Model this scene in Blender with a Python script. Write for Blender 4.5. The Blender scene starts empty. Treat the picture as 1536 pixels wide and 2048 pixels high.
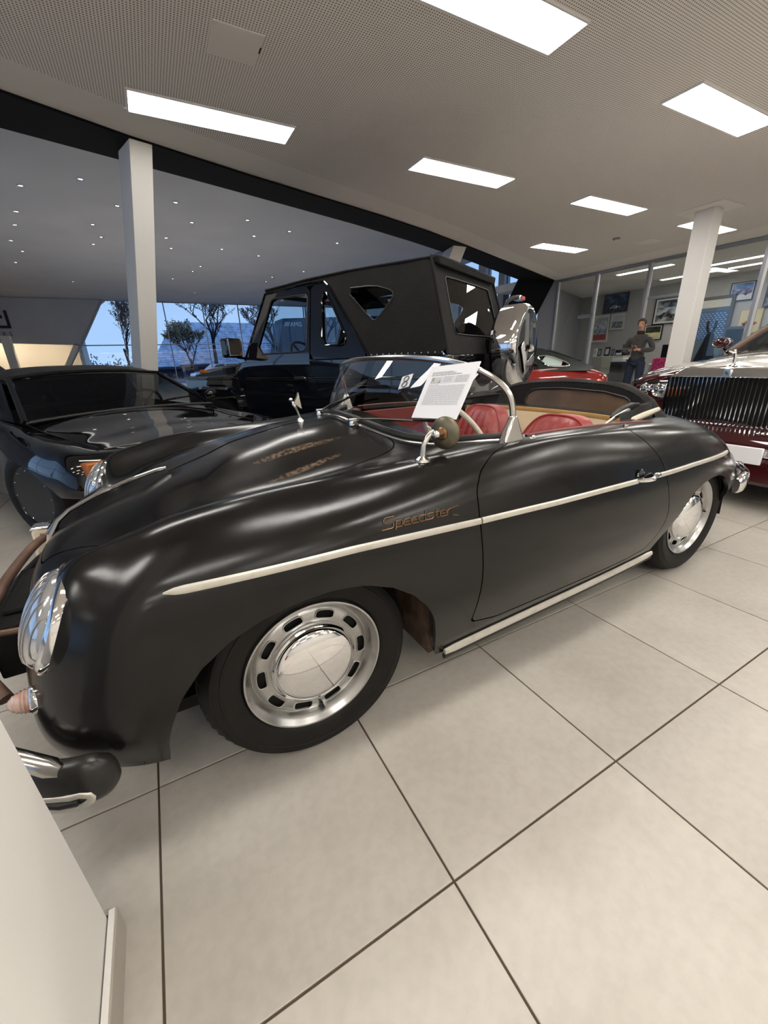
import bpy, bmesh, math, random
import numpy as np
from mathutils import Matrix, Vector

random.seed(7)
SC = bpy.context.scene
COL = SC.collection
PI = math.pi

# ------------------------------------------------------------------ camera
CR = Vector((0.88144, -0.47118, -0.03282))
cam_data = bpy.data.cameras.new('camera')
cam = bpy.data.objects.new('camera', cam_data)
COL.objects.link(cam)
SC.camera = cam


def set_camera(f, yaw, pitch, roll, height):
    fw = np.array([math.cos(yaw) * math.cos(pitch), math.sin(yaw) * math.cos(pitch), math.sin(pitch)])
    r0 = np.cross(fw, [0, 0, 1.0]); r0 /= np.linalg.norm(r0)
    u0 = np.cross(r0, fw)
    r = math.cos(roll) * r0 + math.sin(roll) * u0
    u = np.cross(r, fw)
    m = Matrix(((r[0], u[0], -fw[0], 0), (r[1], u[1], -fw[1], 0), (r[2], u[2], -fw[2], height), (0, 0, 0, 1)))
    cam.matrix_world = m
    cam_data.sensor_fit = 'HORIZONTAL'
    cam_data.sensor_width = 36.0
    cam_data.lens = f / 1536.0 * 36.0
    cam_data.clip_start = 0.02
    cam_data.clip_end = 400


set_camera(810.875, 1.08110713, -0.358471029, -0.0328238577, 1.13636)

# ------------------------------------------------------------------ world (dusk sky) and exposure
W = bpy.data.worlds.new('dusk_sky'); SC.world = W; W.use_nodes = True
wn = W.node_tree; wn.nodes.clear()
wo = wn.nodes.new('ShaderNodeOutputWorld'); bg = wn.nodes.new('ShaderNodeBackground')
tc = wn.nodes.new('ShaderNodeTexCoord'); sep = wn.nodes.new('ShaderNodeSeparateXYZ'); rmp = wn.nodes.new('ShaderNodeValToRGB')
wn.links.new(tc.outputs['Generated'], sep.inputs[0]); wn.links.new(sep.outputs['Z'], rmp.inputs[0])
rmp.color_ramp.elements[0].position = 0.0; rmp.color_ramp.elements[0].color = (0.40, 0.60, 0.92, 1)
rmp.color_ramp.elements[1].position = 0.55; rmp.color_ramp.elements[1].color = (0.17, 0.33, 0.74, 1)
wn.links.new(rmp.outputs[0], bg.inputs[0]); bg.inputs[1].default_value = 1.35
wn.links.new(bg.outputs[0], wo.inputs[0])
SC.view_settings.view_transform = 'Standard'
SC.view_settings.look = 'None'
SC.view_settings.gamma = 1.0
SC.view_settings.use_curve_mapping = False
SC.view_settings.exposure = 0.0
LAMP = 21.5          # strength of the ceiling panels


# ------------------------------------------------------------------ materials
def mat(name, col=(0.8, 0.8, 0.8), rough=0.5, metal=0.0, spec=0.5, coat=0.0, emis=None, estr=0.0, trans=0.0, ior=1.45, alpha=1.0, bump=None, noise=None, sheen=0.0):
    m = bpy.data.materials.new(name); m.use_nodes = True
    nt = m.node_tree; b = nt.nodes['Principled BSDF']
    b.inputs['Base Color'].default_value = (*col, 1)
    b.inputs['Roughness'].default_value = rough
    b.inputs['Metallic'].default_value = metal
    b.inputs['Specular IOR Level'].default_value = spec
    b.inputs['Coat Weight'].default_value = coat
    b.inputs['Coat Roughness'].default_value = 0.03
    b.inputs['IOR'].default_value = ior
    b.inputs['Transmission Weight'].default_value = trans
    b.inputs['Alpha'].default_value = alpha
    b.inputs['Sheen Weight'].default_value = sheen
    if emis:
        b.inputs['Emission Color'].default_value = (*emis, 1)
        b.inputs['Emission Strength'].default_value = estr
    if noise:      # (scale, colour2, low, high, detail)
        sc_, c2, lo, hi, det = noise
        t = nt.nodes.new('ShaderNodeTexCoord'); n = nt.nodes.new('ShaderNodeTexNoise'); r = nt.nodes.new('ShaderNodeValToRGB')
        n.inputs['Scale'].default_value = sc_; n.inputs['Detail'].default_value = det
        r.color_ramp.elements[0].position = lo; r.color_ramp.elements[0].color = (*col, 1)
        r.color_ramp.elements[1].position = hi; r.color_ramp.elements[1].color = (*c2, 1)
        nt.links.new(t.outputs['Object'], n.inputs['Vector']); nt.links.new(n.outputs['Fac'], r.inputs[0])
        nt.links.new(r.outputs[0], b.inputs['Base Color'])
    if bump:       # (scale, strength, distance)
        t = nt.nodes.new('ShaderNodeTexCoord'); n = nt.nodes.new('ShaderNodeTexNoise'); bp = nt.nodes.new('ShaderNodeBump')
        n.inputs['Scale'].default_value = bump[0]; n.inputs['Detail'].default_value = 4
        bp.inputs['Strength'].default_value = bump[1]; bp.inputs['Distance'].default_value = bump[2]
        nt.links.new(t.outputs['Object'], n.inputs['Vector']); nt.links.new(n.outputs['Fac'], bp.inputs['Height'])
        nt.links.new(bp.outputs[0], b.inputs['Normal'])
    return m


def glass_mat(name, tint=(0.9, 0.95, 0.95), f=0.06, rough=0.0):
    """thin pane: mostly clear, mirror reflection by fresnel"""
    m = bpy.data.materials.new(name); m.use_nodes = True
    nt = m.node_tree; nt.nodes.clear()
    o = nt.nodes.new('ShaderNodeOutputMaterial'); mx = nt.nodes.new('ShaderNodeMixShader')
    tr = nt.nodes.new('ShaderNodeBsdfTransparent'); gl = nt.nodes.new('ShaderNodeBsdfGlossy')
    tr.inputs[0].default_value = (*tint, 1); gl.inputs['Roughness'].default_value = rough
    # Schlick reflectance, the same from both sides of the pane
    ge = nt.nodes.new('ShaderNodeNewGeometry'); dt = nt.nodes.new('ShaderNodeVectorMath'); dt.operation = 'DOT_PRODUCT'
    nt.links.new(ge.outputs['Incoming'], dt.inputs[0]); nt.links.new(ge.outputs['Normal'], dt.inputs[1])
    prev = dt.outputs['Value']
    for op, val in (('ABSOLUTE', None), ('SUBTRACT', 1.0), ('POWER', 5.0), ('MULTIPLY', 0.9), ('ADD', f)):
        n_ = nt.nodes.new('ShaderNodeMath'); n_.operation = op
        if op == 'SUBTRACT': n_.inputs[0].default_value = 1.0; nt.links.new(prev, n_.inputs[1])
        else:
            nt.links.new(prev, n_.inputs[0])
            if val is not None: n_.inputs[1].default_value = val
        prev = n_.outputs[0]
    nt.links.new(prev, mx.inputs[0])
    nt.links.new(tr.outputs[0], mx.inputs[1]); nt.links.new(gl.outputs[0], mx.inputs[2]); nt.links.new(mx.outputs[0], o.inputs[0])
    return m


def classic_paint():
    m = bpy.data.materials.new('worn_satin_black'); m.use_nodes = True
    nt = m.node_tree; b = nt.nodes['Principled BSDF']; L = nt.links
    t = nt.nodes.new('ShaderNodeTexCoord')

    def noise(s, d=5, stretch=None, dist=0.0):
        n = nt.nodes.new('ShaderNodeTexNoise'); n.inputs['Scale'].default_value = s; n.inputs['Detail'].default_value = d
        n.inputs['Distortion'].default_value = dist
        if stretch:
            mp = nt.nodes.new('ShaderNodeMapping'); mp.inputs['Scale'].default_value = stretch
            L.new(t.outputs['Object'], mp.inputs[0]); L.new(mp.outputs[0], n.inputs['Vector'])
        else:
            L.new(t.outputs['Object'], n.inputs['Vector'])
        return n

    def ramp(src, p0, c0, p1, c1):
        r = nt.nodes.new('ShaderNodeValToRGB')
        r.color_ramp.elements[0].position = p0; r.color_ramp.elements[0].color = (*c0, 1)
        r.color_ramp.elements[1].position = p1; r.color_ramp.elements[1].color = (*c1, 1)
        L.new(src, r.inputs[0]); return r
    n1 = noise(3.0, 6)
    base = ramp(n1.outputs['Fac'], 0.42, (0.0045, 0.0043, 0.0042), 0.75, (0.009, 0.0085, 0.008))
    # rubbed-through brown patches, only where two noises agree
    n2 = noise(7.0, 8, (0.6, 1.6, 1.6), 1.5)
    n3 = noise(1.3, 2)
    mul = nt.nodes.new('ShaderNodeMath'); mul.operation = 'MULTIPLY'; L.new(n2.outputs['Fac'], mul.inputs[0]); L.new(n3.outputs['Fac'], mul.inputs[1])
    wear = ramp(mul.outputs[0], 0.28, (0, 0, 0), 0.6, (0.35, 0.35, 0.35))
    mx = nt.nodes.new('ShaderNodeMixRGB'); mx.inputs[2].default_value = (0.032, 0.022, 0.015, 1)
    L.new(wear.outputs[0], mx.inputs[0]); L.new(base.outputs[0], mx.inputs[1]); L.new(mx.outputs[0], b.inputs['Base Color'])
    n4 = noise(5.0, 8)
    rr = ramp(n4.outputs['Fac'], 0.3, (0.15, 0.15, 0.15), 0.75, (0.25, 0.25, 0.25))
    L.new(rr.outputs[0], b.inputs['Roughness'])
    b.inputs['Specular IOR Level'].default_value = 0.34
    # two brown bonnet streaks: lamp reflections on rusty, pitted paint, put into the colour
    sxyz = nt.nodes.new('ShaderNodeSeparateXYZ'); L.new(t.outputs['Object'], sxyz.inputs[0]); prev = None
    for cx, cy, ang, rx_, ry_ in ((.14, -.275, .06, .20, .020), (.13, -.385, .16, .17, .018)):
        mp = nt.nodes.new('ShaderNodeMapping'); mp.vector_type = 'TEXTURE'; mp.inputs['Location'].default_value = (cx, cy, .85); mp.inputs['Rotation'].default_value = (0, 0, ang); mp.inputs['Scale'].default_value = (rx_, ry_, .2)
        L.new(t.outputs['Object'], mp.inputs[0]); le = nt.nodes.new('ShaderNodeVectorMath'); le.operation = 'LENGTH'; L.new(mp.outputs[0], le.inputs[0])
        q = ramp(le.outputs['Value'], 0.45, (1, 1, 1), 1.0, (0, 0, 0))
        if prev is None: prev = q.outputs[0]
        else:
            ad = nt.nodes.new('ShaderNodeMath'); ad.operation = 'MAXIMUM'; L.new(prev, ad.inputs[0]); L.new(q.outputs[0], ad.inputs[1]); prev = ad.outputs[0]
    n6 = noise(75.0, 7); r6 = ramp(n6.outputs['Fac'], 0.36, (0, 0, 0), 0.66, (.85, .85, .85))
    pm_ = nt.nodes.new('ShaderNodeMath'); pm_.operation = 'MULTIPLY'; L.new(prev, pm_.inputs[0]); L.new(r6.outputs[0], pm_.inputs[1])
    mx2 = nt.nodes.new('ShaderNodeMixRGB'); mx2.inputs[2].default_value = (0.17, 0.115, 0.078, 1)
    L.new(pm_.outputs[0], mx2.inputs[0]); L.new(mx.outputs[0], mx2.inputs[1]); L.new(mx2.outputs[0], b.inputs['Base Color'])
    bp = nt.nodes.new('ShaderNodeBump'); bp.inputs['Strength'].default_value = 0.06; bp.inputs['Distance'].default_value = 0.004
    n5 = noise(28.0, 4); L.new(n5.outputs['Fac'], bp.inputs['Height']); L.new(bp.outputs[0], b.inputs['Normal'])
    return m


M = {}
M['paint'] = classic_paint()
M['dark'] = mat('dark_cavity', (0.006, 0.006, 0.006), 0.9)
M['gap'] = mat('shut_line_black', (0.003, 0.003, 0.003), 0.8)
M['chrome'] = mat('chrome', (0.82, 0.82, 0.83), 0.05, 1.0)
M['worn_chrome'] = mat('worn_chrome', (0.62, 0.60, 0.57), 0.2, 1.0, noise=(14, (0.40, 0.36, 0.30), 0.5, 0.8, 6))
M['trim'] = mat('aged_aluminium_trim', (0.62, 0.60, 0.54), 0.38, 0.55, noise=(30, (0.5, 0.46, 0.38), 0.5, 0.85, 5))
M['rim'] = mat('brushed_steel_rim', (0.50, 0.50, 0.49), 0.28, 1.0, noise=(9, (0.34, 0.33, 0.32), 0.4, 0.8, 5))
M['tyre'] = mat('tyre_rubber', (0.007, 0.0065, 0.006), 0.55, spec=0.25, noise=(8, (0.013, 0.0115, 0.0105), 0.4, 0.8, 5), bump=(60, 0.15, 0.004))
M['rubber'] = mat('black_rubber', (0.012, 0.012, 0.012), 0.5)
M['red_leather'] = mat('oxblood_leather', (0.30, 0.032, 0.028), 0.38, spec=0.5, noise=(6, (0.22, 0.02, 0.018), 0.4, 0.8, 4), bump=(40, 0.12, 0.003))
M['tan'] = mat('tan_lining', (0.68, 0.52, 0.32), 0.7, noise=(8, (0.76, 0.61, 0.41), 0.35, 0.8, 5))
M['ochre'] = mat('ochre_edge_binding', (0.45, 0.26, 0.08), 0.6, noise=(8, (0.55, 0.34, 0.12), 0.35, 0.8, 5))
M['canvas'] = mat('black_canvas', (0.008, 0.0075, 0.007), 0.85, spec=.25, noise=(5, (0.012, 0.011, 0.010), 0.4, 0.8, 5), bump=(18, 0.35, 0.01), sheen=0.02)
M['clear'] = glass_mat('clear_glass', (0.93, 0.95, 0.95), 0.05)
M['brass'] = mat('brown_brass', (0.22, 0.12, 0.06), 0.4, 1.0)
M['verdigris'] = mat('tarnished_brass', (0.17, 0.15, 0.10), 0.42, 0.8, noise=(20, (0.10, 0.10, 0.08), 0.4, 0.75, 5))
M['rust'] = mat('rusty_tube', (0.17, 0.10, 0.07), 0.55, 0.3, noise=(9, (0.08, 0.045, 0.03), 0.35, 0.75, 6))
M['cream'] = mat('cream_bumper_guard', (0.68, 0.60, 0.47), 0.4, noise=(9, (0.5, 0.42, 0.3), 0.45, 0.8, 6))
M['white'] = mat('white_paper', (0.80, 0.80, 0.82), 0.5)
M['ink'] = mat('print_ink', (0.12, 0.12, 0.13), 0.7)
M['ivory'] = mat('ivory_plastic', (0.62, 0.56, 0.44), 0.3)
M['gloss_black'] = mat('gloss_black_paint', (0.003, 0.003, 0.0035), 0.04, spec=0.45, coat=0.4)
M['gloss_navy'] = mat('gloss_navy_black_paint', (0.004, 0.0045, 0.007), 0.05, spec=0.6, coat=1.0)
M['gloss_red'] = mat('gloss_red_paint', (0.25, 0.014, 0.012), 0.1, coat=1.0)
M['maroon'] = mat('gloss_maroon_paint', (0.045, 0.006, 0.008), 0.05, coat=1.0)
M['silver'] = mat('silver_bonnet_paint', (0.60, 0.585, 0.54), 0.2, 0.25, coat=1.0)
M['tint'] = glass_mat('smoked_glass', (0.16, 0.17, 0.17), 0.05)
M['winglass'] = glass_mat('vehicle_window_glass', (0.72, 0.78, 0.80), 0.05)
M['amber'] = mat('amber_lens', (0.34, 0.10, 0.02), 0.3)
M['orange'] = mat('orange_lens', (0.65, 0.16, 0.03), 0.15, coat=1.0)
M['lens'] = mat('ribbed_headlamp_glass', (0.62, 0.64, 0.66), 0.10, 0.8, coat=1.0)
M['black_rim'] = mat('black_alloy', (0.008, 0.008, 0.008), 0.16, spec=.6)
M['brown_plastic'] = mat('browned_window_plastic', (0.16, 0.10, 0.055), 0.3, noise=(5, (0.075, 0.05, 0.035), 0.35, 0.7, 5))
M['wall'] = mat('white_painted_wall', (0.76, 0.74, 0.70), 0.75)
M['wall_grey'] = mat('grey_painted_wall', (0.36, 0.36, 0.38), 0.8)
M['black_paint'] = mat('matt_black_paint', (0.006, 0.006, 0.007), 0.75, spec=0.2)
M['hall'] = mat('hall_ceiling_plaster', (0.46, 0.455, 0.475), 0.8, noise=(0.6, (0.50, 0.495, 0.51), 0.4, 0.7, 3))
M['frame_grey'] = mat('grey_aluminium_frame', (0.30, 0.31, 0.34), 0.4, 0.5)
M['frame_light'] = mat('light_aluminium_bead', (0.62, 0.62, 0.60), 0.4, 0.4)
M['panel'] = mat('light_panel_diffuser', (0.9, 0.9, 0.9), 0.5, emis=(1.0, 0.96, 0.905), estr=LAMP)
M['panel_frame'] = mat('light_panel_frame', (0.82, 0.82, 0.82), 0.4)


# ------------------------------------------------------------------ mesh builder
class MB:
    def __init__(s): s.v = []; s.f = []; s.mi = []; s.cur = 0

    def add(s, V, F):
        o = len(s.v); s.v.extend([tuple(map(float, p)) for p in V])
        s.f.extend([tuple(o + i for i in f) for f in F]); s.mi.extend([s.cur] * len(F)); return s

    def box(s, x0, x1, y0, y1, z0, z1, M4=None):
        V = [(x, y, z) for z in (z0, z1) for y in (y0, y1) for x in (x0, x1)]
        if M4 is not None: V = [tuple(M4 @ Vector(p)) for p in V]
        return s.add(V, [(0, 2, 3, 1), (4, 5, 7, 6), (0, 1, 5, 4), (2, 6, 7, 3), (0, 4, 6, 2), (1, 3, 7, 5)])

    def hexa(s, P):   # 8 corners: bottom 4 (ccw from above), top 4
        return s.add(P, [(3, 2, 1, 0), (4, 5, 6, 7), (0, 1, 5, 4), (1, 2, 6, 5), (2, 3, 7, 6), (3, 0, 4, 7)])

    def prism(s, poly, a0, a1, axis='y'):
        """poly: 2D points; axis y -> (x,z) polygon extruded in y; z -> (x,y); x -> (y,z)"""
        def mk(p, a):
            return (p[0], a, p[1]) if axis == 'y' else ((p[0], p[1], a) if axis == 'z' else (a, p[0], p[1]))
        n = len(poly); V = [mk(p, a0) for p in poly] + [mk(p, a1) for p in poly]
        F = [tuple(range(n)), tuple(range(2 * n - 1, n - 1, -1))] + [(i, i + n, (i + 1) % n + n, (i + 1) % n) for i in range(n)]
        return s.add(V, F)

    def tube(s, path, r, n=10, closed=False, caps=True, flat=1.0, up=None):
        P = [Vector(p) for p in path]; m = len(P)
        rs = r if isinstance(r, (list, tuple)) else [r] * m
        V = []; prev = None
        for i, p in enumerate(P):
            a = P[(i - 1) % m] if (i > 0 or closed) else p; b = P[(i + 1) % m] if (i < m - 1 or closed) else p
            t = (b - a).normalized()
            if up is not None:
                x = Vector(up).cross(t)
            elif prev is None:
                x = (Vector((0, 0, 1)) if abs(t.z) < 0.9 else Vector((1, 0, 0))).cross(t)
            else:
                x = prev - t * prev.dot(t)
            x.normalize(); prev = x; y = t.cross(x)
            for k in range(n):
                c = 2 * PI * k / n
                V.append(tuple(p + x * math.cos(c) * rs[i] * flat + y * math.sin(c) * rs[i]))
        F = []
        for i in range(m if closed else m - 1):
            for k in range(n):
                j = (i + 1) % m
                F.append((i * n + k, i * n + (k + 1) % n, j * n + (k + 1) % n, j * n + k))
        if caps and not closed:
            F.append(tuple(range(n - 1, -1, -1))); F.append(tuple((m - 1) * n + k for k in range(n)))
        return s.add(V, F)

    def lathe(s, prof, M4=None, n=32, closed=False, caps=True):
        """prof: (radius, height) along +z, placed with M4"""
        V = []; m = len(prof)
        for r, h in prof:
            for k in range(n):
                a = 2 * PI * k / n; V.append((r * math.cos(a), r * math.sin(a), h))
        F = []
        for i in range(m if closed else m - 1):
            j = (i + 1) % m
            for k in range(n):
                F.append((i * n + k, i * n + (k + 1) % n, j * n + (k + 1) % n, j * n + k))
        if not closed and caps:
            if prof[0][0] > 1e-6: F.append(tuple(range(n - 1, -1, -1)))
            if prof[-1][0] > 1e-6: F.append(tuple((m - 1) * n + k for k in range(n)))
        if M4 is not None: V = [tuple(M4 @ Vector(p)) for p in V]
        return s.add(V, F)

    def grid(s, P, flip=False):
        P = np.asarray(P); a, b = P.shape[:2]
        V = P.reshape(-1, 3); F = []
        for i in range(a - 1):
            for j in range(b - 1):
                q = (i * b + j, (i + 1) * b + j, (i + 1) * b + j + 1, i * b + j + 1)
                F.append(q[::-1] if flip else q)
        return s.add(V, F)

    def ball(s, c, r, n=12, m=8, sc=(1, 1, 1)):
        prof = [(max(1e-7, math.sin(PI * i / m)), -math.cos(PI * i / m)) for i in range(m + 1)]
        M4 = Matrix.Translation(c) @ Matrix.Diagonal((r * sc[0], r * sc[1], r * sc[2], 1))
        return s.lathe(prof, M4, n)

    def mesh(s, name, mats, smooth=35, weld=False):
        me = bpy.data.meshes.new(name)
        me.from_pydata(s.v, [], s.f)
        if not isinstance(mats, (list, tuple)): mats = [mats]
        for m in mats: me.materials.append(m)
        if len(mats) > 1: me.polygons.foreach_set('material_index', s.mi)
        bm = bmesh.new(); bm.from_mesh(me)
        bmesh.ops.remove_doubles(bm, verts=bm.verts, dist=1e-6)
        bmesh.ops.recalc_face_normals(bm, faces=bm.faces)
        bm.to_mesh(me); bm.free()
        if smooth:
            me.polygons.foreach_set('use_smooth', [True] * len(me.polygons))
            me.set_sharp_from_angle(angle=math.radians(smooth))
        me.update(); return me

    def build(s, name, mats, parent=None, smooth=35, bevel=0.0, **tags):
        o = bpy.data.objects.new(name, s.mesh(name, mats, smooth)); COL.objects.link(o)
        if parent is not None: o.parent = parent
        if bevel:
            b = o.modifiers.new('bevel', 'BEVEL'); b.width = bevel; b.segments = 2; b.limit_method = 'ANGLE'; b.angle_limit = math.radians(40)
        for k, v in tags.items(): o[k] = v
        return o


def thing(name, loc, rz, label, cat, group=None):
    o = bpy.data.objects.new(name, None); COL.objects.link(o)
    o.empty_display_size = 0.2
    o.location = loc; o.rotation_euler = (0, 0, rz); o['label'] = label; o['category'] = cat
    if group: o['group'] = group
    return o


def part(name, me, parent, loc=(0, 0, 0), rot=(0, 0, 0), label=None):
    o = bpy.data.objects.new(name, me); COL.objects.link(o); o.parent = parent; o.location = loc; o.rotation_euler = rot
    if label: o['label'] = label
    return o


def copy_tree(o, parent=None, loc=None, rz=None, label=None):
    c = o.copy(); COL.objects.link(c); c.parent = parent
    if loc is not None: c.location = loc
    if rz is not None: c.rotation_euler = (0, 0, rz)
    if label is not None: c['label'] = label
    for ch in [x for x in o.children]: copy_tree(ch, c)
    return c


def rounded(poly, k=2, f=0.25):
    P = [np.array(p, float) for p in poly]
    for _ in range(k):
        Q = []
        for i in range(len(P)):
            a, b = P[i], P[(i + 1) % len(P)]
            Q += [a * (1 - f) + b * f, a * f + b * (1 - f)]
        P = Q; f = 0.25
    return [tuple(p) for p in P]


def sdpoly(X, Y, poly):
    """signed distance, positive inside"""
    P = np.array(poly, float); d = np.full(X.shape, 1e9); ins = np.zeros(X.shape, bool)
    n = len(P)
    for i in range(n):
        a, b = P[i], P[(i + 1) % n]; e = b - a
        t = np.clip(((X - a[0]) * e[0] + (Y - a[1]) * e[1]) / (e @ e + 1e-12), 0, 1)
        d = np.minimum(d, (X - a[0] - t * e[0]) ** 2 + (Y - a[1] - t * e[1]) ** 2)
        c = (a[1] > Y) != (b[1] > Y)
        with np.errstate(divide='ignore', invalid='ignore'):
            xi = a[0] + (Y - a[1]) * e[0] / (e[1] if abs(e[1]) > 1e-12 else 1e-12)
        ins ^= c & (X < xi)
    d = np.sqrt(d)
    return np.where(ins, d, -d)


def bspline_grid(D, nu, nv, mir_i0=False, mir_i1=False, mir_j1=False, mir_j0=False, closed_j=False):
    """interpolating bicubic B-spline through data D (m,n,k); returns dense grid"""
    D = np.asarray(D, float)
    mir = np.ones(D.shape[2]); mir[1] = -1.0

    def pad(C):
        a = C[1] * mir if mir_i0 else 2 * C[0] - C[1]
        b = C[-2] * mir if mir_i1 else 2 * C[-1] - C[-2]
        C = np.concatenate([a[None], C, b[None]], 0)
        a = C[:, 1] * mir if mir_j0 else 2 * C[:, 0] - C[:, 1]
        b = C[:, -2] * mir if mir_j1 else 2 * C[:, -1] - C[:, -2]
        return np.concatenate([a[:, None], C, b[:, None]], 1)
    C = D.copy()
    for _ in range(6):
        Q = pad(C)
        K = (Q[:-2] + 4 * Q[1:-1] + Q[2:]) / 6; K = (K[:, :-2] + 4 * K[:, 1:-1] + K[:, 2:]) / 6
        C = C + (D - K) * 0.9
    Q = pad(C)

    def basis(t): return np.array([(1 - t) ** 3, 3 * t ** 3 - 6 * t ** 2 + 4, -3 * t ** 3 + 3 * t ** 2 + 3 * t + 1, t ** 3]) / 6
    m, n = D.shape[:2]
    rows = []
    for i in range(m - 1):
        for k in range(nu + (i == m - 2)):
            b = basis(k / nu); rows.append(b[0] * Q[i] + b[1] * Q[i + 1] + b[2] * Q[i + 2] + b[3] * Q[i + 3])
    R = np.array(rows); cols = []
    for j in range(n - 1):
        for k in range(nv + (j == n - 2)):
            b = basis(k / nv); cols.append(b[0] * R[:, j] + b[1] * R[:, j + 1] + b[2] * R[:, j + 2] + b[3] * R[:, j + 3])
    return np.stack(cols, 1)


class Surf:
    """polygon soup with per-vertex data columns x,y,z,u,v; clip() trims it by a scalar function"""
    def __init__(s, D, F): s.D = D; s.F = F

    @staticmethod
    def from_grid(P, u0=0.0, du=1.0, v0=0.0, dv=1.0):
        a, b = P.shape[:2]
        U, V = np.meshgrid(u0 + np.arange(a) * du, v0 + np.arange(b) * dv, indexing='ij')
        D = np.concatenate([P, U[..., None], V[..., None]], -1).reshape(-1, 5)
        idx = np.arange(a * b).reshape(a, b)
        F = np.stack([idx[:-1, :-1], idx[1:, :-1], idx[1:, 1:], idx[:-1, 1:]], -1).reshape(-1, 4).tolist()
        return Surf(D, F)

    def clip(s, fn):
        val = fn(s.D); D = list(s.D); F2 = []; cache = {}
        pos = val > 0

        def cut(a, b):
            k = (a, b) if a < b else (b, a)
            if k not in cache:
                t = val[a] / (val[a] - val[b]); cache[k] = len(D); D.append(s.D[a] * (1 - t) + s.D[b] * t)
            return cache[k]
        for f in s.F:
            p = [pos[i] for i in f]
            if all(p): F2.append(list(f))
            elif any(p):
                q = []
                for i in range(len(f)):
                    a, b = f[i], f[(i + 1) % len(f)]
                    if pos[a]: q.append(a)
                    if pos[a] != pos[b]: q.append(cut(a, b))
                if len(q) > 2: F2.append(q)
        return Surf(np.array(D), F2).compact()

    def compact(s):
        used = sorted({i for f in s.F for i in f}); mp = {k: i for i, k in enumerate(used)}
        return Surf(s.D[used] if used else s.D[:0], [[mp[i] for i in f] for f in s.F])

    def normals(s):
        P = s.D[:, :3]; N = np.zeros_like(P)
        for f in s.F:
            n = np.zeros(3)
            for i in range(len(f)):
                a, b = P[f[i]], P[f[(i + 1) % len(f)]]
                n += np.cross(a, b)
            for i in f: N[i] += n
        L = np.linalg.norm(N, axis=1, keepdims=True); L[L < 1e-12] = 1
        return N / L

    def into(s, mb, t=0.0, inward=True):
        """add to mesh builder; t>0 adds a folded rim of depth t along the inner normal"""
        o = len(mb.v); P = s.D[:, :3]
        mb.v.extend(map(tuple, P)); mb.f.extend([tuple(o + i for i in f) for f in s.F]); mb.mi.extend([mb.cur] * len(s.F))
        if t:
            N = s.normals(); cnt = {}
            for f in s.F:
                for i in range(len(f)):
                    a, b = f[i], f[(i + 1) % len(f)]
                    cnt[(a, b)] = 1
            bd = [(a, b) for (a, b) in cnt if (b, a) not in cnt]
            ids = {}
            for a, b in bd:
                for k in (a, b):
                    if k not in ids: ids[k] = len(mb.v); mb.v.append(tuple(P[k] - N[k] * t))
            for a, b in bd:
                mb.f.append((o + b, o + a, ids[a], ids[b])); mb.mi.append(mb.cur)
        return mb

# ================================================================== setting: floor, ceiling, walls
def struct(name, mb, m, parent=None, **k):
    o = mb.build(name, m, parent, **k)
    if parent is None: o['kind'] = 'structure'
    return o


TX, TY, TS = 0.3907, 0.4472, 0.6
# grout bed with far tile lines in the material; near tiles are pieces of their own
gm = bpy.data.materials.new('floor_bed'); gm.use_nodes = True
nt = gm.node_tree; b = nt.nodes['Principled BSDF']
geo = nt.nodes.new('ShaderNodeNewGeometry'); sp = nt.nodes.new('ShaderNodeSeparateXYZ'); nt.links.new(geo.outputs['Position'], sp.inputs[0])


def fr_line(axis, off):
    a = nt.nodes.new('ShaderNodeMath'); a.operation = 'SUBTRACT'; a.inputs[1].default_value = off
    d = nt.nodes.new('ShaderNodeMath'); d.operation = 'DIVIDE'; d.inputs[1].default_value = TS
    f = nt.nodes.new('ShaderNodeMath'); f.operation = 'FRACT'; s2 = nt.nodes.new('ShaderNodeMath'); s2.operation = 'SUBTRACT'; s2.inputs[1].default_value = 0.5
    ab = nt.nodes.new('ShaderNodeMath'); ab.operation = 'ABSOLUTE'; g = nt.nodes.new('ShaderNodeMath'); g.operation = 'GREATER_THAN'; g.inputs[1].default_value = 0.5 - 0.005
    nt.links.new(sp.outputs[axis], a.inputs[0]); nt.links.new(a.outputs[0], d.inputs[0]); nt.links.new(d.outputs[0], f.inputs[0])
    nt.links.new(f.outputs[0], s2.inputs[0]); nt.links.new(s2.outputs[0], ab.inputs[0]); nt.links.new(ab.outputs[0], g.inputs[0]); return g


ga, gb = fr_line('X', TX), fr_line('Y', TY)
mxm = nt.nodes.new('ShaderNodeMath'); mxm.operation = 'MAXIMUM'; nt.links.new(ga.outputs[0], mxm.inputs[0]); nt.links.new(gb.outputs[0], mxm.inputs[1])
mc = nt.nodes.new('ShaderNodeMixRGB'); mc.inputs[1].default_value = (0.49, 0.457, 0.40, 1); mc.inputs[2].default_value = (0.09, 0.065, 0.045, 1)
nt.links.new(mxm.outputs[0], mc.inputs[0]); nt.links.new(mc.outputs[0], b.inputs['Base Color']); b.inputs['Roughness'].default_value = 0.5
M['floor_far'] = gm
M['grout'] = mat('brown_grout', (0.085, 0.062, 0.042), 0.9)

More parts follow.
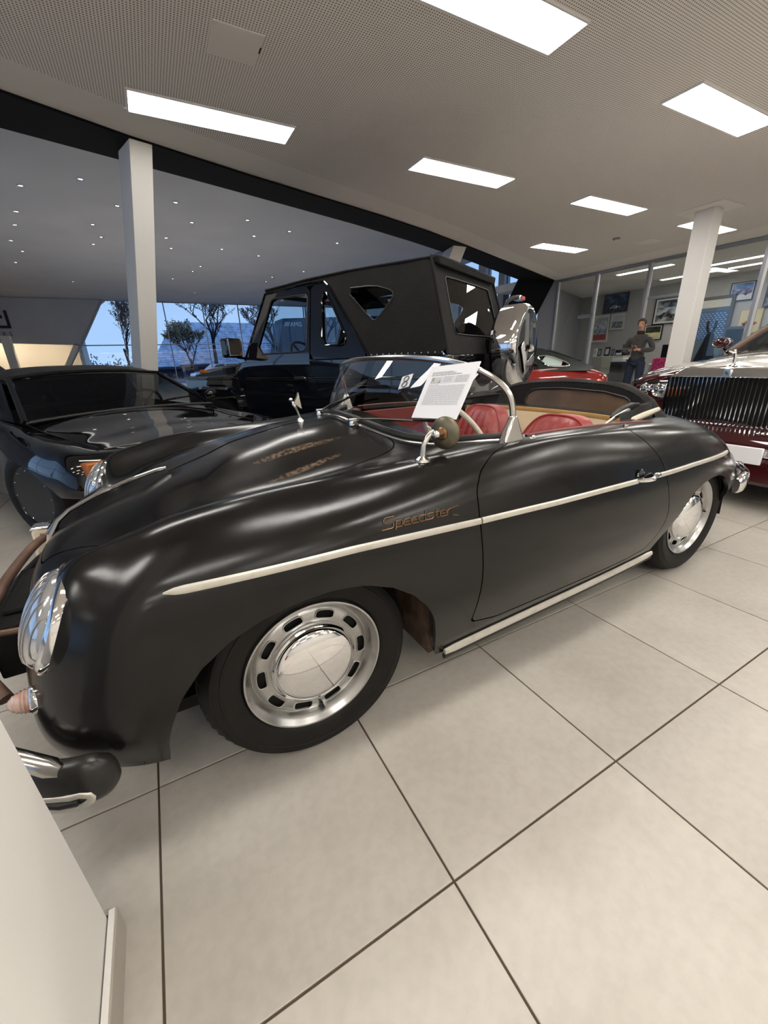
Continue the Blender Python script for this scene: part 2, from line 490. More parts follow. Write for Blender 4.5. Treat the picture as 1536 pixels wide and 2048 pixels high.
# stoneware tile material, each tile a little different
tm = bpy.data.materials.new('beige_stoneware'); tm.use_nodes = True
nt = tm.node_tree; b = nt.nodes['Principled BSDF']; L = nt.links
oi = nt.nodes.new('ShaderNodeObjectInfo'); geo = nt.nodes.new('ShaderNodeNewGeometry')
n1 = nt.nodes.new('ShaderNodeTexNoise'); n1.inputs['Scale'].default_value = 2.2; n1.inputs['Detail'].default_value = 8; n1.inputs['Roughness'].default_value = 0.6
n2 = nt.nodes.new('ShaderNodeTexNoise'); n2.inputs['Scale'].default_value = 34; n2.inputs['Detail'].default_value = 8
L.new(geo.outputs['Position'], n1.inputs['Vector']); L.new(geo.outputs['Position'], n2.inputs['Vector'])
r1 = nt.nodes.new('ShaderNodeValToRGB'); r1.color_ramp.elements[0].position = 0.3; r1.color_ramp.elements[0].color = (0.435, 0.402, 0.350, 1)
r1.color_ramp.elements[1].position = 0.7; r1.color_ramp.elements[1].color = (0.545, 0.512, 0.456, 1)
r2 = nt.nodes.new('ShaderNodeValToRGB'); r2.color_ramp.elements[0].position = 0.35; r2.color_ramp.elements[0].color = (0.93, 0.93, 0.93, 1); r2.color_ramp.elements[1].position = 0.6
L.new(n1.outputs['Fac'], r1.inputs[0]); L.new(n2.outputs['Fac'], r2.inputs[0])
mm = nt.nodes.new('ShaderNodeMixRGB'); mm.blend_type = 'MULTIPLY'; mm.inputs[0].default_value = 1; L.new(r1.outputs[0], mm.inputs[1]); L.new(r2.outputs[0], mm.inputs[2])
mr = nt.nodes.new('ShaderNodeMapRange'); mr.inputs[3].default_value = 0.93; mr.inputs[4].default_value = 1.05; L.new(oi.outputs['Random'], mr.inputs[0])
m3 = nt.nodes.new('ShaderNodeMixRGB'); m3.blend_type = 'MULTIPLY'; m3.inputs[0].default_value = 1; L.new(mm.outputs[0], m3.inputs[1]); L.new(mr.outputs[0], m3.inputs[2])
L.new(m3.outputs[0], b.inputs['Base Color'])
rr = nt.nodes.new('ShaderNodeMapRange'); rr.inputs[3].default_value = 0.34; rr.inputs[4].default_value = 0.5; L.new(n1.outputs['Fac'], rr.inputs[0]); L.new(rr.outputs[0], b.inputs['Roughness'])
bp = nt.nodes.new('ShaderNodeBump'); bp.inputs['Strength'].default_value = 0.12; bp.inputs['Distance'].default_value = 0.003; L.new(n2.outputs['Fac'], bp.inputs['Height']); L.new(bp.outputs[0], b.inputs['Normal'])
b.inputs['Specular IOR Level'].default_value = 0.4
M['tile'] = tm

NX0, NX1, NY0, NY1 = -4, 15, -2, 12      # tile indices built singly
fx0, fx1, fy0, fy1 = TX + NX0 * TS, TX + NX1 * TS, TY + NY0 * TS, TY + NY1 * TS
mb = MB()
FX0, FX1, FY0, FY1 = -14.0, 14.6, -6.0, 34.6
mb.box(FX0, FX1, FY0, FY1, -0.12, -0.004)
floor = struct('floor', mb, M['grout'], smooth=0)
mb = MB()
for (a, b_, c, d) in ((FX0, fx0, FY0, FY1), (fx1, FX1, FY0, FY1), (fx0, fx1, FY0, fy0), (fx0, fx1, fy1, FY1)):
    mb.box(a, b_, c, d, -0.004, 0.0)
far = mb.build('tile_field', M['floor_far'], floor, smooth=0); far['kind'] = 'stuff'
h = TS / 2 - 0.0028
mb = MB(); mb.add([(-h, -h, -.006), (h, -h, -.006), (h, h, -.006), (-h, h, -.006), (-h, -h, -.0008), (h, -h, -.0008), (h, h, -.0008), (-h, h, -.0008)],
                  [(0, 1, 5, 4), (1, 2, 6, 5), (2, 3, 7, 6), (3, 0, 4, 7)])
e = h - 0.0012
mb.add([(-h, -h, -.0008), (h, -h, -.0008), (h, h, -.0008), (-h, h, -.0008), (-e, -e, 0), (e, -e, 0), (e, e, 0), (-e, e, 0)],
       [(0, 1, 5, 4), (1, 2, 6, 5), (2, 3, 7, 6), (3, 0, 4, 7), (4, 5, 6, 7)])
tile_me = mb.mesh('tile', M['tile'], smooth=0)
for i in range(NX0, NX1):
    for j in range(NY0, NY1):
        part('tile', tile_me, floor, (TX + (i + .5) * TS, TY + (j + .5) * TS, random.uniform(-.0003, 0.0003)))

# ceiling: perforated plaster with a plain border that follows the bulkhead
EDGE = [(-8.0, 1.62), (-0.53, 4.52), (0.24, 4.85), (1.32, 5.22), (3.19, 5.80), (4.28, 6.18), (5.35, 6.62), (9.98, 8.60)]
OUTER = [(-8.2, 2.25), (-0.67, 5.09), (0.13, 5.33), (1.25, 5.68), (3.0, 6.25), (4.25, 6.72), (5.87, 7.39), (9.88, 9.26)]
CZ = 3.0
pm = bpy.data.materials.new('perforated_plaster'); pm.use_nodes = True
nt = pm.node_tree; b = nt.nodes['Principled BSDF']; L = nt.links; b.inputs['Roughness'].default_value = 0.85; b.inputs['Specular IOR Level'].default_value = 0.2
geo = nt.nodes.new('ShaderNodeNewGeometry'); sc_ = nt.nodes.new('ShaderNodeVectorMath'); sc_.operation = 'SCALE'; sc_.inputs['Scale'].default_value = 1 / 0.018
fr = nt.nodes.new('ShaderNodeVectorMath'); fr.operation = 'FRACTION'; su = nt.nodes.new('ShaderNodeVectorMath'); su.operation = 'SUBTRACT'; su.inputs[1].default_value = (0.5, 0.5, 0.5)
ml = nt.nodes.new('ShaderNodeVectorMath'); ml.operation = 'MULTIPLY'; ml.inputs[1].default_value = (1, 1, 0); ln = nt.nodes.new('ShaderNodeVectorMath'); ln.operation = 'LENGTH'
lt = nt.nodes.new('ShaderNodeMath'); lt.operation = 'LESS_THAN'; lt.inputs[1].default_value = 0.26
L.new(geo.outputs['Position'], sc_.inputs[0]); L.new(sc_.outputs[0], fr.inputs[0]); L.new(fr.outputs[0], su.inputs[0]); L.new(su.outputs[0], ml.inputs[0]); L.new(ml.outputs[0], ln.inputs[0]); L.new(ln.outputs['Value'], lt.inputs[0])
mc = nt.nodes.new('ShaderNodeMixRGB'); mc.inputs[1].default_value = (0.90, 0.865, 0.81, 1); mc.inputs[2].default_value = (0.24, 0.225, 0.20, 1)
L.new(lt.outputs[0], mc.inputs[0]); L.new(mc.outputs[0], b.inputs['Base Color'])
M['perf'] = pm
M['ceil_plain'] = mat('ceiling_plaster', (0.84, 0.805, 0.75), 0.85, spec=0.2)
poly = [(-8.0, -6.0), (10.12, -6.0), (10.12, 8.62)] + EDGE[::-1]
mb = MB(); mb.prism(poly, CZ, CZ + 0.25, 'z'); ceiling = struct('ceiling', mb, M['ceil_plain'], smooth=0)


def offs(P, d):
    out = []
    for i, p in enumerate(P):
        a = np.array(P[max(0, i - 1)]); c = np.array(P[min(len(P) - 1, i + 1)]); t = (c - a) / np.linalg.norm(c - a)
        out.append((p[0] + t[1] * d, p[1] - t[0] * d))
    return out


inner = offs(EDGE, 0.42)
inner[-1] = (9.3, 7.9)
mb = MB(); mb.prism([(-7.7, -5.7), (9.3, -5.7)] + inner[::-1], CZ - 0.003, CZ - 0.0005, 'z')
mb.build('perforated_panel', M['perf'], ceiling, smooth=0)
mb = MB()
for i in range(len(EDGE) - 1):
    a, b2, c, d = EDGE[i], EDGE[i + 1], OUTER[i + 1], OUTER[i]
    mb.hexa([(*a, CZ - .02), (*b2, CZ - .02), (*c, CZ - .02), (*d, CZ - .02), (*a, 5.2), (*b2, 5.2), (*c, 5.2), (*d, 5.2)])
struct('wall_bulkhead', mb, M['black_paint'], smooth=0)

# recessed light panels: frame, diffuser
def light_mesh():
    w, l = 0.145, 0.61
    mb = MB()
    for (x0, x1, y0, y1) in ((-l - .012, l + .012, -w - .012, -w), (-l - .012, l + .012, w, w + .012), (-l - .012, -l, -w, w), (l, l + .012, -w, w)):
        mb.box(x0, x1, y0, y1, -.012, 0.0)
    fr_ = mb.mesh('light_frame', M['panel_frame'], 0)
    mb = MB(); mb.box(-l, l, -w, w, -.0045, -.0035)
    return fr_, mb.mesh('light_diffuser', M['panel'], 0)


lf, ldm = light_mesh()
panels = []
ROWS = {6.13: (7.17,), 4.28: (0.86, 3.39, 5.90, 8.42), 2.43: (-0.38, 2.10, 4.63, 7.15), 0.58: (-4.2, -1.66, 0.86, 3.39, 5.90, 8.42), -1.27: (-5.4, -2.9, -0.38, 2.10, 4.63, 7.15),
        -3.12: (-4.2, -1.66, 0.86, 3.39, 5.90, 8.42), -4.97: (-2.9, -0.38, 2.10, 4.63, 7.15)}
POS_LABEL = {(0.86, 4.28): 'long ceiling light panel nearest the leaning white column by the black bulkhead',
             (3.39, 4.28): 'ceiling light panel in the middle of the ceiling, above the spare wheel of the off-roader',
             (5.90, 4.28): 'ceiling light panel just left of the upright white column, next to the smoke detector row',
             (8.42, 4.28): 'ceiling light panel partly hidden behind the upright white column',
             (7.17, 6.13): 'small farthest ceiling light panel nearest the black bulkhead corner',
             (2.10, 2.43): 'large bright ceiling light panel cut by the top edge of the photo',
             (4.63, 2.43): 'bright ceiling light panel cut by the right edge of the photo'}
ORD_ = 'first second third fourth fifth sixth seventh'.split()
for y, xs in ROWS.items():
    for x in xs:
        lb = POS_LABEL.get((x, y), 'light panel outside the photo, %s row from the bulkhead, %s from the left' % (ORD_[sorted(ROWS)[::-1].index(y)], ORD_[xs.index(x)]))
        t = thing('ceiling_light', (x, y, CZ - 0.003), 0, lb, 'ceiling light', 'recessed ceiling light panels')
        part('light_frame', lf, t); part('light_diffuser', ldm, t, label='glowing white diffuser'); panels.append(t)

# ceiling hatch, smoke detector, small vent plate
t = thing('ceiling_hatch', (0.86, 3.37, CZ - .003), 0, 'square plain access hatch in the perforated ceiling near the top left', 'hatch')
mb = MB(); mb.box(-.15, .15, -.15, .15, -.006, 0); mb.build('hatch_panel', M['ceil_plain'], t, bevel=0.001)
mb = MB(); mb.box(.142, .150, -.045, .01, -.0085, -.0062); mb.build('latch_slot', M['dark'], t)
t = thing('smoke_detector', (7.58, 5.29, CZ - .003), 0, 'small round white smoke detector on the ceiling near the upright column', 'smoke detector')
mb = MB(); mb.lathe([(.06, 0), (.06, -.014), (.05, -.024)], None, 24); mb.build('detector_base', M['frame_grey'], t)
mb = MB(); mb.lathe([(.03, -.0205), (.034, -.03), (.022, -.042), (.0001, -.045)], None, 24); mb.build('sensor_head', M['panel_frame'], t)
t = thing('ceiling_access_plate', (8.4, 5.19, CZ - .003), 0, 'faint flat square plate on the far ceiling between detector and upright column', 'ceiling plate')
mb = MB(); mb.box(-.18, .18, -.15, .15, -.006, 0); mb.build('cover_plate', M['ceil_plain'], t, bevel=0.001)

# leaning and upright columns
LEAN = (-0.167, 0.486)     # drift per metre downwards


def lean_column(name, top, z1=CZ - .02):
    mb = MB(); d = z1
    bot = [(x + LEAN[0] * d, y + LEAN[1] * d) for x, y in top]
    mb.hexa([(*p, 0) for p in bot] + [(*p, z1) for p in top])
    return struct(name, mb, M['wall'], smooth=0, bevel=0.004)


c1 = lean_column('trim_1', [(0.236, 4.85), (0.412, 4.90), (0.33, 5.19), (0.14, 5.15)])
c2 = lean_column('trim_2', [(5.11, 6.66), (5.39, 6.66), (5.48, 7.08), (5.20, 7.07)])
mb = MB(); mb.box(7.31, 7.56, 3.68, 3.93, 0, CZ - .006); c3 = struct('trim_3', mb, M['wall'], smooth=0, bevel=0.01)
mb = MB(); mb.box(7.12, 7.73, 3.49, 4.13, CZ - .012, CZ - .0035); mb.build('ceiling_collar', M['ceil_plain'], c3, smooth=0)
# near white pillar with skirting, bottom left of the picture
mb = MB(); pz_ = rounded([(-0.60, 0.16), (-0.34, 0.30), (-0.292, 0.50), (-0.292, 0.724), (-0.60, 0.724)], 1, .03); n_ = len(pz_)
mb.add([(x, y, 0) for x, y in pz_] + [(x - .085, y, CZ - .006) for x, y in pz_], [tuple(range(n_ - 1, -1, -1)), tuple(range(n_, 2 * n_))] + [(i, (i + 1) % n_, (i + 1) % n_ + n_, i + n_) for i in range(n_)])
c4 = struct('trim_4', mb, M['wall'], smooth=30)
mb = MB(); mb.box(-.2915, -.2765, .44, .731, 0, .08); mb.box(-.60, -.2915, .7225, .735, 0, .08)
mb.build('skirting_board', mat('beige_skirting', (0.40, 0.365, 0.315), 0.5), c4, bevel=0.001)
mb = MB(); mb.box(-.2912, -.2800, .44, .728, .0805, .0830); mb.build('silicone_joint', M['wall'], c4)

# enclosing walls behind and beside the camera (reflected in the chrome)
mb = MB(); mb.box(-8.2, 13.2, -6.2, -6.0, 0, 3.2); struct('wall_back', mb, M['wall'], smooth=0)
mb = MB(); mb.box(-8.2, -8.0, -6.0, 2.2, 2.9, 3.2); mb.box(-8.2, -8.0, -6.0, 2.2, 0, .12); struct('wall_side', mb, M['frame_grey'], smooth=0)

# ------------------------------------------------------------------ tall hall beyond the bulkhead
mb = MB(); mb.box(-14.0, 13.2, 1.6, 32.2, 5.0, 5.2); struct('ceiling_hall', mb, M['hall'], smooth=0)
mb = MB()
WY = 31.6
# far wall with sloping window edge and the lit niche cut below the lettering
mb.prism([(-14, 2.95), (-3.42, 2.53), (-3.33, 2.30), (-1.75, 4.75), (-1.45, 4.98), (-14, 4.98)], WY, WY + .25, 'y')
far_wall = struct('wall_far', mb, M['hall'], smooth=0)
mb = MB(); mb.prism([(-3.35, 2.53), (-3.60, 2.60), (-5.2, 0), (-4.95, 0)], WY, WY + .25, 'y'); mb.build('niche_jamb', M['wall'], far_wall, smooth=0)
mb = MB(); mb.prism([(-3.35, 2.46), (-1.71, 4.98), (-1.63, 4.98), (-3.27, 2.46)], WY - .04, WY + .1, 'y')
mb.prism([(-4.97, 0), (-3.35, 2.46), (-3.27, 2.46), (-4.89, 0)], WY - .04, WY + .1, 'y'); mb.build('window_edge_frame', M['frame_grey'], far_wall, smooth=0)
mb = MB(); mb.box(-14.2, -14.0, 16, 34.6, 0, 5.2); mb.box(-14.2, -8.0, 1.5, 1.6, 3.2, 5.2); struct('wall_left', mb, M['hall'], smooth=0)
# niche behind the far wall
mb = MB(); mb.box(-14, -3.3, 34.4, 34.6, 0, 3.3); mb.box(-3.5, -3.3, 31.9, 34.4, 0, 3.3); struct('wall_niche', mb, M['wall'], smooth=0)
mb = MB(); mb.box(-14, -3.3, WY + .25, 34.6, 3.0, 3.1); struct('ceiling_niche', mb, M['wall'], smooth=0)
mb = MB(); mb.box(-6.75, -6.35, 31.0, 31.35, 0, 3.0); struct('trim_5', mb, M['wall'], smooth=0)
for k, x in enumerate((-7.6, -5.3)):
    t = thing('strip_light', (x, 33.2 - k * .7, 2.98), 0, ('left' if k == 0 else 'right') + ' warm strip light in the lit niche under the far wall lettering', 'strip light', 'niche strip lights')
    mb = MB(); mb.box(-.75, .75, -.06, .06, -.03, 0.015); mb.build('light_tube', mat('warm_strip', (1, .9, .7), emis=(1.0, 0.80, 0.55), estr=60), t)
t = thing('security_camera', (-4.05, 32.3, 2.72), 0, 'small dark dome camera at the right end of the lit niche', 'camera')
mb = MB(); mb.ball((0, 0, 0), .07, 12, 8); mb.build('camera_dome', M['black_paint'], t)
mb = MB(); mb.box(-.02, .02, -.02, .02, .05, .28); mb.build('bracket', M['panel_frame'], t)

# far window: mullions, transom, panes
def window(name, xs, y, z0, z1, zt, axis='y'):
    root = thing(name, (0, 0, 0), 0, '', ''); del root['label']; del root['category']; root['kind'] = 'structure'
    def bx(a0, a1, za, zb, d=.05):
        mb = MB()
        if axis == 'y': mb.box(a0, a1, y - d, y + d, za, zb)
        else: mb.box(y - d, y + d, a0, a1, za, zb)
        return mb
    for x in xs: bx(x - .03, x + .03, z0, z1).build('mullion', M['frame_grey'], root, smooth=0)
    for i in range(len(xs) - 1):
        for za, zb in ((z0, zt), (zt, z1)):
            bx(xs[i] + .031, xs[i + 1] - .031, za + .03, zb - .03, .006).build('pane', M['clear'], root, smooth=0)
        bx(xs[i] + .031, xs[i + 1] - .031, zt - .028, zt + .028, .045).build('transom', M['frame_grey'], root, smooth=0)
        bx(xs[i] + .031, xs[i + 1] - .031, z1 - .028, z1, .045).build('head_rail', M['frame_grey'], root, smooth=0)
    return root


window('window_1', [-0.98, 1.57, 3.87, 6.12, 8.4, 10.75], WY + .1, 0, 4.98, 2.5)
mbp = MB(); mbp.prism([(-4.8, .05), (-3.25, 2.45), (-1.6, 4.9), (-1.02, 4.9), (-1.02, .05)], WY + .09, WY + .11, 'y')
wp = mbp.build('window_2', M['clear'], None, smooth=0); wp['kind'] = 'structure'
mb = MB(); mb.prism([(-3.3, 2.47), (-1.02, 2.47), (-1.02, 2.53), (-3.26, 2.53)], WY + .05, WY + .14, 'y'); mb.build('transom', M['frame_grey'], wp, smooth=0)
window('window_5', [-5.9, -4.3, -2.7, -1.1, .5, 2.1], -8.1, .12, 2.9, 2.3, axis='x')
window('window_6', [2.0, 4.8, 7.6, 10.4, 13.2, 15.9], -14.1, 0, 4.98, 2.5, axis='x')
window('window_3', [9.72, 11.15, 12.05, 13.6, 15.6, 18.6, 21.6, 24.6, 27.6, 31.4], 10.8, 0, 4.98, 4.5, axis='x')
mb = MB(); mb.box(10.62, 10.74, 11.15, 11.42, 0, 4.9); mb.box(10.60, 10.72, 12.05, 12.4, 0, 4.9); struct('trim_6', mb, M['frame_grey'], smooth=0)

# black leaning jamb at the right end of the opening, grey wall behind it
mb = MB(); d = 2.98
ti, to = (8.95, 8.80), (9.98, 8.60)
bi, bo = (ti[0] - .02 - .30 * d * .6, ti[1] + .42 * d), (to[0] + LEAN[0] * d, to[1] + LEAN[1] * d)
bi = (ti[0] + LEAN[0] * d, ti[1] + LEAN[1] * d)
nn = Vector((bo[0] - to[0], bo[1] - to[1], -d)).cross(Vector((ti[0] - to[0], ti[1] - to[1], 0))).normalized() * .12
P = [(*bi, 0), (*bo, 0), (*to, 2.98), (*ti, 2.98)]
mb.add(P + [tuple(Vector(p) + nn) for p in P], [(0, 1, 2, 3), (7, 6, 5, 4), (0, 4, 5, 1), (1, 5, 6, 2), (2, 6, 7, 3), (3, 7, 4, 0)])
struct('wall_jamb', mb, M['black_paint'], smooth=0)
mb = MB(); mb.box(10.12, 10.22, 8.60, 9.20, 0, 3.2); struct('wall_corner', mb, M['wall_grey'], smooth=0)
mb = MB(); mb.prism([(10.20, 9.12), (14.3, 10.95), (14.3, 11.05), (10.20, 9.2)], 0, 3.2, 'z'); struct('wall_office_end', mb, M['wall_grey'], smooth=0)

# lettering on the far wall
mb = MB(); y0, y1 = WY - .03, WY - .002
mb.box(-6.38, -6.24, y0, y1, 3.42, 4.32); mb.box(-7.4, -6.38, y0, y1, 3.42, 3.56); mb.box(-7.4, -6.50, y0, y1, 3.92, 4.08); mb.box(-7.54, -7.4, y0, y1, 3.42, 4.32)
lt_ = mb.build('wall_logo', mat('dark_maroon_letters', (0.03, 0.008, 0.015), 0.5), None, smooth=0)
lt_['label'] = 'dark maroon angular logo letter at the left edge of the grey far wall'; lt_['category'] = 'wall lettering'


def text_mesh(txt, size, depth, m, shear=0.0, font_off=0.0, spacing=1.0, align='LEFT', res=3):
    cu = bpy.data.curves.new('txt', 'FONT'); cu.body = txt; cu.size = size; cu.extrude = depth; cu.shear = shear; cu.offset = font_off
    cu.space_character = spacing; cu.align_x = align; cu.resolution_u = res
    o = bpy.data.objects.new('txt', cu); COL.objects.link(o)
    dg = bpy.context.evaluated_depsgraph_get(); me = bpy.data.meshes.new_from_object(o.evaluated_get(dg))
    bpy.data.objects.remove(o); bpy.data.curves.remove(cu); me.materials.clear(); me.materials.append(m); return me


wl = thing('wall_lettering', (-6.55, WY - .012, 3.03), 0, 'small spaced dark capital letters RS under the wall logo', 'wall lettering')
for ch, x in (('R', -.17), ('S', .13)): part('letter', text_mesh(ch, .30, .008, M['ink']), wl, (x, 0, 0), (PI / 2, 0, 0))

# downlights in the hall ceiling
HALL_W = 112.0
SP = [(-1.7, 13.4), (-2.2, 15.4), (-2.5, 16.7), (-3.0, 18.6), (-3.0, 20.0), (-0.5, 12.5), (0.1, 14.0), (-0.6, 15.9), (-0.5, 17.2), (-0.8, 18.2), (1.4, 13.2), (1.9, 14.7), (1.3, 16.6), (1.5, 17.9), (3.3, 13.9), (3.8, 15.4),
      (4.7, 14.5), (6.6, 15.2), (3.1, 17.4), (-3.6, 22.0), (-2.3, 25.7), (2.5, 21.6), (2.7, 20.5), (1.8, 23.6), (3.1, 27.5), (3.8, 30.3), (4.5, 17.9), (7.0, 20.1), (6.0, 23.0), (6.0, 21.8), (5.8, 29.8)]
mb = MB(); mb.lathe([(.075, 0), (.075, -.012), (.055, -.014), (.05, .0)], None, 14); ring = mb.mesh('spot_ring', M['chrome'])
mb = MB(); mb.lathe([(.045, -.002), (.0001, -.004)], None, 12); bulb = mb.mesh('spot_bulb', mat('spot_glow', (1, 1, 1), emis=(1, .97, .9), estr=9))
ORD = 'first second third fourth fifth sixth seventh eighth ninth tenth eleventh twelfth thirteenth fourteenth fifteenth sixteenth seventeenth eighteenth nineteenth twentieth twenty-first twenty-second twenty-third'.split()
SP = sorted(SP, key=lambda p: math.hypot(p[0], p[1])); cnt_ = {True: 0, False: 0}
for k, (x, y) in enumerate(SP):
    left = x / y < .035; cnt_[left] += 1
    lb = 'tiny downlight in the dark hall ceiling, %s of the leaning column, %s nearest' % ('left' if left else 'right', ORD[cnt_[left] - 1])
    t = thing('downlight', (x, y, 4.998), 0, lb, 'downlight', 'downlights in the dark hall ceiling')
    part('spot_ring', ring, t); part('spot_bulb', bulb, t)
    la_ = bpy.data.lights.new('downlight_lamp', 'SPOT'); la_.energy = HALL_W; la_.spot_size = math.radians(120); la_.spot_blend = .6; la_.shadow_soft_size = .05; la_.color = (.93, .95, 1)
    lo_ = bpy.data.objects.new('downlight_lamp', la_); COL.objects.link(lo_); lo_.parent = t; lo_.location = (0, 0, -.03)

# ================================================================== the satin black open two-seater
car = thing('roadster', (0.25, 1.65, 0), math.radians(0.8), 'worn satin black vintage open roadster with red seats and beige side trim, in the foreground', 'car')
# control rows from the nose to the tail; ten points from the sill up to the centre line (x, |y|, z)
R_ = [
 [(-.655, 0, .27), (-.70, 0, .36), (-.715, 0, .45), (-.70, 0, .53), (-.675, 0, .58), (-.64, 0, .62), (-.595, 0, .655), (-.52, 0, .69), (-.42, 0, .728), (-.34, 0, .752)],
 [(-.64, .25, .27), (-.68, .26, .36), (-.697, .26, .45), (-.682, .26, .53), (-.658, .26, .585), (-.62, .26, .63), (-.57, .26, .665), (-.48, .23, .697), (-.38, .14, .737), (-.30, 0, .766)],
 [(-.645, .49, .275), (-.668, .50, .36), (-.66, .495, .45), (-.645, .50, .53), (-.605, .485, .59), (-.55, .465, .648), (-.48, .445, .690), (-.40, .38, .688), (-.32, .22, .765), (-.24, 0, .785)],
 [(-.60, .65, .282), (-.622, .675, .36), (-.618, .682, .45), (-.598, .68, .54), (-.575, .672, .62), (-.532, .655, .70), (-.472, .60, .753), (-.36, .455, .708), (-.25, .26, .780), (-.17, 0, .808)],
 [(-.515, .735, .272), (-.535, .772, .36), (-.528, .785, .46), (-.495, .782, .56), (-.465, .768, .645), (-.425, .725, .728), (-.37, .62, .788), (-.28, .465, .732), (-.18, .26, .798), (-.10, 0, .832)],
 [(-.385, .765, .25), (-.395, .802, .37), (-.395, .815, .48), (-.385, .812, .59), (-.36, .79, .685), (-.325, .735, .76), (-.275, .62, .812), (-.20, .46, .756), (-.10, .25, .824), (-.03, 0, .858)],
 [(-.20, .765, .245), (-.21, .81, .375), (-.21, .825, .49), (-.20, .822, .61), (-.18, .795, .71), (-.15, .73, .787), (-.11, .615, .83), (-.05, .455, .776), (.02, .24, .848), (.07, 0, .88)],
 [(0, .765, .24), (0, .813, .38), (0, .83, .50), (0, .824, .62), (.01, .793, .728), (.02, .725, .80), (.04, .61, .838), (.08, .455, .788), (.13, .23, .872), (.17, 0, .898)],
 [(.22, .76, .225), (.22, .808, .37), (.22, .83, .50), (.22, .82, .63), (.22, .787, .742), (.225, .725, .812), (.235, .62, .845), (.26, .455, .812), (.29, .23, .885), (.30, 0, .915)],
 [(.42, .755, .205), (.42, .80, .35), (.42, .83, .495), (.42, .816, .64), (.42, .78, .755), (.42, .725, .826), (.42, .635, .856), (.43, .47, .834), (.44, .24, .892), (.45, 0, .925)],
 [(.62, .75, .195), (.62, .798, .34), (.62, .832, .49), (.62, .813, .65), (.62, .775, .77), (.62, .73, .84), (.62, .66, .868), (.62, .49, .862), (.62, .25, .91), (.62, 0, .935)],
 [(.90, .75, .195), (.90, .798, .34), (.90, .835, .49), (.90, .813, .655), (.90, .775, .775), (.90, .733, .85), (.90, .68, .876), (.90, .50, .885), (.90, .25, .905), (.90, 0, .915)],
 [(1.2, .75, .20), (1.2, .80, .345), (1.2, .837, .49), (1.2, .815, .655), (1.2, .776, .77), (1.2, .733, .842), (1.2, .68, .870), (1.2, .50, .885), (1.2, .25, .90), (1.2, 0, .91)],
 [(1.5, .75, .22), (1.5, .80, .355), (1.5, .835, .49), (1.5, .813, .65), (1.5, .775, .755), (1.5, .725, .825), (1.5, .66, .86), (1.5, .50, .885), (1.5, .28, .90), (1.5, 0, .905)],
 [(1.8, .745, .26), (1.8, .795, .375), (1.8, .820, .49), (1.8, .80, .62), (1.8, .762, .73), (1.8, .715, .80), (1.8, .63, .84), (1.8, .47, .868), (1.8, .26, .88), (1.8, 0, .88)],
 [(2.1, .72, .28), (2.1, .765, .38), (2.1, .785, .47), (2.1, .772, .58), (2.1, .738, .685), (2.1, .685, .755), (2.1, .605, .795), (2.1, .45, .823), (2.1, .25, .835), (2.1, 0, .835)],
 [(2.36, .67, .30), (2.36, .72, .385), (2.36, .738, .46), (2.36, .722, .55), (2.36, .687, .635), (2.36, .632, .69), (2.36, .555, .72), (2.36, .42, .738), (2.36, .24, .742), (2.36, 0, .742)],
 [(2.60, .60, .31), (2.60, .65, .385), (2.60, .665, .45), (2.60, .645, .52), (2.60, .60, .58), (2.60, .545, .615), (2.60, .47, .635), (2.60, .36, .642), (2.60, .20, .638), (2.60, 0, .63)],
 [(2.78, .45, .32), (2.80, .49, .385), (2.805, .50, .43), (2.80, .485, .48), (2.79, .49, .52), (2.775, .44, .545), (2.76, .37, .555), (2.74, .27, .558), (2.73, .14, .548), (2.72, 0, .54)],
 [(2.86, 0, .33), (2.885, 0, .385), (2.89, 0, .43), (2.885, 0, .46), (2.875, 0, .48), (2.86, 0, .495), (2.845, 0, .503), (2.82, 0, .51), (2.795, 0, .516), (2.77, 0, .522)],
]
D = np.array(R_, float); D[..., 1] *= -1
G = bspline_grid(D, 10, 8, mir_i0=True, mir_i1=True, mir_j1=True)
near = Surf.from_grid(G, 0, 0.1, 0, 0.125)
Gm = G.copy(); Gm[..., 1] *= -1
farS = Surf.from_grid(Gm, 0, 0.1, 0, 0.125); farS.F = [f[::-1] for f in farS.F]

ARCH_F = [(-.41, .05), (-.402, .20), (-.394, .27), (-.386, .33), (-.369, .385), (-.340, .45), (-.29, .513), (-.22, .562), (-.14, .592), (-.05, .608), (.035, .610), (.12, .597), (.20, .565), (.265, .52), (.315, .462), (.348, .40), (.368, .33), (.382, .26), (.395, .21), (.42, .17), (.43, .05)]
ARCH_R = [(1.64, .05), (1.612, .24), (1.60, .30), (1.612, .36), (1.642, .43), (1.69, .49), (1.76, .535), (1.86, .562), (1.97, .570), (2.06, .564), (2.14, .546), (2.21, .515), (2.275, .468), (2.315, .415), (2.338, .36), (2.335, .32), (2.33, .05)]
DOOR = rounded([(.515, .62), (.515, 2.0), (.515, 3.3), (.522, 4.0), (.56, 4.6), (.63, 5.2), (.70, 5.6), (.775, 6.1), (.80, 7.2), (1.33, 7.2), (1.325, 6.1), (1.345, 5.5), (1.38, 5.0), (1.44, 4.3), (1.49, 3.6), (1.525, 2.8), (1.545, 2.0), (1.54, 1.2), (1.52, .62)], 1, .12)
HOOD = [(-.80, -.3), (-.80, 0), (-.70, .20), (-.56, .31), (-.40, .41), (-.22, .455), (.05, .465), (.25, .458), (.38, .445), (.445, .425), (.475, .385), (.47, .33), (.43, .25), (.38, .13), (.355, 0), (.355, -.3)]
OPEN = [(.52, -.3), (.52, 0), (.535, .2), (.60, .40), (.70, .55), (.80, .632), (.92, .652), (1.2, .652), (1.5, .638), (1.72, .60), (1.88, .52), (1.98, .40), (2.03, .2), (2.04, 0), (2.04, -.3)]
VS = .115


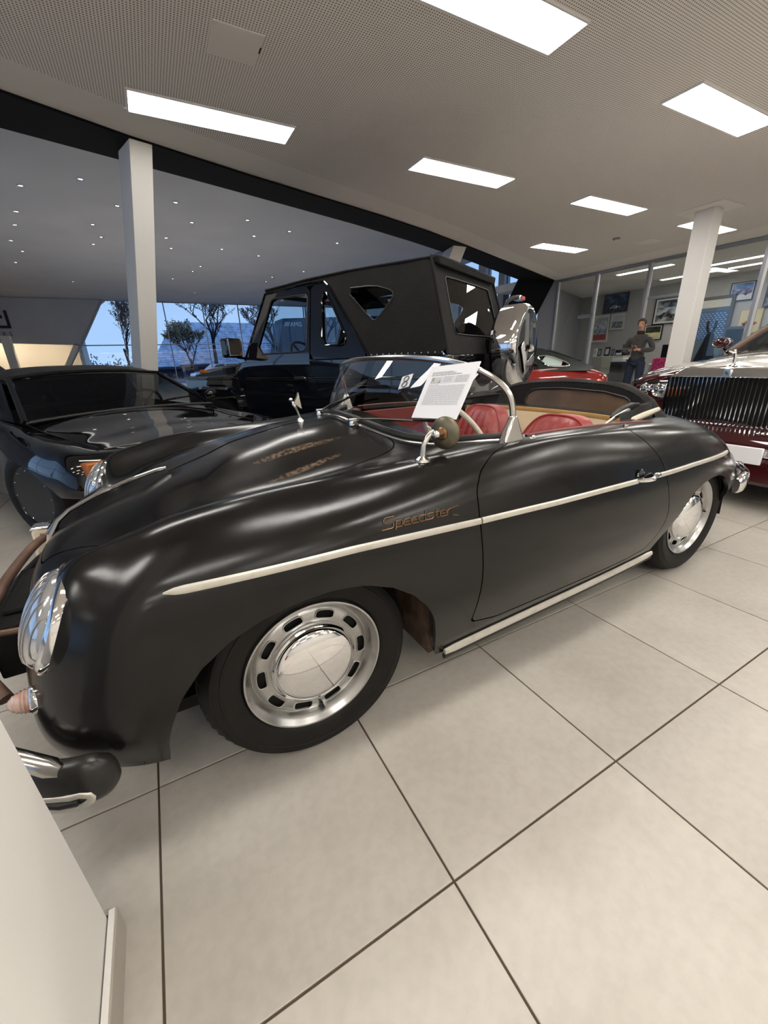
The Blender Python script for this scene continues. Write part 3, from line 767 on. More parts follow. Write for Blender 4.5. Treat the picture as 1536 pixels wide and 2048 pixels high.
def f_arch(sgn=1):
    return lambda D: -np.maximum(sdpoly(D[:, 0], D[:, 2], ARCH_F), np.where(D[:, 0] > 1, sdpoly(D[:, 0], D[:, 2], ARCH_R), -9)) * np.where(D[:, 4] < 6, 1, 0) + np.where(D[:, 4] < 6, 0, 1)


def f_door(D):
    return np.where(D[:, 0] > .3, sdpoly(D[:, 0], D[:, 4] * VS, [(x, v * VS) for x, v in DOOR]), -1)


def f_hood(D):
    return np.minimum(sdpoly(D[:, 0], np.abs(D[:, 1]), HOOD), (D[:, 4] - 4.75) * .05)


def f_open(D):
    return np.where(D[:, 4] > 5, sdpoly(D[:, 0], np.abs(D[:, 1]), OPEN), -1)


GAP = .0022
shell = []
for S in (near, farS):
    s = S.clip(f_arch()).clip(lambda D: -f_open(D))
    d = s.clip(lambda D: f_door(D) - GAP)
    s = s.clip(lambda D: -f_door(D) - GAP)
    h_ = s.clip(lambda D: f_hood(D) - GAP)
    s = s.clip(lambda D: -f_hood(D) - GAP)
    shell.append((s, d, h_))
mb = MB()
for s, d, h_ in shell: s.into(mb, .018)


def smooth_mesh(mb, name, m, ang=50):
    me = bpy.data.meshes.new(name); me.from_pydata(mb.v, [], mb.f); me.materials.append(m)
    bm = bmesh.new(); bm.from_mesh(me); bmesh.ops.remove_doubles(bm, verts=bm.verts, dist=2e-5); bm.to_mesh(me); bm.free()
    me.polygons.foreach_set('use_smooth', [True] * len(me.polygons)); me.set_sharp_from_angle(angle=math.radians(ang)); me.update(); return me


body = part('body', smooth_mesh(mb, 'body', M['paint']), car)
hood_mb = MB()
for s, d, h_ in shell: h_.into(hood_mb, .014)
hood = part('bonnet', smooth_mesh(hood_mb, 'bonnet', M['paint']), car)
for k in range(2):
    dm = MB(); shell[k][1].into(dm, .02)
    dr = part('door', smooth_mesh(dm, 'door', M['paint']), car)
    if k == 0: near_door = dr

# surface lookups
gx = G.reshape(-1, 3)
jj = np.tile(np.arange(G.shape[1]), G.shape[0]) / 8.0


def side_y(x, z, vmax=6.0, vmin=0):
    m = (jj < vmax) & (jj >= vmin); Q = gx[m]
    d = (Q[:, 0] - x) ** 2 + (Q[:, 2] - z) ** 2
    k = np.argsort(d)[:6]; w = 1 / (d[k] + 1e-6)
    A = np.c_[np.ones(6), Q[k, 0] - x, Q[k, 2] - z] * np.sqrt(w)[:, None]
    c = np.linalg.lstsq(A, Q[k, 1] * np.sqrt(w), rcond=1e-3)[0]
    return c[0]


def top_z(x, y, vmin=4.6):
    m = jj >= vmin; Q = gx[m]; y = -abs(y)
    d = (Q[:, 0] - x) ** 2 + (Q[:, 1] - y) ** 2
    k = np.argsort(d)[:6]; w = 1 / (d[k] + 1e-6)
    A = np.c_[np.ones(6), Q[k, 0] - x, Q[k, 1] - y] * np.sqrt(w)[:, None]
    c = np.linalg.lstsq(A, Q[k, 2] * np.sqrt(w), rcond=1e-3)[0]
    return c[0]


# underside, inner arches, bulkheads
mb = MB()
pl_ = [(G[i, 2][0], G[i, 2][1] * .93) for i in range(0, G.shape[0], 6)]
pl_ = [(x * .985 + .01, y) for x, y in pl_]
mb.prism([(-.6, -.5), (-.5, -.55), (-.42, -.56), (.42, -.56), (.45, -.70), (1.60, -.72), (1.68, -.52), (2.3, -.52), (2.55, -.45), (2.7, 0), (2.55, .45), (2.3, .52), (1.68, .52), (1.60, .72), (.45, .70), (.42, .56), (-.42, .56), (-.5, .55), (-.6, .5), (-.64, 0)], .20, .24, 'z')
for sy in (-1, 1):
    for x0, x1 in ((-.45, .44), (1.66, 2.42)):
        cx = (x0 + x1) / 2; r = (x1 - x0) / 2
        P = []
        for k in range(13):
            a = PI * k / 12; P.append([(cx - r * math.cos(a), sy * yy, .26 + min(.40, r * .98) * math.sin(a)) for yy in (.50, .765 if x0 < 1 else .70)])
        mb.grid(P, flip=sy > 0)
        mb.box(x0, x1, min(sy * .49, sy * .51), max(sy * .49, sy * .51), .22, .66)
mb.box(.50, .53, -.66, .66, .24, .82)
mb.build('underbody', M['dark'], car)
# mud-brown inner splash panel behind the near front wheel
mb = MB(); mb.box(.385, .40, -.73, -.50, .20, .50); mb.build('splash_panel', mat('muddy_panel', (0.05, 0.03, 0.02), 0.9, noise=(20, (0.14, 0.09, 0.06), 0.45, 0.8, 6)), car)


# --- beige side spear and sill strips (both sides)
def spear_z(x): return float(np.interp(x, [-.33, .1, .5, .85, 1.4, 1.75, 2.16], [.702, .697, .681, .673, .670, .665, .650]))


def strip_path(x0, x1, zf, off, n=40):
    out = []
    for i in range(n + 1):
        x = x0 + (x1 - x0) * i / n; z = zf(x); out.append((x, side_y(x, z) - off, z))
    return out


for sy in (1, -1):
    for x0, x1, nm in ((-.325, .512, 'front_spear'), (.518, 1.30, 'door_spear'), (1.44, 2.23, 'rear_spear')):
        P = [(x, y * sy, z) for x, y, z in strip_path(x0, x1, spear_z, .0035)]
        rr = [.0105] * len(P)
        if x0 < 0: rr[0] = .002; rr[1] = .0085
        if x1 > 2: rr[-1] = .004
        mb = MB(); mb.tube(P, rr, 8, up=(0, 0, 1), flat=.75)
        mb.build('side_spear', M['trim'], car)
    zf = lambda x: float(np.interp(x, [.42, 1.62], [.215, .262]))
    mb = MB(); P = [(x, (side_y(x, zf(x), 3) - .010) * sy, zf(x)) for x in np.linspace(.425, 1.615, 30)]
    mb.tube(P, [.011] + [.0145] * 28 + [.011], 8, up=(0, 0, 1), flat=.7); mb.build('sill_trim', M['trim'], car)
    P = [(x, (y / sy + .004) * sy, z - .019) for x, y, z in P]
    mb = MB(); mb.tube(P, .011, 8, up=(0, 0, 1), flat=.8); mb.build('sill_rubber', M['rubber'], car)
    P = [(x, (y / sy + .006) * sy, z - .012) for x, y, z in P]
    mb = MB(); mb.tube(P, .006, 8, up=(0, 0, 1), flat=.8); mb.build('sill_lower_trim', M['worn_chrome'], car)

# --- model script on the front wing: one joined italic line of thin brass strokes
ST = {'S': [[(1.0, 1.15), (.25, 1.15), (.05, 1.0), (.05, .72), (.2, .6), (.8, .6), (.95, .45), (.95, .12), (.8, 0), (-.1, 0)]],
      'p': [[(.1, -.25), (.1, .62)], [(.1, .6), (.75, .6), (.85, .5), (.85, .12), (.75, 0), (.1, 0)]],
      'e': [[(.05, .32), (.85, .32), (.85, .5), (.72, .62), (.2, .62), (.05, .5), (.05, .12), (.18, 0), (.95, 0)]],
      'd': [[(.85, 1.05), (.85, 0)], [(.85, .6), (.2, .6), (.05, .5), (.05, .12), (.2, 0), (.85, 0)]],
      's': [[(.9, .62), (.2, .62), (.05, .52), (.2, .32), (.75, .32), (.9, .2), (.78, 0), (0, 0)]],
      't': [[(.4, .95), (.4, .1), (.5, 0), (.8, 0)], [(.1, .62), (.8, .62)]],
      'r': [[(.1, .62), (.1, 0)], [(.1, .45), (.3, .62), (.7, .66), (1.5, .80)], [(.75, -.12), (1.7, -.34)]]}
mb = MB(); cx_ = 0.0; SW, SH = .0262, .0235
for ch in 'Speedster':
    for stroke in ST[ch]:
        P = []
        for a_, b_ in stroke:
            x = .190 + cx_ + a_ * SW * (1.25 if ch == 'S' else 1) + b_ * SH * .30; z = .7235 + b_ * SH - (x - .18) * .012
            P.append((x, side_y(x, z) - .0025, z))
        mb.tube(P, .0015, 5)
    cx_ += SW * (1.42 if ch == 'S' else (.95 if ch != 't' else .8))
o = mb.build('model_script', M['brass'], car, smooth=40); o['label'] = 'tarnished brass script reading Speedster'

# --- wheels
def wheel_parts():
    RO = .315
    # everything about the +z axis = outward
    prof = []
    for r, h in ((.195, .002), (.207, -.002), (.212, .006), (.225, .012), (.25, .0175), (.262, .0178), (.2635, .0192), (.2665, .0192), (.268, .0172), (.276, .0158), (.288, .0105), (.290, .0118), (.292, .008), (.300, -.004), (.3065, -.014), (.3125, -.024)): prof.append((r, h))
    tread = [(.3135, -.034), (.3095, -.036), (.3095, -.040), (.315, -.042), (.315, -.062), (.3095, -.064), (.3095, -.068), (.315, -.070), (.315, -.090), (.3095, -.092), (.3095, -.096), (.3135, -.098)]
    prof += tread + [(.3125, -.108), (.3065, -.118), (.29, -.135), (.25, -.145), (.21, -.138), (.195, -.130)]
    n = 120; V = []; F = []; m = len(prof)
    for i, (r, hh) in enumerate(prof):
        for k in range(n):
            a = 2 * PI * k / n; rr = r
            if 14 <= i <= 16 or m - 10 <= i <= m - 6: rr = r - (.0045 if k % 2 else 0) * (1 if i < 20 else .8)
            V.append((rr * math.cos(a), rr * math.sin(a), hh))
    for i in range(m - 1):
        for k in range(n): F.append((i * n + k, i * n + (k + 1) % n, (i + 1) * n + (k + 1) % n, (i + 1) * n + k))
    tm_ = MB(); tm_.add(V, F); tyre = tm_.mesh('tyre', M['tyre'], 40)
    # rim: flange, drop, disc with slots
    mb = MB(); mb.lathe([(.197, -.004), (.203, .000), (.2065, .005), (.205, .0095), (.200, .0095), (.196, .004), (.190, -.004), (.184, -.012), (.182, -.026), (.178, -.030), (.176, -.030)], None, 96, caps=False)
    # disc as polar grid, slots clipped out
    NA, radii, hs = 180, [.1765, .172, .166, .158, .150, .142, .136, .130, .120, .112], [-.030, -.026, -.0215, -.0185, -.0175, -.018, -.019, -.020, -.022, -.024]
    P = np.array([[(r * math.cos(2 * PI * k / NA), r * math.sin(2 * PI * k / NA), z) for r, z in zip(radii, hs)] for k in range(NA + 1)])
    S = Surf.from_grid(P)
    S.D[:, 3] = np.arctan2(S.D[:, 1], S.D[:, 0])

    def slot(D, grow=0.0):
        r = np.hypot(D[:, 0], D[:, 1]); a = np.arctan2(D[:, 1], D[:, 0]); st = 2 * PI / 10
        da = (a + st * .5) % st - st * .5
        qx = np.abs(da * r) - .029 + .009; qy = np.abs(r - .1535) - .0138 + .009
        return np.hypot(np.maximum(qx, 0), np.maximum(qy, 0)) + np.minimum(np.maximum(qx, qy), 0) - .009 - grow
    T = S.clip(lambda D: slot(D)); T.into(mb, 0)
    # folded edge of the slots
    for k in range(10):
        a0 = 2 * PI * k / 10; path = []
        for q in range(28):
            t = 2 * PI * q / 28; ex, ey = math.cos(t), math.sin(t)
            sx = math.copysign(abs(ex) ** .55, ex) * .029; sy = math.copysign(abs(ey) ** .55, ey) * .0138
            r = .1535 + sy; a = a0 + sx / r; path.append((r * math.cos(a), r * math.sin(a), -.0178))
        mb.tube(path, .0022, 5, closed=True)
    rim = mb.mesh('wheel', M['rim'], 40)
    mb = MB(); mb.lathe([(.178, -.05), (.178, -.034), (.0001, -.040)], None, 40); back = mb.mesh('brake_drum', M['dark'])
    mb = MB(); prof = [(.127, -.022), (.1285, -.012), (.126, -.006), (.121, -.004)]
    for q in range(1, 13):
        a = q / 12 * PI / 2; prof.append((max(.0001, .120 * math.cos(a)), -.004 + .036 * math.sin(a)))
    mb.lathe(prof, None, 64); cap = mb.mesh('hubcap', M['chrome'], 60)
    mb = MB(); a = math.radians(-97); p0 = Vector((.170 * math.cos(a), .170 * math.sin(a), -.03)); p1 = Vector((.166 * math.cos(a), .166 * math.sin(a), .004))
    mb.tube([p0, p0 * .6 + p1 * .4], .006, 10); mb.tube([p0 * .6 + p1 * .4, p1], .0045, 10); valve = mb.mesh('valve_stem', M['rubber'])
    return rim, tyre, back, cap, valve


rim_me, tyre_me, back_me, cap_me, valve_me = wheel_parts()
for (x, ty) in ((0.0, .712), (2.085, .692)):
    for sy in (-1, 1):
        w = part('wheel', rim_me, car, (x, sy * ty, .3155), (PI / 2 if sy < 0 else -PI / 2, 0 if x < 1 else 0, 0), 'slotted grey steel wheel')
        part('tyre', tyre_me, w); part('brake_drum', back_me, w); part('hubcap', cap_me, w, label='domed chrome hubcap'); part('valve_stem', valve_me, w, rot=(0, 0, math.radians(10 if x < 1 else 95)))

# --- headlamps
def headlamp(sy):
    c = Vector((-.545, sy * .625, .628)); ax = Vector((-math.cos(math.radians(25)), sy * .06, math.sin(math.radians(25)))).normalized()
    q = ax.to_track_quat('Z', 'Y').to_matrix().to_4x4(); M4 = Matrix.Translation(c) @ q
    mb = MB(); mb.lathe([(.108, -.05), (.1195, -.012), (.122, .0), (.120, .008), (.113, .014), (.106, .016)], M4, 48)
    h = mb.build('headlamp', M['chrome'], car)
    mb = MB(); prof = []
    for k in range(9):
        a = k / 8 * PI / 2; prof.append((max(.0001, .106 * math.cos(a)), .014 + .040 * math.sin(a)))
    mb.lathe(prof, M4, 48); mb.build('lamp_lens', M['lens'], h, label='convex ribbed glass')
    mb = MB()   # stone-guard style ribs over the glass
    for k in range(-4, 5):
        xx = k * .0235; L_ = math.sqrt(max(0, .106 ** 2 - xx ** 2)); path = []
        for q_ in range(13):
            yy = -L_ + 2 * L_ * q_ / 12; rr = math.hypot(xx, yy) / .106; path.append(M4 @ Vector((xx, yy, .0155 + .040 * math.sqrt(max(0, 1 - min(1, rr) ** 2)))))
        mb.tube(path, .0016, 5)
    mb.build('glass_ribs', M['worn_chrome'], h)
    mb = MB(); mb.lathe([(.1205, -.006), (.1245, -.012), (.128, -.03), (.136, -.07), (.148, -.12)], M4, 48, caps=False); mb.build('lamp_nacelle', M['paint'], h)
    # clamp screw at the bottom
    d = (q @ Vector((0, 1, 0))); d = d if d.z < 0 else -d
    mb = MB(); mb.tube([c + d * .118 + ax * .004, c + d * .136 + ax * .010], .006, 8); mb.ball(tuple(c + d * .134 + ax * .014), .008, 8, 6); mb.build('clamp_screw', M['chrome'], h)
    # no reflector on the bezel; any orange reflection comes from the parked orange car
    # beehive turn signal below
    c2 = Vector((-.616, sy * .672, .474)); mb = MB(); ax2 = Vector((-1, sy * .12, .16)).normalized(); M5 = Matrix.Translation(c2) @ ax2.to_track_quat('Z', 'Y').to_matrix().to_4x4()
    mb.lathe([(.030, -.012), (.032, -.004), (.031, .002), (.028, .005)], M5, 28); ts = mb.build('turn_signal', M['chrome'], car)
    prof = []
    for k in range(13):
        t = k / 12; r = .027 * (1 - t ** 2.2) ** .6 + .0001; prof.append((max(.0001, r * (1.0 if k % 2 else .90)), .004 + .040 * t))
    mb = MB(); mb.lathe(prof, M5, 28); mb.build('beehive_lens', mat('clear_amber_beehive', (0.62, 0.42, 0.34), 0.15, coat=1.0, noise=(25, (.45, .12, .06), .45, .62, 2)), ts, label='ribbed clear and amber beehive lens')


for sy in (-1, 1): headlamp(sy)

# --- bonnet handle, ornament
HP = [(-.264, .012), (-.30, .020), (-.385, .026), (-.492, .028), (-.577, .026), (-.615, .020), (-.645, .004)]
mb = MB(); path = []
for x, dz in HP:
    path.append((x, 0, top_z(x, 0.0, 4.0) + dz + .004))
pth = []
for i in range(len(path) - 1):
    for t in (0, .5): pth.append(tuple(np.array(path[i]) * (1 - t) + np.array(path[i + 1]) * t))
pth.append(path[-1])
n = len(pth); mb.tube(pth, [.007 if i == 0 else (.0095 if i < n - 3 else .012 + .003 * (i - n + 3)) for i in range(n)], 10, up=(0, 1, 0), flat=.8)
hd = mb.build('bonnet_handle', M['chrome'], hood, label='long slim chrome bonnet handle')
mb = MB(); x = path[-1]; mb.prism([(x[0] - .008, x[2] + .006), (x[0] + .012, x[2] + .004), (x[0] + .006, x[2] - .05), (x[0] - .022, x[2] - .035)], -.010, .010, 'y')
mb.build('handle_grip', M['cream'], hood, bevel=.004)
ox = .255; oz = top_z(ox, 0)
mb = MB(); mb.lathe([(.016, 0), (.014, .006), (.007, .012), (.006, .016)], Matrix.Translation((ox, 0, oz)), 16)
mb.tube([(ox, 0, oz + .01), (ox - .006, 0, oz + .035), (ox - .014, 0, oz + .055), (ox - .022, 0, oz + .072), (ox - .024, 0, oz + .08)], [.0065, .005, .0065, .006, .0035], 10)
mb.ball((ox - .030, 0, oz + .088), .0068, 10, 8, (1.2, 1, 1))
orn = mb.build('bonnet_ornament', M['chrome'], hood, label='small chrome winged lady figure')
for sy in (-1, 1):
    mb = MB(); mb.prism([(ox - .020, oz + .075), (ox - .004, oz + .10), (ox + .002, oz + .115), (ox + .004, oz + .09), (ox + .010, oz + .05), (ox - .002, oz + .058)], sy * .004, sy * .008, 'y')
    mb.build('wing', M['worn_chrome'], orn)
mb = MB(); mb.tube([(x, 0, top_z(x, 0) + .001) for x in np.linspace(.27, -.26, 20)], .0018, 6); mb.build('centre_crease', M['paint'], hood)

# --- windscreen
WB = [(.418, 0), (.424, .1), (.446, .2), (.478, .3), (.522, .4), (.58, .49), (.65, .57), (.715, .625), (.755, .655)]
def ws_base(y):
    a = abs(y); x = float(np.interp(a, [p[1] for p in WB], [p[0] for p in WB])); return x
TOPC = [(0, .625, 1.145), (.2, .632, 1.143), (.35, .648, 1.135), (.46, .668, 1.122), (.55, .695, 1.100), (.61, .722, 1.070), (.645, .745, 1.035), (.662, .760, .990), (.664, .768, .93), (.660, .770, .885)]
tz = np.array(TOPC)
NV = 15
mb = MB(); P = []
for i in range(-16, 17):
    t = i / 16; k = abs(t) * 9; kk = min(8, int(k)); fr_ = k - kk
    top = tz[kk] * (1 - fr_) + tz[kk + 1] * fr_
    yb = abs(t) * .655; sg = 1 if t >= 0 else -1
    b0 = np.array([ws_base(yb) + .012, yb, top_z(ws_base(yb), yb) + .012]); tp = np.array([top[1], top[0], top[2]])
    row = []
    for q in range(9):
        s_ = q / 8; p = b0 * (1 - s_) + tp * s_; p[0] -= .012 * math.sin(PI * s_); row.append((p[0], p[1] * sg, p[2]))
    P.append(row)
mb.grid(P); wsg = mb.build('windscreen', M['clear'], car, label='curved clear windscreen glass')
top_path = [(tz[k][1], -tz[k][0], tz[k][2]) for k in range(9, 0, -1)] + [(p[1], p[0], p[2]) for p in tz]
cc = bspline_grid(np.array([top_path, top_path]), 1, 5)[0]
mb = MB(); mb.tube([tuple(p) for p in cc], .0105, 10); wf = mb.build('windscreen_frame', M['worn_chrome'], car, label='curved chromed windscreen frame')
for sy in (-1, 1):
    mb = MB(); zb = top_z(.77, .66) - .006
    mb.hexa([(.715, sy * .650, zb), (.808, sy * .650, zb), (.808, sy * .690, zb - .006), (.715, sy * .690, zb - .006), (.757, sy * .655, .955), (.779, sy * .655, .955), (.779, sy * .674, .955), (.757, sy * .674, .955)])
    mb.build('frame_foot', M['worn_chrome'], wf, bevel=.008)
base = [(ws_base(y), y, top_z(ws_base(y), y) + .010) for y in np.linspace(-.655, .655, 41)]
mb = MB(); mb.tube(base, .013, 10); mb.build('windscreen_gasket', M['rubber'], car)
mb = MB(); mb.tube([(x - .018, y, top_z(x - .018, y) + .001) for x, y, z in base], .006, 8); mb.build('base_moulding', M['worn_chrome'], car)
# wipers
for y0, tip in ((.12, (.60, .40, 1.0)), (-.19, (.60, -.50, .968))):
    x0 = ws_base(y0) - .045; z0 = top_z(x0, y0)
    mb = MB(); mb.lathe([(.011, 0), (.010, .016), (.006, .02)], Matrix.Translation((x0, y0, z0)), 12); mb.box(x0 - .012, x0 + .03, y0 - .007, y0 + .007, z0 + .016, z0 + .028)
    wp_ = mb.build('wiper', M['chrome'], car, bevel=.002)
    s_ = -1 if y0 < 0 else 1
    e = Vector((ws_base(y0 + s_ * .22) - .012, y0 + s_ * .22, top_z(ws_base(y0 + s_ * .22), y0 + s_ * .22) + .075)) if y0 < 0 else Vector((ws_base(-.06) - .018, -.08, 1.0))
    if y0 > 0: e = Vector((.442, -.06, .992))
    else: e = Vector((.520, -.44, .935))
    a = Vector((x0 + .02, y0, z0 + .024))
    mb = MB(); mb.tube([a, a * .5 + e * .5 + Vector((-.006, 0, .004)), e], [.0048, .004, .003], 6); mb.build('wiper_arm', M['chrome'], wp_)
    d_ = (e - a).normalized(); e1, e2 = e - d_ * .15, e + d_ * .13
    mb = MB(); mb.tube([e1 + Vector((.006, 0, -.004)), e + Vector((.004, 0, .002)), e2 + Vector((.008, 0, 0))], .0052, 6); mb.build('wiper_blade', M['rubber'], wp_)

# small white sticker with a figure on the inside of the glass
stk = MB(); a0 = Vector((.575, -.285, 1.075)); du_ = Vector((.02, -.045, .012)); dv_ = Vector((-.018, .004, -.045))
stk.add([a0, a0 + du_, a0 + du_ + dv_, a0 + dv_], [(0, 1, 2, 3)]); so_ = stk.build('windscreen_sticker', M['white'], wsg, smooth=0)
stk = MB()
for t0 in (.28, .70):
    c_ = a0 + du_ * .5 + dv_ * t0; stk.tube([c_ + du_ * .22 * math.cos(q) + dv_ * .20 * math.sin(q) + Vector((-.001, 0, 0)) for q in np.linspace(0, 2 * PI, 17)[:-1]], .0022, 5, closed=True)
stk.build('sticker_figure', M['ink'], so_, smooth=0)

# --- door mirror
mx, my = .405, -.665; mz = top_z(mx, my)
mb = MB(); mb.lathe([(.024, -.004), (.022, .003), (.010, .012), (.0085, .02)], Matrix.Translation((mx, my, mz)), 20)
mb.tube([(mx, my, mz + .012), (mx + .004, my, mz + .045), (mx + .018, my, mz + .066), (mx + .040, my + .004, mz + .078)], [.0085, .0075, .0085, .011], 12)
mir = mb.build('mirror_stalk', M['worn_chrome'], car)
c = Vector((mx + .085, my + .004, mz + .070)); ax = Vector((-.93, -.36, .05)).normalized(); M4 = Matrix.Translation(c) @ ax.to_track_quat('Z', 'Y').to_matrix().to_4x4()
mb = MB(); mb.lathe([(.0001, .020), (.012, .0198), (.03, .016), (.045, .009), (.0495, .003), (.050, 0), (.0475, -.002), (.0001, -.002)], M4, 40); mb.build('mirror_shell', M['verdigris'], mir, label='round tarnished mirror back')
mb = MB(); mb.lathe([(.019, .014), (.020, .022), (.015, .026), (.0001, .027)], M4, 24); mb.build('mirror_boss', M['brass'], mir)
mb = MB(); mb.tube([c + ax * .022, c + ax * .05], .008, 10); mb.ball(tuple(c + ax * .05), .0125, 12, 8); mb.build('ball_joint', M['worn_chrome'], mir)

# --- door handle, catches
hx0, hx1 = 1.29, 1.43
zh = spear_z(1.36) + .004
mb = MB(); P = []
for t in np.linspace(0, 1, 9):
    x = hx0 + (hx1 - hx0) * t; P.append((x, side_y(x, zh) - (.006 + .026 * math.sin(PI * min(1, t * 1.15)) if t < .87 else .014), zh + .004 * t))
mb.tube(P, [.006, .008, .0085, .008, .0085, .009, .010, .011, .010], 10); mb.build('door_handle', M['chrome'], near_door, label='curved chrome door handle')
mb = MB(); yb = side_y(1.325, zh)
mb.lathe([(.034, 0), (.032, .003), (.0001, .005)], Matrix.Translation((1.325, yb + .002, zh)) @ Matrix.Rotation(PI / 2, 4, 'X') @ Matrix.Diagonal((.8, 1.15, 1, 1)), 24)
mb.build('handle_escutcheon', M['gloss_black'], near_door)
for x in (.845, 1.37):
    mb = MB(); z = top_z(x, .685); mb.lathe([(.006, 0), (.006, .006), (.0001, .009)], Matrix.Translation((x, -.690, z - .002)), 10); mb.box(x - .012, x + .012, -.694, -.686, z - .002, z + .003); mb.build('tonneau_stud', M['chrome'], car)

# --- bumpers
def bumper_blade(pts, h, th, name, m, label=None):
    rows = []
    for (x, y, z, k) in pts:
        a = h * k / 2
        rows.append((x, y, z, a))
    D_ = np.array(rows); D_ = bspline_grid(np.array([D_, D_]), 1, 5)[0]
    P = []
    for i, (x, y, z, a) in enumerate(D_):
        q = D_[min(len(D_) - 1, i + 1)] - D_[max(0, i - 1)]; nrm = np.array([q[1], -q[0]]); nrm /= np.linalg.norm(nrm) + 1e-9
        sec = []
        for t in np.linspace(0, 2 * PI, 17)[:-1]:
            oz_ = math.sin(t); oo = math.cos(t)
            r = th * (1.0 if oo > 0 else .35) * min(1, a / h * 2)
            sec.append((x + nrm[0] * oo * r, y + nrm[1] * oo * r, z + math.copysign(abs(oz_) ** .7, oz_) * a))
        P.append(sec + [sec[0]])
    mb = MB(); mb.grid(P); mb.add(P[0][:-1], [tuple(range(16))]); mb.add(P[-1][:-1], [tuple(range(15, -1, -1))])
    return mb.build(name, m, car, label=label) if label else mb.build(name, m, car)


half = [(-.492, -.800, .340, .55), (-.515, -.812, .343, .95), (-.565, -.803, .346, 1), (-.64, -.755, .348, 1), (-.72, -.65, .35, 1), (-.785, -.48, .352, 1), (-.825, -.25, .353, 1)]
pts = half + [(-.838, 0, .353, 1)] + [(x, -y, z, k) for x, y, z, k in half[::-1]]
fb = bumper_blade([(x, -y, z, k) for x, y, z, k in pts], .115, .035, 'front_bumper', mat('bumper_satin_black', (0.011, 0.0105, 0.01), 0.3, noise=(4, (0.02, 0.018, 0.016), 0.4, 0.8, 6)))
# U shaped deco strip near the lower edge of each end
for sy in (-1, 1):
    def fpt(s_, z, o=.041):
        xs = [p[0] for p in half]; 
        i = s_ * (len(half) - 1); k = min(len(half) - 2, int(i)); f_ = i - k
        a = np.array(half[k][:2]); b_ = np.array(half[k + 1][:2]); p = a * (1 - f_) + b_ * f_; tdir = (b_ - a) / np.linalg.norm(b_ - a)
        n_ = np.array([tdir[1], -tdir[0]]); n_ = n_ if n_[1] < 0 or n_[0] < 0 else -n_
        return (p[0] + n_[0] * o, (p[1] + n_[1] * o) * (-sy), z)
    up = [fpt(s_, .337, .036) for s_ in np.linspace(1, .26, 14)]; lo = [fpt(s_, .305, .036) for s_ in np.linspace(.26, 1, 14)]
    mid = [fpt(.215, .329, .036), fpt(.205, .321, .036), fpt(.215, .312, .036)]
    mb = MB(); mb.tube(up + mid + lo, .0085, 8, flat=.6, up=None); mb.build('bumper_deco_strip', M['trim'], fb)
    mb = MB(); mb.tube([fpt(s_, .321, .037) for s_ in np.linspace(1, .28, 14)], .0075, 8); mb.build('bumper_rubber', M['rubber'], fb)
    # worn oval foot of the over-rider tube
    p0, p1 = Vector(fpt(.33, .388, .016)), Vector(fpt(.55, .400, .012))
    mb = MB(); mb.tube([p0, p0 * .8 + p1 * .2, p1], [.015, .024, .026], 14, flat=.8); mb.build('tube_foot', M['worn_chrome'], fb)
    # upright guard
    mb = MB(); prof = [(-.874, .26), (-.842, .26), (-.80, .335), (-.79, .42), (-.792, .49), (-.800, .508), (-.845, .512), (-.862, .50), (-.862, .44), (-.878, .36)]
    mb.prism([(a + .045, b_) for a, b_ in prof], sy * .50 - .032, sy * .50 + .032, 'y'); g = mb.build('bumper_guard', M['cream'], fb, bevel=.012, label='cream upright bumper guard with chrome top')
    mb = MB(); mb.prism([(-.82, .505), (-.75, .501), (-.752, .514), (-.81, .520)], sy * .50 - .034, sy * .50 + .034, 'y'); mb.build('guard_cap', M['chrome'], g, bevel=.005)
hoop = [(-.70, -.56, .42), (-.755, -.47, .475), (-.775, -.35, .50), (-.785, -.15, .505), (-.787, 0, .505), (-.785, .15, .50), (-.775, .33, .492), (-.755, .50, .462), (-.70, .58, .41)]
cc = bspline_grid(np.array([hoop, hoop]), 1, 5)[0]
mb = MB(); mb.tube([tuple(p) for p in cc], .016, 12); hp = mb.build('overrider_tube', M['rust'], car, label='rust-brown tubular bumper hoop')
for y in (-.36, .42):
    mb = MB(); mb.tube([(-.775, y, .495), (-.70, y * .98, .482), (-.62, y * .96, .476)], .009, 8); mb.build('tube_stay', M['rust'], hp)
mb = MB(); mb.box(-.80, -.69, -.28, .16, .30, .46); mb.box(-.775, -.70, -.20, .08, .46, .475); mb.build('horn_tray', M['canvas'], car, bevel=.01)
mb = MB(); rng = random.Random(3)
for k in range(40): mb.ball((-.69 + rng.uniform(-.01, .01), .02 + rng.uniform(-.01, .3), .49 + rng.uniform(-.05, .03)), rng.uniform(.002, .004), 6, 4)
mb.build('beaded_chain', M['brass'], car)
rh = [(2.48, -.71, .42, .7), (2.55, -.705, .425, 1), (2.67, -.665, .43, 1), (2.82, -.55, .43, 1), (2.93, -.35, .43, 1)]
pts = rh + [(2.96, 0, .43, 1)] + [(x, -y, z, k) for x, y, z, k in rh[::-1]]
rb = bumper_blade(pts, .115, .035, 'rear_bumper', M['chrome'])
for sy in (-1, 1):
    mb = MB(); mb.prism([(2.82, .33), (2.88, .32), (2.915, .38), (2.905, .455), (2.87, .475), (2.83, .47)], sy * .56 - .03, sy * .56 + .03, 'y'); mb.build('rear_guard', M['chrome'], rb, bevel=.012)
    M5 = Matrix.Translation((2.72, sy * .50, .50)) @ Matrix.Rotation(PI / 2, 4, 'Y')
    mb = MB(); mb.lathe([(.03, 0), (.032, .02), (.026, .05), (.0001, .066)], M5, 20); mb.build('tail_lamp', mat('red_lens', (0.4, 0.02, 0.02), .15, coat=1), car)

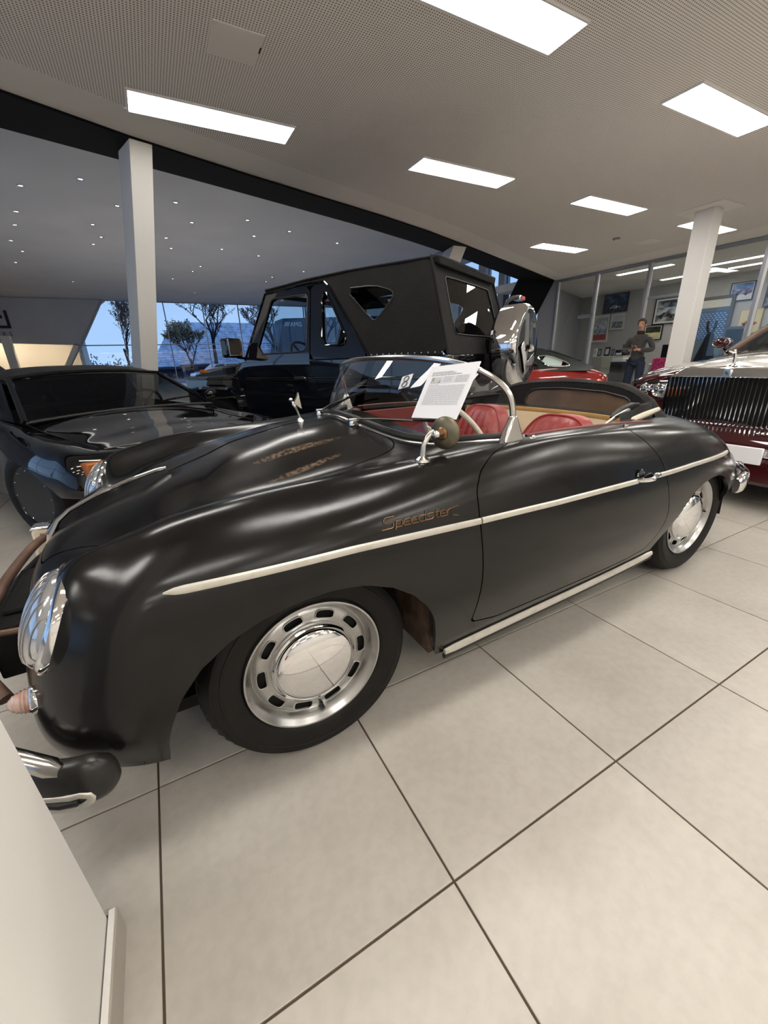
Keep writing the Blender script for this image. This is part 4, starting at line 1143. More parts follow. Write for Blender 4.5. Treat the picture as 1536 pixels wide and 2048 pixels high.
# --- cockpit
mb = MB(); mb.box(.56, 1.95, -.62, .62, .24, .27); mb.build('cockpit_floor', M['canvas'], car)
for sy in (-1, 1):
    mb = MB(); mb.box(.60, 1.62, min(sy * .645, sy * .660), max(sy * .645, sy * .660), .27, .845); mb.build('inner_door_panel', mat('dark_red_card', (.15, .022, .018), .5), car, bevel=.004)
    P = [(x, sy * (.662 if x < 1.55 else .655), top_z(x, .665) + .003) for x in np.linspace(.84, 1.60, 16)]
    mb = MB(); mb.tube([(x, y, z - .004) for x, y, z in P], .007, 8, up=(0, 0, 1)); mb.build('door_top_roll', mat('dark_red_roll', (0.11, 0.02, 0.018), .45), car)
# dash
P = []
for y in np.linspace(-.63, .63, 21):
    x = ws_base(y) + .035; z = top_z(ws_base(y), y) - .004; P.append([(x, y, z + .004), (x + .05, y, z + .004), (x + .085, y, z - .006), (x + .09, y, z - .03), (x + .07, y, z - .10), (x + .06, y, z - .20)])
mb = MB(); mb.grid(P, flip=True); ds = mb.build('dashboard', mat('dash_dark_red', (0.10, 0.022, 0.018), .4), car)
for y, r in ((-.40, .055), (-.27, .055), (-.53, .045)):
    x = ws_base(y) + .118; z = top_z(ws_base(y), y) - .075
    mb = MB(); mb.lathe([(r, 0), (r, .008), (r - .006, .010), (r - .006, .004), (.0001, .004)], Matrix.Translation((x - .008, y, z)) @ Matrix.Rotation(PI / 2, 4, 'Y'), 28); mb.build('gauge', M['worn_chrome'], ds)
# steering wheel (left-hand side = nearest the camera)
c = Vector((.83, -.30, .80)); ax = Vector((.88, 0, .47)).normalized(); q = ax.to_track_quat('Z', 'Y').to_matrix().to_4x4(); M4 = Matrix.Translation(c) @ q
mb = MB(); mb.tube([M4 @ Vector((.195 * math.cos(a), .195 * math.sin(a), 0)) for a in np.linspace(0, 2 * PI, 49)[:-1]], .0105, 10, closed=True); stw = mb.build('steering_wheel', M['ivory'], car, label='thin ivory steering wheel rim')
mb = MB(); mb.lathe([(.03, -.02), (.032, 0), (.026, .012), (.0001, .016)], M4, 20)
for a in (0.3, 2.84, -PI / 2): mb.tube([M4 @ Vector((.02 * math.cos(a), .02 * math.sin(a), -.01)), M4 @ Vector((.19 * math.cos(a), .19 * math.sin(a), 0))], .006, 8)
mb.build('wheel_spokes', M['ivory'], stw)
mb = MB(); mb.tube([c - ax * .01, Vector((.58, -.30, .66))], .016, 10); mb.build('steering_column', M['gloss_black'], stw)


# bucket seats with upright pleats
def seat(x, y, w=.46):
    # backrest: surface with rounded top, pleats
    P = []; nY, nZ = 64, 16
    for i in range(nY + 1):
        t = i / nY * 2 - 1; row = []
        top = .585 * (1 - .42 * abs(t) ** 3.6)
        for j in range(nZ + 1):
            s_ = j / nZ; zz = .27 + s_ * top
            pl = -.014 * abs(math.sin(i / nY * PI * 8)) ** .7 if abs(t) < .82 and s_ > .1 and s_ < .93 else .0
            bul = .035 * (1 - abs(t) ** 4) * (1 - (2 * s_ - 1) ** 6)
            wrap = -.07 * abs(t) ** 3
            row.append((x + .16 * s_ ** 1.3 - bul + pl + wrap, y + t * w / 2 * (1 - .10 * s_ ** 3), zz))
        P.append(row)
    mb = MB(); mb.grid(P, flip=True)
    Pb = [[(px + .075 + .02 * (1 - abs(i / nY * 2 - 1)), py, pz) for (px, py, pz) in row] for i, row in enumerate(P)]
    mb.grid(Pb)
    for (A, B) in ((0, 0), (nY, nY)):
        for j in range(nZ):
            mb.add([P[A][j], P[A][j + 1], Pb[A][j + 1], Pb[A][j]], [(0, 1, 2, 3)])
    for i in range(nY): mb.add([P[i][nZ], P[i + 1][nZ], Pb[i + 1][nZ], Pb[i][nZ]], [(0, 1, 2, 3)])
    s = mb.build('seat_back', M['red_leather'], car, smooth=55, label='oxblood leather seat back with upright pleats')
    ed = [P[0][j] for j in range(4, nZ)] + [P[i][nZ] for i in range(nY + 1)] + [P[nY][j] for j in range(nZ - 1, 3, -1)]
    mb = MB(); mb.tube([(a + .004, b_, c_ + .001) for a, b_, c_ in ed], .007, 8); mb.build('seat_piping', M['red_leather'], s)
    mb = MB(); P = []
    for i in range(21):
        t = i / 20 * 2 - 1; P.append([(x - .42 + .46 * u, y + t * w / 2, .38 + .05 * (1 - t ** 4) * (1 - (2 * u - 1) ** 4) - .004 * abs(math.sin(i / 20 * PI * 6))) for u in np.linspace(0, 1, 9)])
    mb.grid(P, flip=True); mb.box(x - .42, x + .04, y - w / 2, y + w / 2, .27, .378); mb.build('seat_cushion', M['red_leather'], car, bevel=.01)


seat(1.30, -.31, .52); seat(1.36, .29, .50)
# tan lined rear shelf and the half-raised folded hood
P = []
for i in range(25):
    t = i / 24 * 2 - 1; a = t * PI / 2; P.append([(1.60 + .17 * math.cos(a), .62 * math.sin(a), .30), (1.62 + .19 * math.cos(a), .62 * math.sin(a), .60), (1.64 + .22 * math.cos(a), .60 * math.sin(a), .80)])
mb = MB(); mb.grid(P); mb.build('rear_lining', M['tan'], car)
edge_ = [(1.645 + .225 * math.cos(a), .605 * math.sin(a), .812) for a in np.linspace(-PI / 2, PI / 2, 33)]
mb = MB(); mb.tube(edge_, .017, 8, up=(0, 0, 1), flat=.7); mb.build('rear_binding', M['ochre'], car, label='ochre leather edge binding')
mb = MB(); mb.tube([(x, y, z + .018) for x, y, z in edge_], .006, 6); mb.build('binding_bead', M['rubber'], car)
# folded hood: standing rear panel with window, then draped folds behind it
def hood_pt(t, s_):
    a = t * PI / 2
    x = 1.665 + .25 * math.cos(a) + .04 * s_; y = .60 * math.sin(a) * (1 - .05 * s_)
    H = .930 + .050 * math.cos(a) ** 1.2 - .070 * abs(math.sin(a)) ** 4
    if t < 0: H -= .01 * abs(t)
    z = .800 + (H - .800) * s_
    w = .006 * math.sin(t * 23) * (abs(t) > .62) * math.sin(PI * s_)
    return (x + w * 2, y, z)
WIN = rounded([(-.52, .16), (.36, .16), (.33, .80), (-.50, .78)], 2, .12)
Pg = np.array([[hood_pt(t, s_) for s_ in np.linspace(0, 1, 25)] for t in np.linspace(-1, 1, 121)])
S = Surf.from_grid(Pg, -1, 2 / 120, 0, 1 / 24); S.F = [f[::-1] for f in S.F]
fn = lambda D: sdpoly(D[:, 3] * .62, D[:, 4] * .16, [(x * .62, z * .16) for x, z in WIN])
cl = S.clip(lambda D: -fn(D)); wn_ = S.clip(lambda D: fn(D) + .004)
mb = MB(); cl.into(mb, 0)
# folds over the top and down behind
P = []
for t in np.linspace(-1, 1, 61):
    x, y, z = hood_pt(t, 1); a = t * PI / 2; r = math.cos(a); row = [(x, y, z)]
    for k, (dx, dz) in enumerate(((.025, .014), (.06, .012), (.09, -.012), (.125, -.03), (.15, -.075), (.16, -.13))):
        wv = .005 * math.sin(t * 17 + k * 1.3); row.append((x + dx * (.55 + .45 * r), y + math.copysign(dx * .5 * (1 - r), y), max(z + dz + wv, .80)))
    P.append(row)
mb.grid(P); ft = mb.build('folded_hood', M['canvas'], car, smooth=60, label='folded black canvas hood')
mb = MB(); wn_.into(mb, 0); mb.v = [(x + .004, y, z) for x, y, z in mb.v]; mb.build('hood_window', M['brown_plastic'], ft, label='browned plastic rear window')
wp2 = [hood_pt(x, z) for x, z in WIN]
mb = MB(); mb.tube([(a - .002, b_, c_) for a, b_, c_ in wp2], .0055, 6, closed=True); mb.build('window_piping', M['rubber'], ft)
for sy in (-1, 1):
    mb = MB(); mb.tube([(1.36, sy * .60, .845), (1.47, sy * .58, .872), (1.56, sy * .575, .895), (1.66, sy * .56, .90)], [.008, .010, .010, .007], 8, flat=.6); mb.build('hood_bow', M['trim'], ft)
    mb = MB(); mb.tube([(1.50, sy * .62, .855), (1.62, sy * .625, .878), (1.76, sy * .60, .886)], [.012, .013, .010], 8); mb.build('hood_side_bar', M['ivory'], ft)
    mb = MB(); mb.prism(rounded([(1.46, .86), (1.50, .90), (1.60, .925), (1.66, .92), (1.64, .895), (1.54, .872)], 1), sy * .565 - .012, sy * .565 + .012, 'y'); mb.build('latch_flap', M['rubber'], ft, bevel=.004)
    mb = MB(); P = []
    for u in np.linspace(0, 1, 15):
        x = 1.44 + .46 * u; P.append([(x, sy * (.628 - .12 * u ** 2.5 + .006 * math.sin(u * 15)), .862 - .004 * u), (x + .02, sy * (.600 - .12 * u ** 2.5), .885 + .028 * math.sin(PI * u * .8) + .004 * math.sin(u * 21)), (x + .03, sy * (.55 - .12 * u ** 2), .872 + .03 * u)])
    mb.grid(P); mb.build('hood_cover_fold', M['canvas'], ft, smooth=60)
    mb = MB(); mb.tube([p[0] for p in P], .006, 6); mb.build('fold_hem', M['rubber'], ft)

# --- sheet of printed information leaning on the windscreen
TL, TR, BR_, BL = Vector((.600, -.437, 1.109)), Vector((.615, -.664, 1.1245)), Vector((.545, -.672, .948)), Vector((.505, -.452, .948))
sheet = thing('information_sheet', (0, 0, 0), 0, 'white laminated information sheet with a small photo leaning on the roadster windscreen', 'sign')
sheet.location = car.location + Vector((0, 0, 0)); sheet.rotation_euler = (0, 0, math.radians(.8))
nn = (TR - TL).cross(BL - TL).normalized()
BR_ = BR_ - nn * ((BR_ - TL).dot(nn))
nn = nn if nn.x < 0 else -nn


def sh(u, v, o=0.0):
    return (TL * (1 - u) + TR * u) * (1 - v) + (BL * (1 - u) + BR_ * u) * v + nn * o


mb = MB(); mb.add([sh(0, 0), sh(1, 0), sh(1, 1), sh(0, 1), sh(0, 0, -.003), sh(1, 0, -.003), sh(1, 1, -.003), sh(0, 1, -.003)], [(0, 1, 2, 3), (7, 6, 5, 4), (0, 4, 5, 1), (1, 5, 6, 2), (2, 6, 7, 3), (3, 7, 4, 0)])
mb.build('paper', M['white'], sheet, smooth=0)
mb = MB(); rng = random.Random(5)


def bar(u0, u1, v0, v1, o=.0006): mb.add([sh(u0, v0, o), sh(u1, v0, o), sh(u1, v1, o), sh(u0, v1, o)], [(0, 1, 2, 3)])


def words(u0, u1, v, hgt):
    u = u0
    while u < u1:
        w_ = min(rng.uniform(.012, .05), u1 - u)
        if w_ > .006: bar(u, u + w_, v, v + hgt)
        u += w_ + .010


words(.10, .55, .125, .014); words(.10, .62, .150, .014); words(.10, .74, .178, .017)
for k in range(4): words(.40, .58, .232 + k * .026, .009)
for k in range(5): words(.66, .90, .225 + k * .026, .009)
words(.12, .34, .37, .010)
for k in range(19): words(.12, .90, .392 + k * .0195, .0065)
mb.build('printed_text', mat('grey_print', (0.28, 0.28, 0.30), .7), sheet, smooth=0)
mb = MB(); bar(.14, .35, .235, .34, .0008); mb.build('printed_photo', mat('print_photo', (0.25, 0.25, 0.24), .6, noise=(60, (0.55, 0.55, 0.52), .4, .6, 3)), sheet, smooth=0)
mb = MB(); bar(.12, .92, .215, .352, .0003); mb.build('grey_table_tint', mat('table_tint', (.66, .66, .68), .6), sheet, smooth=0)

# ================================================================== shared vehicle helpers
def sheet_obj(name, outer, holes, yf, m, parent, th=.012, step=.03, flip=False, plane='xz', label=None, xoff=None):
    """flat or gently curved panel cut to an outline with holes; yf(a,b) gives the third coordinate"""
    xs = [p[0] for p in outer]; zs = [p[1] for p in outer]
    na = max(2, int((max(xs) - min(xs)) / step)); nb = max(2, int((max(zs) - min(zs)) / step))
    A, B = np.meshgrid(np.linspace(min(xs) - 1e-3, max(xs) + 1e-3, na + 1), np.linspace(min(zs) - 1e-3, max(zs) + 1e-3, nb + 1), indexing='ij')
    P = np.stack([A, np.zeros_like(A), B], -1)
    S = Surf.from_grid(P)
    S.D[:, 3] = S.D[:, 0]; S.D[:, 4] = S.D[:, 2]
    S = S.clip(lambda D: sdpoly(D[:, 3], D[:, 4], outer))
    for h_ in holes: S = S.clip(lambda D, h_=h_: -sdpoly(D[:, 3], D[:, 4], h_))
    for k in range(len(S.D)):
        a, b = S.D[k, 3], S.D[k, 4]; c = yf(a, b)
        S.D[k, :3] = (a, c, b) if plane == 'xz' else ((c, a, b) if plane == 'yz' else (a, b, c))
    if flip: S.F = [f[::-1] for f in S.F]
    mb = MB(); S.into(mb, th)
    o = mb.build(name, m, parent, smooth=40)
    if label: o['label'] = label
    return o


def outline_tube(name, poly, yf, r, m, parent, plane='xz', n=6, closed=True):
    P = []
    for a, b in poly:
        c = yf(a, b); P.append((a, c, b) if plane == 'xz' else ((c, a, b) if plane == 'yz' else (a, b, c)))
    mb = MB(); mb.tube(P, r, n, closed=closed); return mb.build(name, m, parent)


def road_wheel(parent, x, y, R, w, rimr, side, rim_m, spokes=5, label=None, face=None):
    q = (PI / 2 if side < 0 else -PI / 2, 0, 0)
    mb = MB(); mb.lathe([(rimr, -.0), (rimr + .01, .006), (R * .86, .010), (R * .96, -.004), (R, -.03), (R, -w + .03), (R * .96, -w + .004), (rimr, -w)], None, 48, caps=False)
    for k in range(24):
        a = 2 * PI * k / 24
    ty = mb.mesh('tyre', M['tyre'])
    mb = MB(); mb.lathe([(rimr, .0), (rimr - .006, .004), (rimr - .014, -.004), (rimr - .02, -.05), (rimr - .03, -.10), (.02, -.105)], None, 40)
    mb.lathe([(.0001, -.01), (.045, -.012), (.055, -.03), (.05, -.05)], None, 20)
    for k in range(spokes):
        a = 2 * PI * k / spokes; c_, s_ = math.cos(a), math.sin(a); wd = .035 if spokes < 8 else .014
        mb.hexa([(c_ * .03 - s_ * wd, s_ * .03 + c_ * wd, -.05), (c_ * .03 + s_ * wd, s_ * .03 - c_ * wd, -.05), (c_ * (rimr - .012) + s_ * wd * .7, s_ * (rimr - .012) - c_ * wd * .7, -.035), (c_ * (rimr - .012) - s_ * wd * .7, s_ * (rimr - .012) + c_ * wd * .7, -.035),
                 (c_ * .03 - s_ * wd, s_ * .03 + c_ * wd, -.022), (c_ * .03 + s_ * wd, s_ * .03 - c_ * wd, -.022), (c_ * (rimr - .012) + s_ * wd * .7, s_ * (rimr - .012) - c_ * wd * .7, -.008), (c_ * (rimr - .012) - s_ * wd * .7, s_ * (rimr - .012) + c_ * wd * .7, -.008)])
    wh = part('wheel', mb.mesh('wheel', rim_m), parent, (x, y, R), q)
    part('tyre', ty, wh)
    return wh


def interior(parent, x0, x1, w, z0, zs, lhd=-1, wheel_x=None, seats=True):
    mb = MB(); mb.box(x0, x1, -w, w, z0, z0 + .03); o = mb.build('cabin_floor', M['dark'], parent)
    mb = MB(); mb.box(x0 + .02, x0 + .28, -w, w, zs - .30, zs - .02); mb.build('dashboard', M['rubber'], parent, bevel=.03)
    if seats:
        for sy in (-1, 1):
            mb = MB(); mb.box(x0 + .75, x0 + 1.22, sy * w * .5 - .24, sy * w * .5 + .24, z0 + .15, z0 + .32)
            mb.hexa([(x0 + 1.12, sy * w * .5 - .24, z0 + .3), (x0 + 1.26, sy * w * .5 - .24, z0 + .3), (x0 + 1.26, sy * w * .5 + .24, z0 + .3), (x0 + 1.12, sy * w * .5 + .24, z0 + .3),
                     (x0 + 1.30, sy * w * .5 - .20, zs + .12), (x0 + 1.40, sy * w * .5 - .20, zs + .12), (x0 + 1.40, sy * w * .5 + .20, zs + .12), (x0 + 1.30, sy * w * .5 + .20, zs + .12)])
            mb.build('seat', M['rubber'], parent, bevel=.04)
    wx = wheel_x or x0 + .45
    c = Vector((wx, lhd * w * .48, zs - .02)); q = Vector((.85, 0, .52)).to_track_quat('Z', 'Y').to_matrix().to_4x4(); M4 = Matrix.Translation(c) @ q
    mb = MB(); mb.tube([M4 @ Vector((.19 * math.cos(a), .19 * math.sin(a), 0)) for a in np.linspace(0, 2 * PI, 37)[:-1]], .014, 8, closed=True)
    for a in (0, 2.1, 4.2): mb.tube([M4 @ Vector((0, 0, -.02)), M4 @ Vector((.18 * math.cos(a), .18 * math.sin(a), 0))], .012, 6)
    mb.build('steering_wheel', M['rubber'], parent)


# ================================================================== black off-roader with canvas top
off = thing('off_roader', (1.43, 6.05, 0), math.radians(-62.4), 'tall black open off-roader with black canvas top and chrome spare wheel cover', 'car')
BP = M['gloss_navy']
SIDE = [(-.66, .55), (-.66, .95), (-.60, 1.005), (.40, 1.03), (.55, 1.165), (3.15, 1.165), (3.15, .55), (2.86, .50), (2.83, .72), (2.72, .85), (2.55, .91), (2.25, .91), (2.08, .85), (1.97, .72), (1.94, .42), (.46, .42), (.43, .72), (.32, .85), (.15, .90), (-.15, .90), (-.32, .85), (-.43, .72), (-.46, .55)]
mb = MB(); mb.prism(SIDE, -.815, .815, 'y'); gb = mb.build('body', BP, off, bevel=.012, smooth=30)
mb = MB(); mb.hexa([(-.66, -.60, .98), (.52, -.62, 1.0), (.52, .62, 1.0), (-.66, .60, .98), (-.64, -.56, 1.09), (.54, -.58, 1.185), (.54, .58, 1.185), (-.64, .56, 1.09)]); mb.build('bonnet', BP, off, bevel=.03)
mb = MB(); mb.hexa([(-.52, -.80, .98), (.45, -.81, 1.0), (.45, -.60, 1.0), (-.52, -.60, .98), (-.50, -.76, 1.035), (.52, -.79, 1.15), (.52, -.60, 1.17), (-.50, -.58, 1.06)]); mb.build('wing_top', BP, off, bevel=.02)
for k in range(5):
    mb = MB(); mb.box(.18, .36, -.822, -.80, 1.045 + k * .018, 1.053 + k * .018); mb.build('vent_slat', M['rubber'], off)
mb = MB(); mb.box(-.78, -.64, -.80, .80, .42, .64); mb.build('front_bumper', M['rubber'], off, bevel=.02)
mb = MB(); mb.box(-.69, -.655, -.45, .45, .70, 1.0); mb.build('grille', M['rubber'], off, bevel=.01)
for sy in (-1, 1):
    M5 = Matrix.Translation((-.66, sy * .60, .86)) @ Matrix.Rotation(-PI / 2, 4, 'Y'); mb = MB(); mb.lathe([(.10, 0), (.10, .02), (.09, .03), (.0001, .05)], M5, 28); mb.build('headlamp', M['lens'], off)
    M5 = Matrix.Translation((-.35, sy * .72, 1.04)); mb = MB(); mb.box(-.06, .06, -.04, .04, 0, .05, M5); mb.build('indicator', M['amber'], off, bevel=.015)
    # flares
    for cx in (0, 2.4):
        P = []
        for k in range(15):
            a = PI * k / 14; r = .47
            P.append([(cx - min(.46, max(-.46, r * 1.18 * math.cos(a))), sy * y, .46 + .43 * min(1, 1.25 * math.sin(a)) + dz) for y, dz in ((.80, .01), (.88, .0), (.885, -.03), (.80, -.035))])
        mb = MB(); mb.grid(P); mb.build('wheel_flare', BP, off)
        road_wheel(off, cx, sy * .84, .37, .24, .20, sy, M['rim'])
    for x0, x1 in ((-.60, .44), (.60, 1.55), (1.58, 3.10)):
        mb = MB(); mb.box(x0, x1, sy * .815 - .012, sy * .815 + .012, .965, .995); mb.build('rub_strip', M['gloss_black'], off, bevel=.008)
        if x0 > 0: mb = MB(); mb.box(x0, min(x1, 1.93), sy * .815 - .004, sy * .815 + .004, .775, .785); mb.build('body_crease', M['gloss_black'], off)
sideY = lambda x, z: -.818 + .11 * max(0, z - 1.165) / .72
DW = rounded([(.80, 1.235), (1.05, 1.745), (1.10, 1.775), (1.56, 1.765), (1.585, 1.74), (1.575, 1.29), (1.54, 1.24)], 1, .15)
DO = [(.62, 1.0), (.62, 1.18), (.97, 1.83), (1.62, 1.84), (1.62, 1.0)]
QO = [(1.63, 1.165), (1.63, 1.86), (1.80, 1.85), (1.87, 1.80), (2.37, 1.165)]
QW = rounded([(1.79, 1.29), (1.775, 1.70), (1.80, 1.755), (1.84, 1.755), (2.09, 1.36), (2.08, 1.30), (2.03, 1.28)], 1, .2)
SO = [(.98, 1.835), (1.0, 1.875), (1.60, 1.905), (2.1, 1.915), (2.93, 1.905), (3.15, 1.165), (2.375, 1.165), (1.875, 1.81), (1.80, 1.86), (1.62, 1.862), (1.3, 1.85)]
TW = rounded([(2.06, 1.765), (2.40, 1.755), (2.59, 1.695), (2.605, 1.64), (2.44, 1.475), (2.39, 1.475)], 1, .2)
for sy in (-1, 1):
    yf = (lambda x, z: sideY(x, z)) if sy < 0 else (lambda x, z: -sideY(x, z))
    fl = sy > 0
    d = sheet_obj('door', DO, [DW], lambda x, z: yf(x, z) + (-.004 if sy < 0 else .004), BP, off, th=.035, flip=fl, step=.05)
    sheet_obj('door_window', DW, [], lambda x, z: yf(x, z) * .985, M['winglass'], d, th=0, flip=fl, step=.08)
    outline_tube('window_seal', DW, yf, .009, M['rubber'], d)
    mb = MB(); mb.box(1.40, 1.53, sy * .835 - .012, sy * .835 + .012, .975, 1.0); mb.build('door_handle', M['rubber'], d, bevel=.006)
    mb = MB(); mb.lathe([(.012, 0), (.010, .012), (.0001, .014)], Matrix.Translation((1.545, sy * .825, .985)) @ Matrix.Rotation(-sy * PI / 2, 4, 'X'), 14); mb.build('lock_button', M['chrome'], d)
    q_ = sheet_obj('quarter_panel', QO, [QW], yf, BP, off, th=.03, flip=fl, step=.05)
    sheet_obj('quarter_window', QW, [], lambda x, z: yf(x, z) * .985, M['winglass'], q_, th=0, flip=fl, step=.08)
    outline_tube('quarter_seal', QW, lambda x, z: yf(x, z) * 1.004, .011, M['gloss_black'], q_)
    outline_tube('slanted_rail', [(.62, 1.18), (.97, 1.83), (1.62, 1.86), (1.80, 1.86), (1.875, 1.80), (2.375, 1.165)], lambda x, z: yf(x, z) * 1.005, .013, M['gloss_black'], off, closed=False)
    sd = sheet_obj('canvas_side', SO, [TW], lambda x, z: yf(x, z) * (1.0 + .004 * math.sin(x * 9)) + .012 * sy * math.sin(max(0, min(1, (z - 1.165) / .78)) * PI) * (x > 2.3), M['canvas'], off, th=.01, flip=fl, step=.05)
    sheet_obj('side_window', TW, [], lambda x, z: yf(x, z) * .99, M['tint'], sd, th=0, flip=fl, step=.08)
    outline_tube('side_window_piping', TW, lambda x, z: yf(x, z) * 1.012, .007, M['rubber'], sd)
    for k in range(12):
        mb = MB(); mb.lathe([(.008, 0), (.006, .008), (.0001, .009)], Matrix.Translation((2.40 + k * .065, sy * .822, 1.185)) @ Matrix.Rotation(-sy * PI / 2, 4, 'X'), 8); mb.build('canvas_stud', M['chrome'], sd)
    # mirror
    mb = MB(); mb.box(.56, .70, sy * .99 - .10, sy * .99 + .10, 1.21, 1.41); mr_ = mb.build('door_mirror', M['gloss_black'], off, bevel=.03)
    mb = MB(); mb.tube([(.66, sy * .82, 1.20), (.66, sy * .95, 1.215), (.64, sy * .98, 1.25)], .014, 8); mb.build('mirror_arm', M['gloss_black'], mr_)
    mb = MB(); mb.box(.702, .706, sy * .99 - .085, sy * .99 + .085, 1.23, 1.39); mb.build('mirror_glass', M['chrome'], mr_)
# canvas roof skin with sag between bows
P = []
for x in np.linspace(.985, 2.93, 40):
    z1 = float(np.interp(x, [.985, 1.6, 2.1, 2.93], [1.870, 1.905, 1.915, 1.905])); row = []
    sag = -.012 * abs(math.sin((x - .98) / 1.95 * PI * 3))
    for t in np.linspace(-1, 1, 21):
        row.append((x, t * (abs(sideY(x, z1)) + .003), z1 + .035 * (1 - t ** 4) + sag * (1 - t ** 2) * 1.0 - .004 * abs(t) ** 8))
    P.append(row)
mb = MB(); mb.grid(P); P2 = [(p[0][0] - .0, p[0][1], p[0][2]) for p in P]; mb.build('canvas_roof', M['canvas'], off, smooth=60)
mb = MB(); mb.tube([(P[0][k][0], P[0][k][1], P[0][k][2] - .006) for k in range(21)], .02, 8); mb.build('roof_header', M['gloss_black'], off)
for s_ in (0, -1):
    mb = MB(); mb.tube([P[i][s_] for i in range(40)], .010, 6); mb.build('roof_seam', M['canvas'], off)
# rear canvas with window
rx = lambda y, z: 2.935 + (1.905 - z) / .74 * .215
RO_ = [(-.80, 1.165), (-.705, 1.90), (-.35, 1.93), (.35, 1.93), (.705, 1.90), (.80, 1.165)]
RW = rounded([(-.56, 1.345), (-.52, 1.77), (-.47, 1.79), (.47, 1.79), (.52, 1.77), (.56, 1.345), (.52, 1.325), (-.52, 1.325)], 1, .2)
rc = sheet_obj('canvas_rear', RO_, [RW], rx, M['canvas'], off, th=.01, plane='yz', step=.05)
sheet_obj('rear_window', RW, [], lambda y, z: rx(y, z) - .004, M['winglass'], rc, th=0, plane='yz', step=.1)
outline_tube('rear_window_piping', RW, lambda y, z: rx(y, z) + .003, .006, M['rubber'], rc, plane='yz')
outline_tube('rear_corner_seam', [(-.80, 1.165), (-.705, 1.90), (-.35, 1.935), (.35, 1.935), (.705, 1.90), (.80, 1.165)], lambda y, z: rx(y, z) + .004, .014, M['canvas'], rc, plane='yz', closed=False)
mb = MB(); mb.prism([(2.90, 1.935), (3.00, 1.915), (2.99, 1.85), (2.93, 1.87)], -.66, .66, 'y'); mb.build('rear_valance', M['canvas'], off, bevel=.012)
# windscreen
wx_ = lambda y, z: .60 + (z - 1.18) / .67 * .36
WO = [(-.76, 1.18), (-.715, 1.86), (.715, 1.86), (.76, 1.18)]; WI = [(-.70, 1.23), (-.66, 1.82), (.66, 1.82), (.70, 1.23)]
wf_ = sheet_obj('windscreen_frame', WO, [WI], wx_, BP, off, th=.04, plane='yz', flip=True, step=.08)
sheet_obj('windscreen', WI, [], lambda y, z: wx_(y, z) + .02, M['winglass'], wf_, th=0, plane='yz', step=.2)
interior(off, .60, 3.0, .74, .60, 1.22, lhd=-1, wheel_x=1.12)
mb = MB(); mb.tube([(1.68, -.68, 1.1), (1.70, -.66, 1.70), (1.70, -.5, 1.80), (1.70, .5, 1.80), (1.70, .66, 1.70), (1.68, .68, 1.1)], .028, 8); mb.build('roll_bar', M['gloss_black'], off)
# spare wheel with chrome cover
M5 = Matrix.Translation((3.22, .33, 1.22)) @ Matrix.Rotation(PI / 2, 4, 'Y')
mb = MB(); mb.lathe([(.36, 0), (.385, .03), (.388, .20), (.38, .235), (.365, .255), (.34, .262), (.335, .262)], M5, 64, caps=False)
sc_o = mb.build('spare_wheel_cover', M['chrome'], off, label='polished chrome spare wheel ring')
mb = MB(); mb.lathe([(.336, .260), (.32, .258), (.28, .262), (.15, .268), (.0001, .27)], M5, 48); mb.build('cover_disc', M['gloss_black'], sc_o)
mb = MB(); mb.lathe([(.0001, 0), (.35, 0), (.36, .0)], M5, 40); mb.build('spare_tyre', M['tyre'], sc_o)
for a, r, w_ in ((.35, .20, .10), (-.9, .20, .05)):
    mb = MB(); mb.box(-.05, .05, -.16, .16, .272, .279, M5 @ Matrix.Rotation(a, 4, 'Z') @ Matrix.Translation((.17, 0, 0))); mb.build('cover_plate', M['chrome'], sc_o, bevel=.01)
mb = MB(); mb.tube([M5 @ Vector((0, .06, .285)), M5 @ Vector((.03, .03, .30)), M5 @ Vector((.0, .0, .285)), M5 @ Vector((.04, -.04, .30))], .018, 8); mb.build('cover_emblem', M['chrome'], sc_o)
mb = MB(); mb.box(3.13, 3.24, .10, .56, .9, 1.3); mb.build('wheel_carrier', M['gloss_black'], off)
mb = MB(); mb.box(3.10, 3.28, -.80, .80, .48, .66); mb.build('rear_bumper', M['rubber'], off, bevel=.02)
mb = MB(); mb.tube([(3.06, .74, 1.30), (3.07, .76, 1.60), (3.09, .80, 1.69), (3.12, .90, 1.735), (3.14, 1.0, 1.745)], .022, 10); al = mb.build('work_lamp_pole', M['rubber'], off)
mb = MB(); mb.box(3.09, 3.18, .96, 1.14, 1.715, 1.765); mb.build('work_lamp', M['chrome'], al, bevel=.012)
mb = MB(); mb.box(3.175, 3.186, 1.0, 1.13, 1.722, 1.758); mb.build('red_reflector', mat('red_reflector', (.4, .02, .02), .2), al)
o = part('model_badge', text_mesh('V8', .055, .002, M['chrome']), off, (.44, -.8185, .835), (PI / 2, 0, 0))

